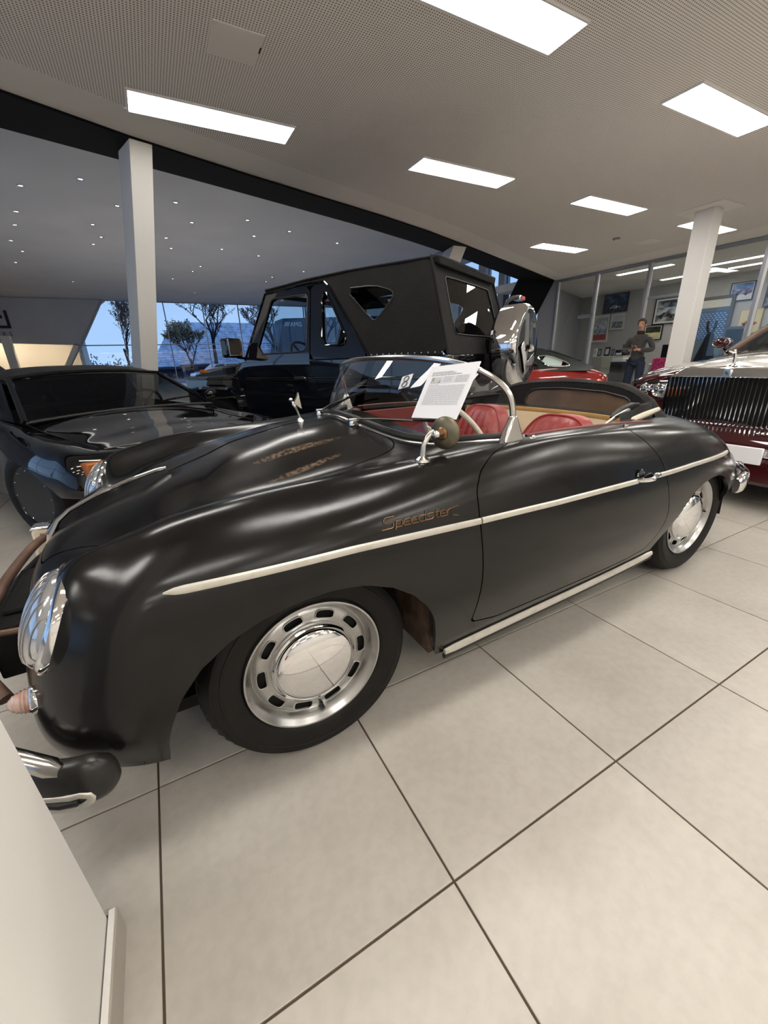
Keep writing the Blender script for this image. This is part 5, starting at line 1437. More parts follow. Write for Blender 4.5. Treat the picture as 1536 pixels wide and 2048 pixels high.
# ================================================================== low black sports car on the left
sp_ = thing('sports_car', (-.10, 3.97, 0), math.radians(116), 'low gloss black sports car with amber front indicator and wide black wheels, at left', 'car')
SR = [
 [(-.76, 0, .40), (-.82, 0, .41), (-.86, 0, .42), (-.86, 0, .52), (-.85, 0, .58), (-.83, 0, .615), (-.78, 0, .64), (-.72, 0, .652), (-.66, 0, .66)],
 [(-.75, .40, .40), (-.81, .42, .41), (-.85, .43, .42), (-.85, .43, .52), (-.84, .43, .58), (-.81, .43, .62), (-.76, .43, .645), (-.66, .36, .655), (-.58, 0, .672)],
 [(-.70, .73, .40), (-.76, .765, .41), (-.81, .79, .42), (-.80, .79, .52), (-.78, .78, .60), (-.74, .75, .650), (-.68, .66, .662), (-.55, .45, .665), (-.45, 0, .69)],
 [(-.58, .83, .39), (-.61, .87, .40), (-.63, .89, .42), (-.62, .89, .52), (-.60, .86, .62), (-.57, .80, .685), (-.50, .68, .685), (-.40, .46, .68), (-.32, 0, .705)],
 [(-.35, .87, .19), (-.36, .91, .31), (-.36, .925, .42), (-.36, .92, .54), (-.36, .88, .645), (-.35, .80, .71), (-.32, .68, .70), (-.28, .46, .70), (-.22, 0, .725)],
 [(0, .87, .18), (0, .915, .30), (0, .93, .42), (0, .925, .55), (0, .88, .66), (0, .80, .73), (0, .69, .725), (0, .48, .735), (0, 0, .76)],
 [(.30, .86, .16), (.30, .905, .29), (.30, .915, .42), (.30, .91, .55), (.30, .87, .67), (.30, .81, .74), (.30, .72, .77), (.30, .50, .79), (.30, 0, .81)],
 [(.7, .84, .15), (.7, .88, .28), (.7, .895, .42), (.7, .885, .55), (.7, .855, .67), (.7, .80, .745), (.7, .74, .78), (.7, .50, .80), (.7, 0, .80)],
 [(1.5, .85, .15), (1.5, .89, .28), (1.5, .90, .42), (1.5, .89, .56), (1.5, .86, .69), (1.5, .81, .77), (1.5, .74, .81), (1.5, .50, .83), (1.5, 0, .84)],
 [(2.4, .88, .18), (2.4, .93, .30), (2.4, .94, .43), (2.4, .93, .58), (2.4, .88, .71), (2.4, .80, .79), (2.4, .70, .82), (2.4, .48, .85), (2.4, 0, .86)],
 [(3.1, .80, .25), (3.1, .86, .36), (3.1, .87, .46), (3.1, .86, .58), (3.1, .82, .68), (3.1, .74, .75), (3.1, .64, .78), (3.1, .44, .80), (3.1, 0, .80)],
 [(3.3, 0, .28), (3.35, 0, .38), (3.36, 0, .47), (3.36, 0, .56), (3.35, 0, .63), (3.33, 0, .68), (3.30, 0, .71), (3.25, 0, .73), (3.2, 0, .745)],
]


def loft_body(rows, car_, arches, mats, open_poly=None, hoodpoly=None, vh=5.5, nu=8, nv=6, paint2=None, split_v=None, names=('body', 'bonnet')):
    D_ = np.array(rows, float); D_[..., 1] *= -1
    G_ = bspline_grid(D_, nu, nv, mir_i0=True, mir_i1=True, mir_j1=True)
    Gm_ = G_.copy(); Gm_[..., 1] *= -1
    A, B = MB(), MB()
    nj = D_.shape[1] - 1

    def arch(D):
        v = np.full(len(D), -9.0)
        for ap in arches: v = np.maximum(v, sdpoly(D[:, 0], D[:, 2], ap))
        return np.where(D[:, 4] < nj * .62, -v, 1)
    for k, g in enumerate((G_, Gm_)):
        S = Surf.from_grid(g, 0, 1 / nu, 0, 1 / nv)
        if k: S.F = [f[::-1] for f in S.F]
        S = S.clip(arch)
        if open_poly: S = S.clip(lambda D: np.where(D[:, 4] > nj * .55, -sdpoly(D[:, 0], np.abs(D[:, 1]), open_poly), 1))
        if hoodpoly:
            fh = lambda D: np.where(D[:, 4] > vh, sdpoly(D[:, 0], np.abs(D[:, 1]), hoodpoly), -1)
            H = S.clip(lambda D: fh(D) - .003); S = S.clip(lambda D: -fh(D) - .003); H.into(B, .015)
        S.into(A, .015)
    bo = part(names[0], smooth_mesh(A, names[0], mats[0]), car_)
    ho = part(names[1], smooth_mesh(B, names[1], mats[1]), car_) if hoodpoly else None
    return G_, bo, ho


def circ_arch(cx, cz, r, n=20):
    return [(cx + r * math.cos(a), cz + r * math.sin(a)) for a in np.linspace(0, PI, n)] + [(cx - r, -.2), (cx + r, -.2)]


G2, b2, h2 = loft_body(SR, sp_, [[(-.66, -.1), (-.645, .40), (-.57, .455), (-.38, .53), (-.18, .565), (0, .575), (.15, .55), (.25, .47), (.30, .33), (.31, -.1)], circ_arch(2.45, .31, .36)], (M['gloss_black'], M['gloss_black']),
                       open_poly=[(.36, -.2), (.36, 0), (.34, .5), (.30, .71), (.42, .735), (1.5, .70), (1.7, .5), (1.72, 0), (1.72, -.2)],
                       hoodpoly=[(-.665, -.3), (-.665, .45), (-.63, .60), (-.5, .62), (.20, .72), (.235, .70), (.25, .5), (.27, 0), (.27, -.3)], vh=5.2)
mb = MB(); mb.box(-.7, 3.1, -.55, .55, .34, .38); mb.box(.38, 2.0, -.8, .8, .15, .19); mb.box(-.45, .36, -.58, .58, .35, .62)
for x0, x1 in ((-.36, .36), (2.08, 2.82)):
    for sy in (-1, 1): mb.box(x0, x1, min(sy * .57, sy * .60), max(sy * .57, sy * .60), .14, .62)
mb.build('underbody', M['dark'], sp_)
for x in (-.05, 2.45):
    for sy in (-1, 1):
        w_ = road_wheel(sp_, x, sy * .885, .315, .27, .215, sy, M['black_rim'], spokes=10)
        if x < 0: w_.rotation_euler = (w_.rotation_euler[0], 0, math.radians(14))
        for k in range(12):
            a = 2 * PI * k / 12
            mb = MB(); mb.ball((.19 * math.cos(a), .19 * math.sin(a), -.002), .006, 6, 4); mb.build('rim_bolt', M['chrome'], w_)
# tread blocks
for sy in (-1, 1):
    # indicators with amber glass wrapped in a dark frame, small lamp lids
    mb = MB(); mb.hexa([(-.868, sy * .42, .505), (-.83, sy * .775, .505), (-.76, sy * .79, .505), (-.78, sy * .42, .505), (-.875, sy * .42, .615), (-.832, sy * .775, .618), (-.76, sy * .785, .618), (-.78, sy * .42, .615)])
    ind = mb.build('front_indicator', M['amber'], sp_, bevel=.01, label='amber front indicator lens')
    mb = MB(); mb.box(-.872, -.852, min(sy * .20, sy * .38), max(sy * .20, sy * .38), .50, .60); mb.build('front_grille', M['rubber'], sp_, bevel=.005)
    P = [(x, sy * float(np.interp(x, [-.65, .22], [.625, .735])), float(np.interp(x, [-.65, -.3, 0, .22], [.672, .705, .738, .782])) + .001) for x in np.linspace(-.65, .22, 14)]
    mb = MB(); mb.tube(P, .003, 5); mb.build('bonnet_seam_bead', M['rubber'], sp_)
mb = MB(); mb.tube([(-.672, y, .663) for y in np.linspace(-.60, .60, 9)], .004, 6); mb.build('bonnet_lip_chrome', M['chrome'], sp_)
# greenhouse
def lin(a, b, t): return tuple(a[i] * (1 - t) + b[i] * t for i in range(3))
wsP = []
for t in np.linspace(-1, 1, 21):
    lo = (.22 + .10 * (1 - t * t) - .02 + .02, .80 * t * .93, .80 + .015 * (1 - t * t)); lo = (.30 - .12 * t * t, .74 * t, .79 + .02 * (1 - t * t))
    hi = (.86 + .03 * -t * t, .60 * t, 1.085 + .035 * (1 - t * t))
    wsP.append([lin(lo, hi, s_) for s_ in np.linspace(0, 1, 9)])
mb = MB(); mb.grid(wsP); mb.build('windscreen', M['tint'], sp_)
for i, nm in ((0, 'pillar'), (20, 'pillar')):
    mb = MB(); mb.tube(wsP[i], .022, 8); mb.build(nm, M['gloss_black'], sp_)
mb = MB(); mb.tube([wsP[i][8] for i in range(21)], .020, 8); mb.build('screen_header', M['gloss_black'], sp_)
mb = MB(); mb.tube([(wsP[i][8][0] - .012, wsP[i][8][1], wsP[i][8][2] - .014) for i in range(21)], .005, 6); mb.build('header_bright_strip', M['worn_chrome'], sp_)
mb = MB(); mb.tube([wsP[i][0] for i in range(21)], .012, 8); mb.build('screen_seal', M['rubber'], sp_)
P = []
for x in np.linspace(.86, 1.60, 14):
    u = (x - .86) / .74; P.append([(x, t * (.62 + .01 * u), 1.09 + .012 * u + .05 * (1 - abs(t) ** 3) + .035 * math.sin(PI * u * .9) - (.02 if abs(t) > .99 else 0)) for t in np.linspace(-1, 1, 21)])
mb = MB(); mb.grid(P); mb.grid([[(a, b_, c_ - .03) for a, b_, c_ in r] for r in P], flip=True); mb.build('roof_panel', mat('satin_black_roof', (.012, .012, .012), .45), sp_)
mb = MB()
mb.hexa([(1.58, -.74, .80), (1.72, -.74, .80), (1.72, .74, .80), (1.58, .74, .80), (1.56, -.62, 1.10), (1.66, -.62, 1.10), (1.66, .62, 1.10), (1.56, .62, 1.10)])
mb.build('roof_hoop', M['gloss_black'], sp_, bevel=.02)
for sy in (-1, 1):
    mb = MB(); mb.add([(.34, sy * .765, .79), (.90, sy * .635, 1.075), (1.56, sy * .635, 1.085), (1.58, sy * .765, .80)], [(0, 1, 2, 3)]); mb.build('door_glass', M['winglass'], sp_)
    mb = MB(); mb.hexa([(1.66, sy * .74, .82), (2.6, sy * .60, .84), (2.6, sy * .55, .84), (1.66, sy * .66, .82), (1.64, sy * .62, 1.10), (2.2, sy * .58, .90), (2.2, sy * .53, .90), (1.64, sy * .56, 1.10)]); mb.build('buttress', M['gloss_black'], sp_)
    mb = MB(); mb.ball((.47, sy * .93, .86), .06, 14, 8, (.9, 1.2, .7)); mb.tube([(.47, sy * .92, .84), (.50, sy * .82, .79)], .012, 6); mb.build('door_mirror', M['gloss_black'], sp_)
interior(sp_, .36, 1.7, .68, .22, .80, lhd=-1, wheel_x=.72)
mb = MB(); mb.tube([(1.45, -.55, .5), (1.46, -.52, 1.03), (1.46, .52, 1.03), (1.45, .55, .5)], .02, 8); mb.tube([(1.46, -.4, .8), (1.46, .4, .8)], .015, 8); mb.build('roll_cage', M['gloss_black'], sp_)
mb = MB(); rr_ = [(.50, -.44, .835), (.52, -.50, .84), (.49, -.56, .85), (.45, -.54, .845), (.44, -.47, .84)]
mb.tube(rr_, .006, 6, closed=True); mb.tube([(.47, -.56, .848), (.40, -.66, .86), (.37, -.70, .87)], .008, 6); mb.build('tow_strap', mat('red_strap', (.45, .03, .02), .5), sp_, label='red strap lying behind the windscreen')

# ================================================================== big two-tone limousine on the right
lim = thing('limousine', (4.70, 1.57, 0), 0, 'maroon and silver luxury limousine with tall chrome radiator grille, at right', 'car')
LR = [
 [(-.93, 0, .22), (-.97, 0, .30), (-.98, 0, .38), (-.97, 0, .46), (-.95, 0, .52), (-.92, 0, .60), (-.90, 0, .75), (-.885, 0, .93), (-.86, 0, 1.0), (-.80, 0, 1.045)],
 [(-.92, .42, .22), (-.96, .43, .30), (-.97, .44, .38), (-.96, .44, .46), (-.94, .44, .52), (-.91, .43, .60), (-.885, .41, .75), (-.86, .40, .90), (-.83, .36, .985), (-.72, 0, 1.06)],
 [(-.87, .76, .22), (-.91, .79, .30), (-.92, .80, .38), (-.91, .80, .47), (-.89, .79, .55), (-.86, .78, .65), (-.83, .76, .78), (-.79, .72, .90), (-.72, .55, .965), (-.60, 0, 1.08)],
 [(-.70, .91, .22), (-.73, .95, .30), (-.74, .965, .40), (-.73, .965, .50), (-.71, .96, .60), (-.69, .945, .70), (-.66, .91, .81), (-.61, .83, .91), (-.50, .60, .98), (-.42, 0, 1.09)],
 [(-.45, .96, .22), (-.46, .99, .32), (-.46, 1.0, .43), (-.46, 1.0, .55), (-.46, .99, .66), (-.45, .97, .78), (-.43, .92, .89), (-.38, .83, .965), (-.28, .60, 1.0), (-.22, 0, 1.10)],
 [(0, .96, .20), (0, .99, .32), (0, 1.0, .45), (0, 1.0, .58), (0, .99, .70), (0, .97, .82), (0, .92, .93), (0, .83, 1.0), (0, .60, 1.04), (0, 0, 1.115)],
 [(.6, .95, .18), (.6, .985, .32), (.6, .995, .46), (.6, .995, .60), (.6, .985, .73), (.6, .965, .86), (.6, .92, .97), (.6, .84, 1.03), (.6, .62, 1.085), (.6, 0, 1.125)],
 [(1.2, .95, .18), (1.2, .985, .32), (1.2, .995, .46), (1.2, .995, .60), (1.2, .985, .74), (1.2, .965, .88), (1.2, .92, 1.0), (1.2, .86, 1.06), (1.2, .65, 1.10), (1.2, 0, 1.14)],
 [(2.6, .95, .18), (2.6, .985, .32), (2.6, .995, .46), (2.6, .995, .60), (2.6, .985, .74), (2.6, .965, .88), (2.6, .92, 1.0), (2.6, .86, 1.06), (2.6, .65, 1.09), (2.6, 0, 1.10)],
 [(4.2, .94, .24), (4.2, .97, .36), (4.2, .98, .48), (4.2, .98, .62), (4.2, .97, .74), (4.2, .94, .87), (4.2, .89, .97), (4.2, .80, 1.03), (4.2, .60, 1.06), (4.2, 0, 1.08)],
 [(4.85, 0, .3), (4.90, 0, .40), (4.92, 0, .50), (4.92, 0, .62), (4.90, 0, .73), (4.87, 0, .83), (4.83, 0, .90), (4.78, 0, .95), (4.7, 0, .98), (4.6, 0, 1.0)],
]
G3, b3, h3 = loft_body(LR, lim, [circ_arch(0, .36, .41), circ_arch(3.5, .36, .41)], (M['maroon'], M['silver']),
                       open_poly=[(1.28, -.2), (1.28, 0), (1.22, .5), (1.10, .80), (1.3, .86), (3.6, .84), (3.75, .5), (3.8, -.2)],
                       hoodpoly=[(-.845, -.3), (-.845, .0), (-.83, .36), (-.70, .41), (-.3, .50), (.3, .60), (.95, .72), (1.02, .70), (1.06, .4), (1.10, 0), (1.10, -.3)], vh=7.4, names=('body', 'bonnet'))
mb = MB(); mb.box(-.6, 4.5, -.58, .58, .18, .24); mb.box(.45, 3.05, -.9, .9, .18, .24)
for x0 in (-.42, 3.08):
    for sy in (-1, 1): mb.box(x0, x0 + .84, min(sy * .60, sy * .63), max(sy * .60, sy * .63), .2, .8)
mb.build('underbody', M['dark'], lim)
for x in (0, 3.5):
    for sy in (-1, 1): road_wheel(lim, x, sy * .975, .37, .25, .26, sy, M['chrome'], spokes=7)
# grille: dark opening, chrome header, side frames, 27 upright slats
mb = MB(); mb.box(-.915, -.87, -.385, .385, .50, .935); gr = mb.build('grille_core', M['dark'], lim)
mb = MB(); mb.hexa([(-.935, -.40, .935), (-.86, -.40, .935), (-.86, .40, .935), (-.935, .40, .935), (-.915, -.30, 1.005), (-.82, -.30, 1.01), (-.82, .30, 1.01), (-.915, .30, 1.005)])
hdr = mb.build('grille_header', M['chrome'], lim, bevel=.008, label='polished chrome grille header')
for sy in (-1, 1):
    mb = MB(); mb.box(-.935, -.87, min(sy * .385, sy * .405), max(sy * .385, sy * .405), .49, .935); mb.build('grille_frame', M['gloss_black'], gr, bevel=.004)
mb = MB(); mb.box(-.945, -.88, -.40, .40, .470, .500); mb.build('grille_lower_frame', M['chrome'], gr, bevel=.008)
mb = MB(); mb.box(-.940, -.916, -.0032, .0032, .50, .935); slat = mb.mesh('grille_slat', M['chrome'], 0)
for k in range(27): part('grille_slat', slat, gr, (0, -.377 + k * .029, 0))
mb = MB(); mb.box(-.941, -.928, -.022, .022, .945, .998); bd = mb.build('grille_badge', M['worn_chrome'], hdr, bevel=.003)
for dz in (0.0, -.008):
    o = part('badge_letters', text_mesh('R', .026, .001, M['gloss_black'], align='CENTER'), hdr, (-.9425, .004 if dz == 0 else -.004, .962 + dz), (PI / 2, 0, -PI / 2))
# flying lady mascot
mb = MB(); z = 1.012; mb.lathe([(.030, 0), (.028, .008), (.014, .014), (.010, .022)], Matrix.Translation((-.87, 0, z)), 16)
mb.tube([(-.87, 0, z + .02), (-.872, 0, z + .05), (-.878, 0, z + .075), (-.890, 0, z + .098)], [.012, .008, .012, .006], 10); mb.ball((-.897, 0, z + .108), .010, 10, 8)
ms = mb.build('mascot', M['chrome'], lim, label='chrome winged lady mascot')
for sy in (-1, 1):
    mb = MB(); mb.hexa([(-.885, sy * .004, z + .085), (-.870, sy * .004, z + .088), (-.83, sy * .055, z + .105), (-.86, sy * .055, z + .105), (-.885, sy * .004, z + .100), (-.870, sy * .004, z + .103), (-.83, sy * .055, z + .112), (-.86, sy * .055, z + .112)]); mb.build('mascot_wing', M['chrome'], ms)
for sy in (-1, 1):
    mb = MB(); a = [(-.885, .43), (-.80, .745)]
    mb.hexa([(-.895, sy * .43, .755), (-.82, sy * .745, .765), (-.76, sy * .72, .765), (-.83, sy * .43, .755), (-.880, sy * .43, .885), (-.81, sy * .735, .865), (-.76, sy * .72, .865), (-.83, sy * .43, .885)])
    hl = mb.build('headlamp', M['lens'], lim, bevel=.012, label='rectangular clear headlamp')
    for t in (.22, .62):
        c = Vector((-.895 + .075 * t, sy * (.43 + .315 * t), .822)); M5 = Matrix.Translation(c) @ Vector((-1, sy * .2, .08)).to_track_quat('Z', 'Y').to_matrix().to_4x4()
        mb = MB(); mb.lathe([(.052, -.01), (.054, .006), (.046, .010), (.036, .002), (.018, .010), (.0001, .014)], M5, 28); mb.build('reflector', M['chrome'], hl)
    mb = MB(); mb.tube([(-.90, sy * .42, .745), (-.82, sy * .755, .752), (-.812, sy * .748, .875), (-.885, sy * .42, .895)], .010, 6, closed=True); mb.build('lamp_surround', M['gloss_black'], hl)
mb = MB(); mb.hexa([(-1.02, -.62, .40), (-.93, -.90, .40), (-.93, .90, .40), (-1.02, .62, .40), (-1.0, -.62, .465), (-.92, -.88, .465), (-.92, .88, .465), (-1.0, .62, .465)])
mb.build('bumper_chrome_bar', M['chrome'], lim, bevel=.015)
mb = MB(); mb.hexa([(-1.03, -.55, .20), (-.85, -.93, .20), (-.85, .93, .20), (-1.03, .55, .20), (-1.02, -.58, .40), (-.88, -.93, .40), (-.88, .93, .40), (-1.02, .58, .40)]); mb.build('front_apron', M['maroon'], lim, bevel=.03)
mb = MB(); mb.box(-1.05, -1.035, -.38, -.02 + .02, .355, .475); mb.build('blank_plate', M['white'], lim, bevel=.006, label='blank white number plate')
P = []
for t in np.linspace(-1, 1, 21):
    lo = (1.24 - .16 * t * t, .86 * t, 1.10 + .015 * (1 - t * t)); hi = (2.02 - .06 * t * t, .66 * t, 1.55 + .03 * (1 - t * t)); P.append([lin(lo, hi, s_) for s_ in np.linspace(0, 1, 7)])
mb = MB(); mb.grid(P); mb.build('windscreen', M['winglass'], lim)
bronze = mat('satin_bronze_pillar', (.16, .10, .08), .3, .3)
for i in (0, 20):
    mb = MB(); mb.tube([(x - .004, y, z_) for x, y, z_ in P[i]], .035, 8, flat=.6); mb.build('windscreen_pillar', bronze, lim, label='brown windscreen pillar')
    mb = MB(); sg = -1 if i == 0 else 1; mb.tube([(x - .03, y + sg * .028, z_ + .012) for x, y, z_ in P[i]], .009, 6); mb.build('pillar_bright_strip', M['chrome'], lim)
PR = []
for x in np.linspace(1.96, 3.9, 12):
    u = (x - 1.96) / 1.94; PR.append([(x, t * (.67 - .02 * u * u), 1.555 + .06 * math.sin(PI * min(1, u * 1.1)) * (1 - t * t * .4) + .03 * (1 - t ** 4) - .10 * u ** 4) for t in np.linspace(-1, 1, 15)])
mb = MB(); mb.grid(PR); mb.build('roof', M['maroon'], lim)
for sy in (-1, 1):
    mb = MB(); mb.add([(1.16, sy * .86, 1.10), (1.98, sy * .67, 1.54), (3.85, sy * .65, 1.47), (3.75, sy * .83, 1.08)], [(0, 1, 2, 3)]); mb.build('side_glass', M['tint'], lim)
    mb = MB(); mb.tube([(2.55, sy * .86, 1.08), (2.6, sy * .665, 1.58)], .03, 8); mb.tube([(3.8, sy * .83, 1.05), (3.86, sy * .64, 1.48), (4.2, sy * .6, 1.08)], .05, 8); mb.build('rear_pillar', M['maroon'], lim)
    mb = MB(); mb.ball((1.08, sy * .95, 1.20), .075, 16, 10, (.75, 1.25, .75)); mi_ = mb.build('door_mirror', M['maroon'], lim)
    mb = MB(); mb.tube([(1.06, sy * .94, 1.16), (1.12, sy * .90, 1.09)], .016, 6); mb.build('mirror_stem', M['gloss_black'], mi_)
    mb = MB(); mb.tube([(1.025, sy * (.95 + .085 * math.cos(a)), 1.20 + .052 * math.sin(a)) for a in np.linspace(0, 2 * PI, 21)[:-1]], .006, 6, closed=True); mb.build('mirror_chrome_ring', M['chrome'], mi_)
mb = MB(); mb.add([(3.9, -.6, 1.45), (3.9, .6, 1.45), (4.3, .62, 1.08), (4.3, -.62, 1.08)], [(0, 1, 2, 3)]); mb.build('rear_glass', M['tint'], lim)
interior(lim, 1.15, 3.9, .80, .40, 1.12, lhd=-1, wheel_x=1.75)

# ================================================================== red fastback between the off-roader and the office
red = thing('red_coupe', (5.7, 5.2, 0), math.radians(-41), 'glossy red classic coupe with dark green-black roof behind the chrome spare wheel', 'car')
RR = [
 [(-2.95, 0, .25), (-2.99, 0, .33), (-3.0, 0, .42), (-2.99, 0, .50), (-2.97, 0, .56), (-2.94, 0, .60), (-2.88, 0, .63), (-2.8, 0, .65)],
 [(-2.75, .62, .24), (-2.80, .66, .33), (-2.81, .68, .42), (-2.80, .68, .52), (-2.76, .67, .62), (-2.70, .62, .69), (-2.6, .48, .68), (-2.5, 0, .70)],
 [(-2.3, .76, .22), (-2.3, .80, .34), (-2.3, .815, .46), (-2.3, .81, .58), (-2.3, .78, .70), (-2.3, .70, .79), (-2.25, .55, .78), (-2.2, 0, .80)],
 [(-1.5, .76, .20), (-1.5, .80, .33), (-1.5, .82, .47), (-1.5, .81, .62), (-1.5, .78, .76), (-1.5, .70, .86), (-1.5, .58, .88), (-1.5, 0, .92)],
 [(-.6, .77, .20), (-.6, .81, .33), (-.6, .83, .48), (-.6, .825, .64), (-.6, .80, .80), (-.6, .74, .90), (-.6, .66, .92), (-.6, 0, .94)],
 [(0, .78, .22), (0, .83, .35), (0, .85, .50), (0, .845, .66), (0, .82, .81), (0, .76, .91), (0, .66, .94), (0, 0, .96)],
 [(.5, .76, .25), (.5, .81, .37), (.5, .83, .50), (.5, .82, .65), (.5, .79, .80), (.5, .73, .91), (.5, .64, .95), (.5, 0, .97)],
 [(.85, .68, .28), (.85, .73, .38), (.85, .75, .50), (.85, .74, .63), (.85, .72, .76), (.85, .67, .86), (.85, .58, .90), (.84, 0, .91)],
 [(1.04, .50, .32), (1.07, .54, .41), (1.08, .56, .50), (1.08, .56, .60), (1.07, .55, .70), (1.05, .52, .78), (1.02, .45, .82), (.98, 0, .83)],
 [(1.12, 0, .34), (1.15, 0, .42), (1.16, 0, .50), (1.16, 0, .59), (1.15, 0, .67), (1.14, 0, .74), (1.12, 0, .77), (1.08, 0, .79)],
]
G4, b4, _ = loft_body(RR, red, [circ_arch(0, .33, .37), circ_arch(-2.2, .33, .36)], (M['gloss_red'], M['gloss_red']))
mb = MB(); mb.box(-2.7, .95, -.55, .55, .16, .22)
for x0 in (-.38, -2.58):
    for sy in (-1, 1): mb.box(x0, x0 + .76, min(sy * .56, sy * .60), max(sy * .56, sy * .60), .18, .72)
mb.build('underbody', M['dark'], red)
for x in (0, -2.2):
    for sy in (-1, 1): road_wheel(red, x, sy * .81, .33, .19, .20, sy, M['chrome'], spokes=12)
green = mat('dark_green_roof', (.006, .012, .010), .25, coat=.5)
ROOF = [(-1.15, .93, .60), (-.95, 1.10, .58), (-.75, 1.235, .56), (-.4, 1.27, .56), (0, 1.24, .55), (.35, 1.14, .52), (.65, 1.02, .48), (.95, .88, .42)]
RS = []
for x, z, w_ in ROOF:
    RS.append([(x, t * (w_ + (.16 if abs(t) > .9 else 0) * 0), z - .0 + .03 * (1 - t * t)) for t in np.linspace(-1, 1, 11)])
RSd = bspline_grid(np.array(RS), 4, 2)
mb = MB(); mb.grid(RSd[8:]); mb.build('roof', green, red)
mb = MB(); mb.grid(RSd[:9]); mb.build('windscreen', M['tint'], red)
mb = MB(); mb.grid(RSd[18:26, 4:17] + np.array([0, 0, .006])); mb.build('rear_window', M['tint'], red)
QG = rounded([(-.02, 1.12), (.16, 1.125), (.40, 1.03), (.46, .985), (.42, .965), (.20, .965), (.10, 1.0)], 1, .2)
DG = [(-1.05, .94), (-.80, 1.17), (-.12, 1.17), (.05, .97), (0, .94)]
for sy in (-1, 1):
    yq = lambda x, z: sy * (.765 - (z - .90) * .55)
    so = [(-1.15, .90), (-.78, 1.215), (-.4, 1.25), (0, 1.225), (.35, 1.125), (.65, 1.01), (.92, .885), (.6, .90)]
    sheet_obj('roof_side', so, [QG, DG], yq, green, red, th=.02, flip=sy > 0, step=.06)
    sheet_obj('quarter_glass', QG, [], lambda x, z: yq(x, z) * .99, mat('pale_glass', (.42, .50, .46), .1, coat=1), red, th=0, flip=sy > 0, step=.1)
    outline_tube('quarter_chrome', QG, lambda x, z: yq(x, z) * 1.012, .009, M['chrome'], red)
    sheet_obj('door_glass', DG, [], lambda x, z: yq(x, z) * .99, M['winglass'], red, th=0, flip=sy > 0, step=.15)
    # tail lamp cluster
    c = Vector((1.0, sy * .60, .75)); M5 = Matrix.Translation(c) @ Vector((.75, sy * .6, .15)).to_track_quat('Z', 'Y').to_matrix().to_4x4()
    mb = MB(); mb.lathe([(.075, -.03), (.078, .0), (.070, .012)], M5, 24); tl = mb.build('tail_lamp', M['chrome'], red)
    mb = MB(); mb.lathe([(.066, .012), (.05, .03), (.0001, .036)], M5, 20); mb.build('tail_lens', mat('deep_red_lens', (.22, .01, .012), .1, coat=1), tl)
    M6 = Matrix.Translation((.90, sy * .715, .72)) @ Vector((.5, sy * .85, .1)).to_track_quat('Z', 'Y').to_matrix().to_4x4()
    mb = MB(); mb.lathe([(.048, -.02), (.05, .004), (.04, .02), (.0001, .03)], M6, 20); mb.build('amber_lamp', M['orange'], tl)
    mb = MB(); mb.tube([(.70, sy * .80, .52), (.92, sy * .74, .53), (1.10, sy * .60, .54), (1.20, sy * .35, .545), (1.22, 0, .545)], .035, 10, flat=.6); mb.build('rear_bumper', M['chrome'], red)
    mb = MB(); mb.box(1.14, 1.24, min(sy * .40, sy * .46), max(sy * .40, sy * .46), .46, .66); mb.build('rear_overrider', M['gloss_black'], red, bevel=.015)
mb = MB(); mb.tube([(.45, .1, 1.115), (.62, .0, 1.06), (.70, -.20, 1.035)], .010, 6); mb.box(.66, .72, -.24, -.16, 1.02, 1.05); mb.build('rear_wiper', M['rubber'], red)
interior(red, -1.1, .3, .62, .30, .96, lhd=-1)

# an orange sports car parked behind the camera (mirrored in the hubcap and headlamp)
orange = mat('gloss_orange_paint', (0.62, 0.10, 0.02), .06, coat=1.0)
oc = copy_tree(sp_, None, (-3.2, -2.4, 0), math.radians(200), 'low orange sports car parked behind the camera, outside the photo frame')
for ch in oc.children:
    for sl in ch.material_slots:
        if sl.material == M['gloss_black']: sl.link = 'OBJECT'; sl.material = orange

# ================================================================== office behind the glass wall
GX = 10.12
mb = MB(); mb.box(14.2, 14.4, -6, 11.1, 0, 3.2); struct('wall_office', mb, mat('office_grey_wall', (.46, .455, .44), .8), smooth=0)
mb = MB(); mb.box(10.12, 14.4, -6, 11.0, 3.0, 3.2); struct('ceiling_office', mb, M['wall'], smooth=0)
posts = [8.57, 7.41, 6.13, 5.05, 4.06, 2.2, .3, -1.6, -3.5, -5.95]
root = thing('window_4', (0, 0, 0), 0, '', ''); del root['label']; del root['category']; root['kind'] = 'structure'
for k, y in enumerate(posts):
    mb = MB(); mb.box(GX - .05, GX + .05, y - .03, y + .03, 0, 2.94); mb.build('post', M['frame_grey'], root, smooth=0)
    mb = MB(); mb.box(GX - .056, GX - .03, y - .075, y - .031, 0, 2.94); mb.build('light_bead', M['frame_light'], root, smooth=0)
mb = MB(); mb.box(GX - .05, GX + .05, -6, 8.6, 2.94, 2.995); mb.build('head_rail', M['frame_grey'], root, smooth=0)
for a, b_ in zip(posts[:-1], posts[1:]):
    door_bay = abs(a - 6.13) < .01
    z0 = 2.27 if door_bay else .04
    mb = MB(); mb.box(GX - .005, GX + .005, b_ + .032, a - .076, z0, 2.94); mb.build('pane', M['clear'], root, smooth=0)
    if door_bay: mb = MB(); mb.box(GX - .05, GX + .05, b_ + .03, a - .03, 2.22, 2.27); mb.build('door_transom', M['frame_grey'], root, smooth=0)
    else: mb = MB(); mb.box(GX - .05, GX + .05, b_ + .03, a - .03, 0, .04); mb.build('foot_rail', M['frame_grey'], root, smooth=0)
t = thing('door_closer', (GX - .06, 7.62, 2.02), 0, 'small grey door closer arm on the glass wall above the red coupe', 'door closer')
mb = MB(); mb.box(-.03, .0, -.16, .16, -.04, .04); mb.build('closer_body', M['frame_grey'], t, bevel=.006)
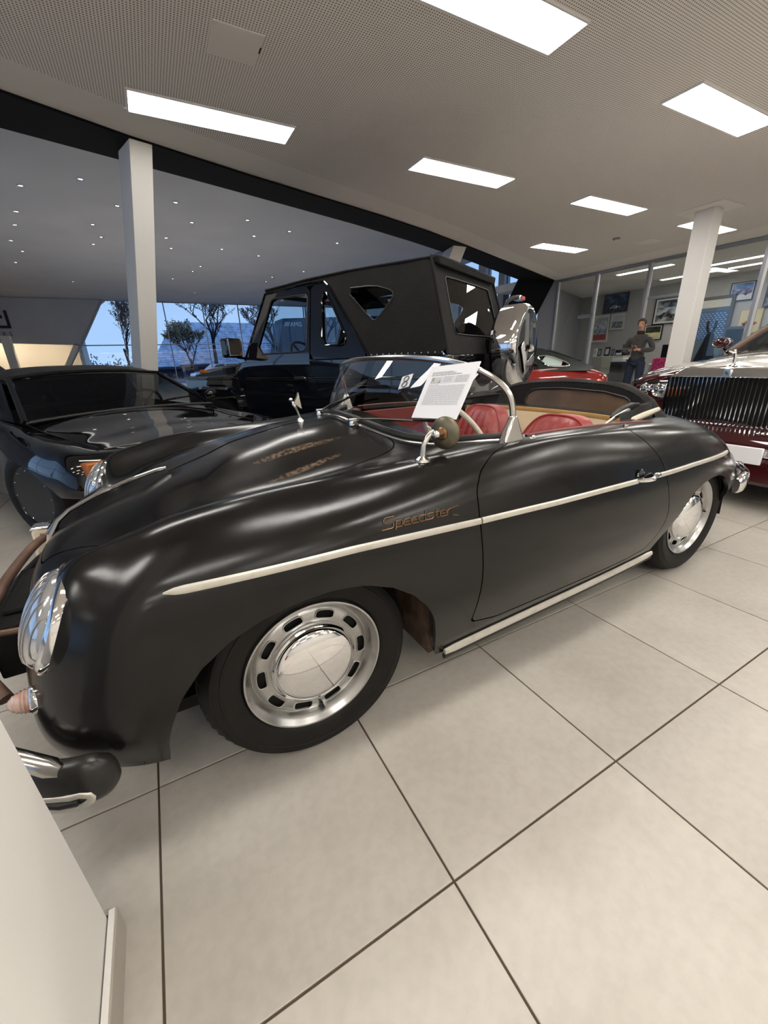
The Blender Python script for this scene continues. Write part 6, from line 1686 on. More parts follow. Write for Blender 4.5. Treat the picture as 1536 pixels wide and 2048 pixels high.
mb = MB(); mb.tube([(-.03, .1, .05), (-.05, -.1, .05), (-.03, -.28, .02)], .01, 6); mb.build('closer_arm', M['frame_grey'], t)
for k, (x0, x1, y0, y1) in enumerate(((10.89, 11.03, 6.15, 7.45), (11.95, 12.09, 4.80, 6.05), (12.9, 13.04, 6.2, 7.5), (12.9, 13.04, 4.6, 5.9), (11.95, 12.09, 2.6, 3.9), (12.9, 13.04, 1.2, 2.5))):
    t = thing('office_strip_light', ((x0 + x1) / 2, (y0 + y1) / 2, 2.998), 0, ['long strip light in the office ceiling above the cabinet', 'long strip light in the office ceiling right of the upright column', 'short strip light deep in the office left of the upright column', 'short strip light deep in the office right of the upright column', 'office strip light beyond the right frame edge', 'office strip light far beyond the right frame edge'][k], 'strip light', 'office strip lights')
    w_, l_ = (x1 - x0) / 2, (y1 - y0) / 2
    mb = MB(); mb.box(-w_ - .01, w_ + .01, -l_ - .01, l_ + .01, -.02, 0); mb.build('light_housing', M['panel_frame'], t, smooth=0)
    mb = MB(); mb.box(-w_, w_, -l_, l_, -.026, -.021); mb.build('light_diffuser', M['panel'], t, smooth=0)


def pic(y0, y1, z0, z1, label, cols, car_shape=None, fr=(.02, .02, .02), mount=.10, bg=None):
    t = thing('framed_picture', (14.17, (y0 + y1) / 2, (z0 + z1) / 2), 0, label, 'picture', 'framed pictures on the office wall')
    w_, h_ = abs(y1 - y0) / 2, abs(z1 - z0) / 2
    mb = MB()
    for a, b_, c, d in ((-w_, w_, h_ - .022, h_), (-w_, w_, -h_, -h_ + .022), (-w_, -w_ + .022, -h_ + .022, h_ - .022), (w_ - .022, w_, -h_ + .022, h_ - .022)): mb.box(-.03, .02, a, b_, c, d)
    mb.build('picture_frame', mat('picture_frame', fr, .4), t, smooth=0)
    mb = MB(); mb.box(-.012, .0, -w_ + .02, w_ - .02, -h_ + .02, h_ - .02); mb.build('picture_mount', mat('mount', (.78, .76, .68), .6), t, smooth=0)
    m_ = mount; iw, ih = w_ * (1 - m_ * 1.6), h_ * (1 - m_ * 1.6)
    n = len(cols)
    for k, c in enumerate(cols):
        za, zb = ih - 2 * ih * k / n, ih - 2 * ih * (k + 1) / n
        mb = MB(); mb.box(-.016, -.0125, -iw, iw, zb, za); mb.build('print_band', mat('print_band', c[0], .6, noise=(c[2] if len(c) > 2 else 6, c[1], .42, .62, 5)), t, smooth=0)
    if car_shape:
        c1, c2, cz, s_ = car_shape
        body = [(-.9, -.2), (-.92, .0), (-.6, .12), (-.35, .3), (.15, .32), (.45, .12), (.85, .05), (.95, -.15), (.9, -.22)]
        mb = MB(); mb.prism([(-y * iw * s_, cz * ih + z * iw * s_) for y, z in body], -.018, -.0165, 'x'); mb.build('print_car', mat('print_car', c1, .5, noise=(9, c2, .45, .65, 4)), t, smooth=0)
        for yy in (-.55, .55):
            mb = MB(); mb.lathe([(.17 * iw * s_, 0), (.17 * iw * s_, .0015), (.0001, .0016)], Matrix.Translation((-.018, -yy * iw * s_, cz * ih - .2 * iw * s_)) @ Matrix.Rotation(-PI / 2, 4, 'Y'), 20); mb.build('print_wheel', mat('print_wheel', (.02, .02, .02), .5), t, smooth=0)
    return t


K = lambda *a: a
pic(9.70, 10.28, 1.49, 2.36, 'tall white-framed poster with a red base and blue lettering, leftmost on the office wall', [((.35, .42, .45), (.7, .72, .7), 9), ((.75, .77, .76), (.25, .40, .6), 14), ((.60, .60, .58), (.12, .22, .42), 16), ((.42, .05, .05), (.5, .09, .08), 5)], fr=(.7, .7, .68))
pic(9.16, 9.64, 1.85, 2.36, 'small framed black and white building photo between poster and man', [((.5, .55, .6), (.62, .66, .7), 3), ((.12, .14, .17), (.35, .38, .42), 14)], fr=(.6, .6, .58), mount=.14)
pic(9.14, 9.98, 2.40, 2.97, 'dark blue unframed photo of a white boat-like car, high on the office wall', [((.03, .05, .10), (.12, .20, .34), 8), ((.03, .04, .07), (.08, .11, .16), 8)], car_shape=((.7, .72, .74), (.3, .33, .38), -.45, .5), fr=(.03, .03, .04), mount=.02)
pic(7.47, 8.23, 1.91, 2.63, 'large framed black and white photo of a classic sports car right of the man', [((.03, .05, .07), (.35, .40, .45), 5), ((.55, .60, .62), (.10, .12, .14), 5), ((.12, .13, .14), (.5, .5, .48), 4)], car_shape=((.02, .02, .03), (.16, .17, .18), -.4, .85), fr=(.02, .02, .02), mount=.12)
pic(7.88, 8.45, 1.47, 1.90, 'framed black and yellow print behind the shoulder of the man', [((.02, .02, .02), (.07, .09, .05), 6), ((.62, .58, .22), (.7, .66, .4), 5)], mount=.13)
pic(5.76, 6.30, 2.32, 2.77, 'framed photo of a blue and purple racing car right of the upright column', [((.05, .12, .32), (.25, .38, .6), 4), ((.12, .10, .2), (.5, .5, .6), 12), ((.62, .62, .62), (.7, .7, .7), 4)], car_shape=((.10, .08, .22), (.5, .4, .5), -.2, .8), fr=(.02, .02, .02), mount=.10)
pic(5.44, 5.95, 1.51, 2.10, 'pale yellow poster with a red car sketch above the limousine bonnet', [((.68, .60, .36), (.72, .64, .42), 3)], car_shape=((.5, .12, .08), (.68, .5, .35), -.15, .75), fr=(.5, .45, .3), mount=.02)
pic(5.20, 5.50, 2.10, 2.75, 'dark purple framed photo beside the last glass post at the right edge', [((.06, .05, .12), (.22, .18, .32), 7), ((.08, .07, .12), (.3, .3, .35), 9)], fr=(.05, .05, .05), mount=.04)
pic(5.10, 5.45, 1.20, 1.42, 'small white framed picture low above the limousine windscreen pillar', [((.7, .7, .7), (.2, .2, .2), 9)], fr=(.02, .02, .02), mount=.1)
# interior door with blue patterned film
dr = thing('door_1', (14.16, 6.62, 0), 0, '', ''); del dr['label']; del dr['category']; dr['kind'] = 'structure'
mb = MB(); mb.box(-.05, .03, -.50, -.42, 0, 2.5); mb.box(-.05, .03, .42, .50, 0, 2.5); mb.box(-.05, .03, -.42, .42, 2.42, 2.5); mb.build('door_frame', mat('dark_door_frame', (.10, .10, .10), .5), dr, smooth=0)
mb = MB(); mb.box(-.02, .01, -.42, .42, .02, 2.42); mb.build('door_leaf', mat('grey_blue_door', (.13, .17, .20), .3), dr, smooth=0)
mb = MB(); mb.box(-.03, -.021, -.42, .42, 2.22, 2.42); mb.build('top_light', mat('pale_top_light', (.62, .62, .55), .5), dr, smooth=0)
mb = MB()
for i in range(9):
    for j in range(12):
        yy, zz = -.37 + i * .092 + (j % 2) * .046, 1.45 + j * .056
        mb.add([(-.024, yy - .03, zz), (-.024, yy, zz + .016), (-.024, yy + .03, zz), (-.024, yy, zz - .016)], [(0, 1, 2, 3)])
o = mb.build('patterned_film', mat('pale_blue_print', (.42, .55, .72), .4), dr, smooth=0); o['kind'] = 'stuff'
mb = MB(); mb.box(-.0235, -.021, -.42, .42, 1.38, 2.14); mb.build('blue_film', mat('blue_film', (.06, .14, .30), .3), dr, smooth=0)
# side-board with papers and frames
cab = thing('filing_cabinet', (11.45, 7.60, 0), 0, 'beige metal filing cabinet with two doors behind the red coupe', 'cabinet')
cm = mat('beige_cabinet', (.50, .46, .36), .45)
mb = MB(); mb.box(-.22, .22, -.46, .46, 0, 1.05); mb.build('cabinet_body', cm, cab, bevel=.005)
for k, (z0, z1) in enumerate(((.06, .72), (.735, 1.03))):
    mb = MB(); mb.box(-.238, -.221, -.45, .14, z0, z1); d_ = mb.build('cabinet_door', cm, cab, bevel=.003)
    mb = MB(); mb.tube([(-.245, -.05, z1 - .08), (-.262, -.09, z1 - .06)], .008, 6); mb.build('handle', M['chrome'], d_)
mb = MB(); mb.box(-.236, -.221, .15, .45, .06, 1.03); mb.build('side_panel', mat('grey_cabinet_side', (.34, .32, .27), .5), cab, bevel=.003)
def card(y, w, h_, c, label, c2=None, x=11.30):
    t = thing('desk_card', (x, y, 1.051), 0, label, 'card', 'small stands on the filing cabinet')
    mb = MB(); mb.hexa([(-.012, -w / 2, 0), (.0, -w / 2, 0), (.0, w / 2, 0), (-.012, w / 2, 0), (.018, -w / 2, h_), (.03, -w / 2, h_), (.03, w / 2, h_), (.018, w / 2, h_)]); mb.build('card_face', mat('card_face', c, .4), t, smooth=0)
    mb = MB(); mb.hexa([(-.0135, -w * .3, h_ * .2), (-.0095, -w * .3, h_ * .2), (-.0095, w * .3, h_ * .2), (-.0135, w * .3, h_ * .2), (.0075, -w * .3, h_ * .8), (.0115, -w * .3, h_ * .8), (.0115, w * .3, h_ * .8), (.0075, w * .3, h_ * .8)]); mb.build('card_print', mat('card_print', c2 or (.4, .4, .4), .5), t, smooth=0)
card(8.03, .09, .20, (.75, .75, .75), 'narrow white card at the left end of the filing cabinet')
card(7.90, .11, .19, (.05, .05, .06), 'small dark card beside the narrow white card', (.3, .3, .3))
card(7.67, .16, .23, (.015, .015, .015), 'black framed certificate standing on the filing cabinet', (.55, .55, .55))
card(7.51, .10, .18, (.06, .07, .09), 'dark grey card standing beside the black framed certificate', (.2, .22, .25))
t = thing('paper_tray', (11.42, 7.345, 1.051), 0, 'black letter tray with white papers on the cabinet beside the man', 'letter tray')
mb = MB(); mb.box(-.12, .12, -.085, .085, .0, .02); mb.box(-.12, .12, -.085, .085, .12, .15); mb.box(-.12, .12, .07, .085, .02, .12); mb.build('tray_frame', M['rubber'], t, bevel=.004)
mb = MB(); mb.box(-.11, .11, -.08, .065, .021, .07); mb.build('paper_stack', M['white'], t)
t = thing('dark_box_file', (11.42, 7.17, 1.051), 0, 'black upright box on the right end of the filing cabinet', 'box')
mb = MB(); mb.box(-.1, .1, -.025, .08, 0, .28); mb.build('box_body', M['rubber'], t, bevel=.006)
mb = MB(); mb.box(-.103, -.1005, -.02, .05, .18, .24); mb.build('box_label', M['frame_grey'], t)
t = thing('office_bin', (10.95, 7.0, 0), 0, 'black pedestal drawer unit on the floor left of the man', 'drawer unit')
mb = MB(); mb.box(-.2, .2, -.24, .20, 0, .62); mb.build('unit_body', M['rubber'], t, bevel=.008)
mb = MB(); mb.box(-.16, .18, -.16, .18, .62, .90); mb.build('upper_unit', M['rubber'], t, bevel=.008)
mb = MB(); mb.box(-.14, .16, -.14, .16, .905, 1.0); mb.build('printer_tray', M['white'], t, bevel=.008)
# desk with monitor, red chairs, grey bag
t = thing('office_desk', (12.45, 6.35, 0), 0, 'white office desk behind the man and the upright column', 'desk')
mb = MB(); mb.box(-.4, .4, -.35, .55, .79, .83); mb.build('desk_top', M['panel_frame'], t, bevel=.004)
for sx in (-.36, .36):
    for sy in (-.30, .50): mb = MB(); mb.box(sx - .03, sx + .03, sy - .03, sy + .03, 0, .79); mb.build('leg', M['frame_grey'], t)
t = thing('side_table', (12.5, 5.25, 0), 0, 'dark low side table under the blue-black monitor', 'table')
mb = MB(); mb.box(-.3, .3, -.22, .22, .80, .829); mb.build('table_top', M['rubber'], t, bevel=.004)
for sx in (-.27, .27):
    for sy in (-.19, .19): mb = MB(); mb.box(sx - .02, sx + .02, sy - .02, sy + .02, 0, .80); mb.build('leg', M['rubber'], t)
t = thing('computer_monitor', (12.35, 6.62, .831), 0, 'dark computer monitor on the white desk right of the man', 'monitor')
mb = MB(); mb.box(-.02, .02, -.16, .16, .10, .46); mb.build('screen', M['black_paint'], t, bevel=.006)
mb = MB(); mb.box(-.08, .08, -.1, .1, 0, .012); mb.tube([(0, 0, .01), (0, 0, .12)], .02, 8); mb.build('stand', M['rubber'], t)


def armchair(loc, rz, m, label, group=None, pattern=None):
    t = thing('office_chair', loc, rz, label, 'chair', group)
    mb = MB(); mb.box(-.24, .24, -.24, .24, .42, .50); mb.build('seat', m, t, bevel=.03)
    mb = MB(); mb.hexa([(.20, -.23, .48), (.27, -.23, .48), (.27, .23, .48), (.20, .23, .48), (.28, -.20, .98), (.34, -.20, .98), (.34, .20, .98), (.28, .20, .98)]); mb.build('backrest', m, t, bevel=.03)
    for sx in (-.2, .2):
        for sy in (-.2, .2): mb = MB(); mb.tube([(sx, sy, .42), (sx * 1.15, sy * 1.15, 0)], .014, 8); mb.build('leg', M['chrome'], t)
    return t


armchair((11.55, 6.15, 0), PI, mat('magenta_cloth', (.45, .03, .12), .7, noise=(22, (.65, .1, .25), .5, .6, 3)), 'magenta patterned chair just right of the man', 'red chairs in the office')
armchair((13.3, 5.7, 0), 0, mat('red_cloth', (.42, .02, .03), .6), 'plain red chair right of the upright column above the limousine wing', 'red chairs in the office')
t = thing('grey_coat', (12.25, 6.25, .831), 0, 'crumpled grey coat lying on the white desk', 'coat')
mb = MB(); P = []
for i in range(17):
    a = i / 16 * 2 - 1; P.append([(-.10 + b_ * .25, a * .25, .005 + .10 * (1 - a * a) * math.sin(PI * b_) * (1 + .4 * math.sin(a * 9 + b_ * 7))) for b_ in np.linspace(0, 1, 9)])
mb.grid(P); mb.v = [(x, y, z) for x, y, z in mb.v]; mb.build('coat_cloth', mat('grey_wool', (.10, .10, .11), .9), t)
mb = MB(); mb.tube([(-.05, -.2, .03), (0, 0, .12), (.05, .18, .03)], .02, 6); mb.build('coat_collar', mat('grey_wool_dark', (.05, .05, .055), .9), t)
t = thing('jacket_stand', (11.85, 5.47, 0), 0, 'black jacket draped over a tall black chair right of the upright column', 'chair')
mb = MB(); mb.hexa([(-.2, -.22, .5), (.15, -.22, .5), (.15, .30, .5), (-.2, .30, .5), (-.02, -.05, 1.52), (.08, -.05, 1.52), (.08, .08, 1.52), (-.02, .08, 1.52)]); mb.build('jacket', M['canvas'], t, bevel=.05)
for yy in (.10, -.06): mb = MB(); mb.tube([(0, yy * .4, 1.48), (0, yy, 1.62), (0, yy * 1.1, 1.76)], .028, 8); mb.build('chair_prong', M['rubber'], t)
mb = MB(); mb.tube([(0, 0, .02), (0, 0, .5)], .03, 8); mb.lathe([(.28, 0), (.26, .03), (.03, .05)], None, 20); mb.build('chair_base', M['rubber'], t)
t = thing('blue_grey_monitor', (12.5, 5.27, .831), 0, 'blue-black monitor back beside the draped black jacket', 'monitor')
mb = MB(); mb.box(-.03, .03, -.17, .17, .30, .74); mb.build('monitor_back', mat('blue_black_plastic', (.02, .03, .05), .35), t, bevel=.01)
mb = MB(); mb.box(-.03, .03, -.17, .17, .741, .80); mb.build('monitor_top', mat('blue_grey_plastic', (.12, .17, .24), .4), t, bevel=.008)
mb = MB(); mb.tube([(0, 0, .0), (0, 0, .32)], .025, 8); mb.box(-.1, .1, -.12, .12, 0, .015); mb.build('stand', M['rubber'], t)

# ================================================================== man looking at his phone
SKIN = mat('skin', (.52, .27, .18), .5, noise=(20, (.56, .31, .22), .4, .7, 3))


def skin_mesh(name, V, E_, R, m, parent, sub=2, label=None):
    """grow a limb surface over a skeleton; the result is baked into a plain mesh"""
    me = bpy.data.meshes.new(name); me.from_pydata(V, E_, []); me.update()
    o = bpy.data.objects.new(name, me); COL.objects.link(o)
    sk = o.modifiers.new('skin', 'SKIN'); sk.use_smooth_shade = True; sk.branch_smoothing = .6
    if not me.skin_vertices: me.attributes.new  # layer is made with the modifier below
    bm = bmesh.new(); bm.from_mesh(me); lay = bm.verts.layers.skin.verify()
    bm.verts.ensure_lookup_table()
    for i, v_ in enumerate(bm.verts):
        r = R[i]; v_[lay].radius = (r, r) if not isinstance(r, tuple) else r
        v_[lay].use_root = i == 0
    bm.to_mesh(me); bm.free()
    sb = o.modifiers.new('sub', 'SUBSURF'); sb.levels = sub; sb.render_levels = sub
    dg = bpy.context.evaluated_depsgraph_get(); me2 = bpy.data.meshes.new_from_object(o.evaluated_get(dg))
    bpy.data.objects.remove(o); me2.materials.clear(); me2.materials.append(m)
    me2.polygons.foreach_set('use_smooth', [True] * len(me2.polygons))
    return part(name, me2, parent, label=label)


man = thing('person', (9.93, 5.98, 0), math.radians(192), 'man in charcoal cardigan and dark jeans looking down at the phone in his hands', 'person', None)
# +x faces the camera, +y is his left
J = dict(pel=(0, 0, .97), wst=(.0, 0, 1.10), cst=(-.015, 0, 1.32), nk=(.0, 0, 1.50), nk2=(.02, 0, 1.575), jaw=(.075, 0, 1.61), skull=(.035, 0, 1.715), top=(.025, 0, 1.785))
V = []; E_ = []; R = []; ix = {}
def jv(n, p, r, par=None):
    ix[n] = len(V); V.append(p); R.append(r)
    if par: E_.append((ix[par], ix[n]))
jv('pel', (0, 0, .97), (.10, .08)); jv('wst', (.0, 0, 1.10), (.10, .08), 'pel'); jv('cst', (-.015, 0, 1.32), (.11, .085), 'wst'); jv('sh', (-.01, 0, 1.42), (.09, .065), 'cst')
jv('nk', (.01, 0, 1.53), .058, 'sh'); jv('nk2', (.03, 0, 1.60), .060, 'nk'); jv('fc', (.062, 0, 1.655), (.072, .085), 'nk2'); jv('sk', (.045, 0, 1.73), (.082, .100), 'fc'); jv('tp', (.030, 0, 1.79), (.060, .070), 'sk')
jv('nose', (.150, 0, 1.665), .014, 'fc')
for s_, n in ((1, 'L'), (-1, 'R')):
    jv('s' + n, (-.01, s_ * .165, 1.42), .05, 'sh'); jv('e' + n, (-.03, s_ * .295, 1.165), .036, 's' + n); jv('w' + n, (.235, s_ * .09, 1.175), .030, 'e' + n)
    jv('h' + n, (.29, s_ * .055, 1.195), (.020, .034), 'w' + n)
    jv('hp' + n, (.10, 0 + s_ * .10, .90) if False else (0, s_ * .085, .90), .055, 'pel'); jv('k' + n, (.03, s_ * .115, .50), .062, 'hp' + n); jv('a' + n, (0, s_ * .125, .10), .042, 'k' + n); jv('t' + n, (.15, s_ * .15, .045), .035, 'a' + n)
body = skin_mesh('body', V, E_, R, SKIN, man, 2)
# fingers: own short chains rooted in the palm
for s_ in (1, -1):
    for k in range(4):
        oy = .055 - k * .0; z0 = 1.215 - k * .018
        P = [(.285, s_ * .060, z0), (.325, s_ * (.052 + .0 * k), z0 + .004), (.345, s_ * .028, z0 + .006), (.335, s_ * (.006 + .003 * k), z0 + .008)]
        skin_mesh('finger', P, [(0, 1), (1, 2), (2, 3)], [.0095, .0095, .009, .0075 - .0004 * k], SKIN, man, 1)
    skin_mesh('thumb', [(.265, s_ * .05, 1.225), (.280, s_ * .035, 1.255), (.300, s_ * .018, 1.262)], [(0, 1), (1, 2)], [.012, .011, .009], SKIN, man, 1)
# cardigan over torso and arms
V2 = []; E2 = []; R2 = []; ix = {}
def jv2(n, p, r, par=None):
    ix[n] = len(V2); V2.append(p); R2.append(r)
    if par: E2.append((ix[par], ix[n]))
jv2('hem', (0, 0, .90), (.19, .155)); jv2('w', (0, 0, 1.10), (.175, .135), 'hem'); jv2('c', (-.01, 0, 1.30), (.195, .145), 'w'); jv2('sh', (-.01, 0, 1.43), (.165, .115), 'c'); jv2('n', (0, 0, 1.525), (.075, .075), 'sh')
for s_, n in ((1, 'L'), (-1, 'R')):
    jv2('s' + n, (-.01, s_ * .185, 1.43), .082, 'sh'); jv2('e' + n, (-.03, s_ * .30, 1.17), .062, 's' + n); jv2('f' + n, (.13, s_ * .185, 1.165), .056, 'e' + n); jv2('w' + n, (.222, s_ * .10, 1.172), .042, 'f' + n)
knit = mat('charcoal_knit', (.055, .053, .05), .9, bump=(90, .4, .01), sheen=.2)
skin_mesh('cardigan', V2, E2, R2, knit, man, 2, 'charcoal button-up cardigan')
mb = MB(); mb.lathe([(.070, 1.50), (.078, 1.52), (.076, 1.565), (.064, 1.575), (.060, 1.52)], Matrix.Translation((.012, 0, 0)), 24, caps=False); mb.build('collar', M['rubber'], man, label='black turtleneck collar')
mb = MB()
for k in range(5): mb.ball((.150 - .004 * abs(k - 2), .0, 1.04 + k * .085), .010, 8, 6)
mb.build('buttons', M['rubber'], man)
V3 = [(0, 0, 1.03), (0, .105, .86), (.03, .12, .50), (.0, .125, .09), (0, -.105, .86), (.03, -.12, .50), (.0, -.125, .09)]
jeans = mat('dark_blue_denim', (.012, .018, .035), .85, noise=(30, (.02, .03, .055), .4, .7, 4))
skin_mesh('jeans', V3, [(0, 1), (1, 2), (2, 3), (0, 4), (4, 5), (5, 6)], [(.165, .125), .105, .085, .075, .105, .085, .075], jeans, man, 2, 'dark blue jeans')
mb = MB(); mb.lathe([(.150, .90), (.168, .93), (.170, .985), (.160, 1.02), (.13, 1.03)], Matrix.Diagonal((.80, 1.0, 1, 1)), 32); mb.build('waistband', jeans, man)
for s_ in (1, -1):
    mb = MB(); P = []
    for i in range(9):
        u = i / 8; w_ = .05 * math.sin(PI * min(1, u * .9 + .12)) ** .5; P.append([(-.09 + .31 * u, s_ * (.13 + .03 * u) + w_ * math.cos(a), max(0.0, .055 - .02 * u) + (.05 - .02 * u) * math.sin(a)) for a in np.linspace(0, 2 * PI, 13)])
    mb.grid(P); mb.add(P[0][:-1], [tuple(range(12))]); mb.add(P[-1][:-1], [tuple(range(11, -1, -1))]); mb.build('shoe', M['rubber'], man)
# hair, ears, eyes, brows, mouth
hair = mat('short_brown_hair', (.10, .06, .035), .8, bump=(120, .6, .01))
mb = MB(); P = []
for i in range(13):
    th_ = i / 12 * PI * .62
    P.append([(.028 - .012 + (.100 if math.cos(a) < 0 else .088) * math.sin(th_) * math.cos(a), .088 * math.sin(th_) * math.sin(a), 1.735 + .100 * math.cos(th_) + (.035 if math.cos(a) > .35 and i > 8 else 0) + .03 * max(0, math.cos(a)) * (i / 12)) for a in np.linspace(0, 2 * PI, 25)])
mb.grid(P); mb.build('hair', hair, man, label='short brown hair')
for s_ in (1, -1):
    mb = MB(); mb.ball((.035, s_ * .088, 1.685), .024, 10, 8, (.7, .35, 1.2)); mb.build('ear', SKIN, man)
    mb = MB(); mb.ball((.123, s_ * .032, 1.695), .011, 10, 8, (.6, 1.2, .6)); mb.build('eye', mat('eye_dark', (.05, .03, .02), .3), man)
    mb = MB(); mb.tube([(.128, s_ * .015, 1.712), (.131, s_ * .032, 1.718), (.120, s_ * .052, 1.712)], .005, 6); mb.build('eyebrow', hair, man)
mb = MB(); mb.tube([(.126, -.024, 1.625), (.134, 0, 1.622), (.126, .024, 1.625)], .006, 6); mb.build('mouth', mat('lips', (.40, .15, .12), .5), man)
ph = thing('phone', (9.93 - .375 * math.cos(math.radians(12)), 5.98 - .375 * math.sin(math.radians(12)), 1.222), math.radians(192), 'black smartphone held in both hands of the man', 'phone')
mb = MB(); mb.box(-.036, .036, -.072, .072, -.004, .004, Matrix.Rotation(.5, 4, 'Y')); mb.build('phone_body', M['gloss_black'], ph, bevel=.003)
mb = MB(); mb.box(-.033, .033, -.068, .068, .0042, .0048, Matrix.Rotation(.5, 4, 'Y')); mb.build('phone_screen', mat('phone_screen', (.02, .02, .025), .1, emis=(.5, .6, .8), estr=.02), ph)

# ================================================================== outside: ground, roofs, trees
mb = MB(); mb.box(-80, 90, 34.9, 140, -.3, -.1); mb.box(14.9, 90, -10, 34.9, -.3, -.1); g_ = struct('floor_outside', mb, mat('dusk_asphalt', (.10, .12, .15), .8), smooth=0)
slate = mat('frosted_slate', (.62, .68, .76), .7, noise=(2.2, (.34, .36, .42), .42, .66, 6)); dwall = mat('dark_cladding', (.045, .055, .08), .6)


def roof_building(name, x0, x1, y0, y1, ze, zr, hip, label, n=22):
    t = thing(name, (0, 0, 0), 0, label, 'building')
    t.location = ((x0 + x1) / 2, y0, 0); cx = (x0 + x1) / 2
    mb = MB(); mb.box(x0 + .4 - cx, x1 - .4 - cx, .4, y1 - y0 - .4, -.1, ze); mb.build('wall', dwall, t, smooth=0)
    mb = MB()
    for k in range(n):
        u0, u1 = k / n, (k + 1) / n; ya, yb = u0 * (y1 - y0) * .5, u1 * (y1 - y0) * .5; za, zb = ze + (zr - ze) * u0, ze + (zr - ze) * u1
        xa0, xb0 = x0 - cx + hip * u0, x0 - cx + hip * u1; xa1, xb1 = x1 - cx - .2 * hip * u0, x1 - cx - .2 * hip * u1
        mb.hexa([(xa0, ya, za - .02), (xa1, ya, za - .02), (xb1, yb, zb - .1), (xb0, yb, zb - .1), (xa0, ya, za + .09), (xa1, ya, za + .09), (xb1, yb, zb), (xb0, yb, zb)])
    o = mb.build('roof_courses', slate, t, smooth=0); o['kind'] = 'stuff'
    mb = MB(); mb.hexa([(x0 - cx, -.02, ze - .25), (x1 - cx, -.02, ze - .25), (x1 - cx, .12, ze - .25), (x0 - cx, .12, ze - .25), (x0 - cx, -.02, ze), (x1 - cx, -.02, ze), (x1 - cx, .12, ze), (x0 - cx, .12, ze)]); mb.build('gutter', dwall, t, smooth=0)
    return t


roof_building('roofed_building', .2, 34, 50, 64, 1.15, 6.0, 3.2, 'long building with frosted slate roof seen through the far window')
roof_building('low_roof_building', 2.6, 12, 44, 48.5, 1.3, 2.6, .9, 'low pale blue roofed shed in front of the long slate roof', n=8)
t = thing('dark_gabled_hall', (14.6, 41.5, 0), 0, 'dark blue hall with a white brand sign seen through the off-roader window', 'building')
mb = MB(); mb.prism([(-4.0, -.1), (-2.6, 5.1), (8.0, 5.5), (8.0, -.1)], 0, 3, 'y'); mb.build('front_wall', mat('blue_dark_sheeting', (.05, .085, .14), .5), t, smooth=0)
mb = MB()
for k in range(14): mb.box(-3.2 + k * .8, -3.16 + k * .8, -.03, -.002, 0, 3.9)
mb.build('wall_seam', dwall, t, smooth=0)
mb = MB()
for k in range(3): mb.prism([(-2.55 + k * .16, 4.42), (-2.45 + k * .16, 4.42), (-2.30 + k * .16, 4.80), (-2.40 + k * .16, 4.80)], -.06, -.01, 'y')
mb.build('sign_stripes', M['white'], t, smooth=0)
part('sign_letters', text_mesh('AMG', .52, .02, M['white'], font_off=.008), t, (-1.95, -.04, 4.42), (PI / 2, 0, 0), 'white sign letters AMG')


def tree(x, y, h_, label, seed, leaf_c, leaves, lean=0.0, spread=.55, thick=.16, leafsize=.10):
    rng = random.Random(seed); t = thing('tree', (x, y, -.1), 0, label, 'tree', 'trees outside the far window')
    mb = MB(); tips = []

    def br(p, d, L_, r, dep):
        q = p + d * L_; mid = p + d * L_ * .5 + Vector((rng.uniform(-1, 1), rng.uniform(-1, 1), 0)) * L_ * .05
        r = max(r, .013); mb.tube([p, mid, q], [r, r * .85, r * .7], 5 if dep < 2 else 3, caps=False)
        if dep >= 2: tips.extend([(p, q)])
        if dep < 6:
            for k in range(3 if dep < 4 else 2):
                a = rng.uniform(0, 2 * PI); e = Vector((math.cos(a), math.sin(a), 0)); nd = (d * (1 - spread * rng.uniform(.5, 1)) + e * spread * rng.uniform(.6, 1.1) + Vector((0, 0, .22))).normalized()
                br(p + d * L_ * rng.uniform(.55, 1), nd, L_ * rng.uniform(.60, .78), r * .58, dep + 1)
    br(Vector((0, 0, 0)), Vector((lean, 0, 1)).normalized(), h_ * .34, thick, 0)
    mb.build('trunk', mat('bark', (.035, .03, .03), .9), t, smooth=60)
    ml = MB()
    for _ in range(leaves):
        a, b_ = rng.choice(tips); p = a.lerp(b_, rng.random()) + Vector((rng.uniform(-1, 1), rng.uniform(-1, 1), rng.uniform(-1, 1))) * .12
        u = Vector((rng.uniform(-1, 1), rng.uniform(-1, 1), rng.uniform(-1, 1))).normalized(); w_ = u.orthogonal().normalized(); s_ = leafsize * rng.uniform(.6, 1.2)
        ml.add([p - u * s_, p + w_ * s_ * .6, p + u * s_, p - w_ * s_ * .6], [(0, 1, 2, 3)])
    o = ml.build('leaves', mat('leaf', leaf_c, .8), t, smooth=0); o['kind'] = 'stuff'


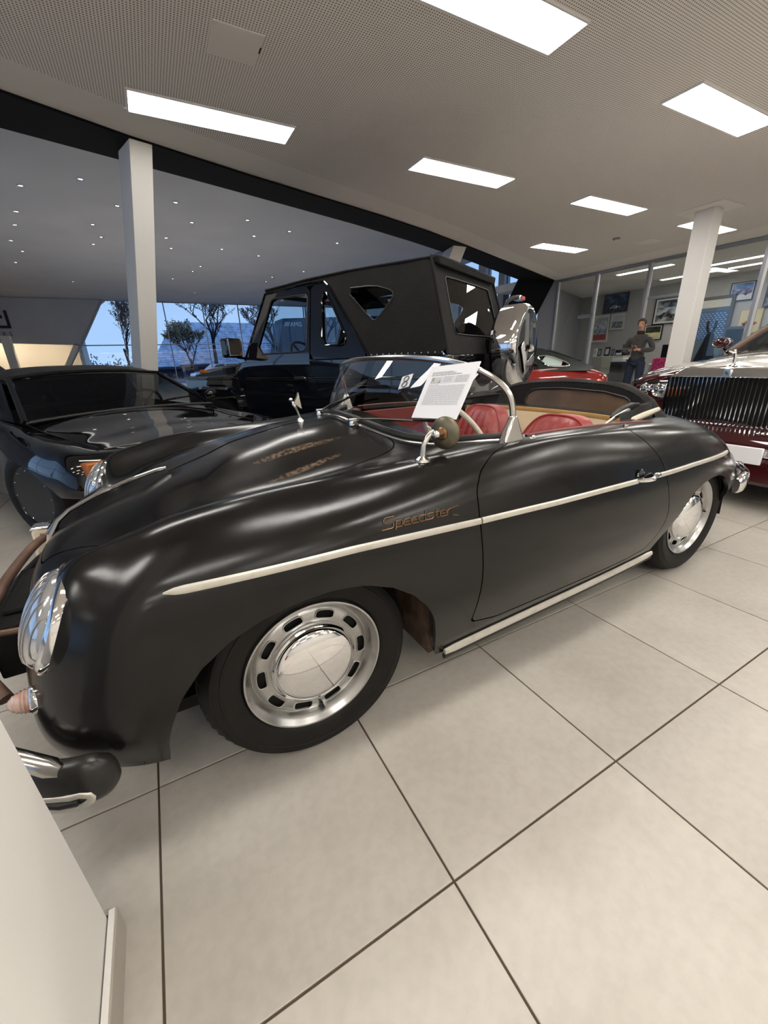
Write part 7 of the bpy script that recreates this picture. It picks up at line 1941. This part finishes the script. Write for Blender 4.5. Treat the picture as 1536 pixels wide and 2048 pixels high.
tree(-1.2, 42, 8.2, 'slim tree with sparse brown leaves left of the leaning column', 11, (.16, .08, .05), 800, lean=-.10, spread=.42, thick=.10)
tree(5.4, 41.5, 9.6, 'large bare tree with dark branches in the middle of the far window', 5, (.13, .085, .06), 900, lean=.03, spread=.60, thick=.19)
tree(3.05, 36.9, 5.2, 'smaller tree with yellow-brown leaves beside the large bare tree', 8, (.26, .19, .09), 1500, spread=.62, thick=.11)
tree(10.5, 39.4, 8.0, 'bare tree right of the large one, behind the windscreen pillar of the off-roader', 21, (.13, .085, .06), 700, spread=.58, thick=.15)
for k, x in enumerate((-8.6, -6.3, -4.0, -1.7)):
    rng = random.Random(40 + k); t = thing('shrub', (x, 47, -.1), 0, ['hazy grey shrub at the far left of the window edge', 'hazy grey shrub second from the left window edge', 'hazy grey shrub third from the left window edge', 'hazy grey shrub behind the slim leafy tree'][k], 'shrub', 'grey shrubs by the window edge')
    ml = MB()
    for _ in range(600):
        p = Vector((max(-1, min(1, rng.gauss(0, .6))), rng.uniform(-.5, .5), min(2.5, abs(rng.gauss(.7, .7))))); p.z *= .6 + .4 * abs(math.sin(p.x * 2.1 + k)); s_ = rng.uniform(.06, .16); u = Vector((rng.uniform(-1, 1), rng.uniform(-1, 1), 1)).normalized(); w_ = u.orthogonal()
        ml.add([p - u * s_, p + w_ * s_ * .5, p + u * s_, p - w_ * s_ * .5], [(0, 1, 2, 3)])
    o = ml.build('foliage', mat('winter_twigs', (.30, .33, .42), .9), t, smooth=0); o['kind'] = 'stuff'
    mb = MB(); mb.tube([(0, 0, 0), (.05, 0, 1.6)], .05, 6); mb.build('stem', mat('bark_b', (.035, .03, .03), .9), t)


def simple_car(name, loc, rz, m, label, tall=0.0, group=None):
    t = thing(name, loc, rz, label, 'car', group)
    b_ = [(-2.1, .25), (-2.15, .55), (-2.05, .75), (-1.1, .90 + tall * .3), (-.5, 1.35 + tall), (1.2, 1.42 + tall), (1.9, 1.0 + tall * .6), (2.15, .85), (2.15, .25)]
    mb = MB(); mb.prism(b_[:4] + [(1.9, .98 + tall * .4)] + b_[7:], -.85, .85, 'y'); mb.build('body', m, t, bevel=.08)
    mb = MB(); mb.prism([(-1.12, .88 + tall * .3), (-.5, 1.36 + tall), (1.2, 1.42 + tall), (1.9, .97 + tall * .4)], -.72, .72, 'y'); mb.build('cabin', m, t, bevel=.06)
    for sy in (-1, 1):
        for k, (a, b2) in enumerate(((-.85, .15), (.25, 1.1))):
            mb = MB(); mb.prism([(a, .95 + tall * .3), (a + .38 * (k == 0), 1.30 + tall), (b2, 1.34 + tall), (b2, .95 + tall * .3)], sy * .725 - .006, sy * .725 + .006, 'y'); mb.build('side_window', M['gloss_black'], t, smooth=0)
        for x in (-1.3, 1.35): road_wheel(t, x, sy * .86, .33, .2, .2, sy, M['rim'])
    mb = MB(); mb.hexa([(-1.14, -.66, .90 + tall * .3), (-1.10, -.66, .90 + tall * .3), (-1.10, .66, .90 + tall * .3), (-1.14, .66, .90 + tall * .3), (-.54, -.6, 1.34 + tall), (-.50, -.6, 1.34 + tall), (-.50, .6, 1.34 + tall), (-.54, .6, 1.34 + tall)]); mb.build('windscreen', M['gloss_black'], t, smooth=0)
    return t


simple_car('parked_car', (5.0, 36.3, -.1), math.radians(10), mat('white_car_paint', (.7, .75, .8), .2, coat=1), 'pale parked car outside, just left of the off-roader bonnet', group='cars parked outside')
simple_car('parked_car', (-.9, 37.5, -.1), math.radians(178), mat('dark_car_paint', (.03, .035, .05), .2, coat=1), 'dark parked car outside behind the leaning column', group='cars parked outside')
simple_car('estate_car', (-6.6, 24.5, 0), math.radians(178), M['gloss_navy'], 'black tall estate car in front of the lit niche at the left edge', tall=.38)
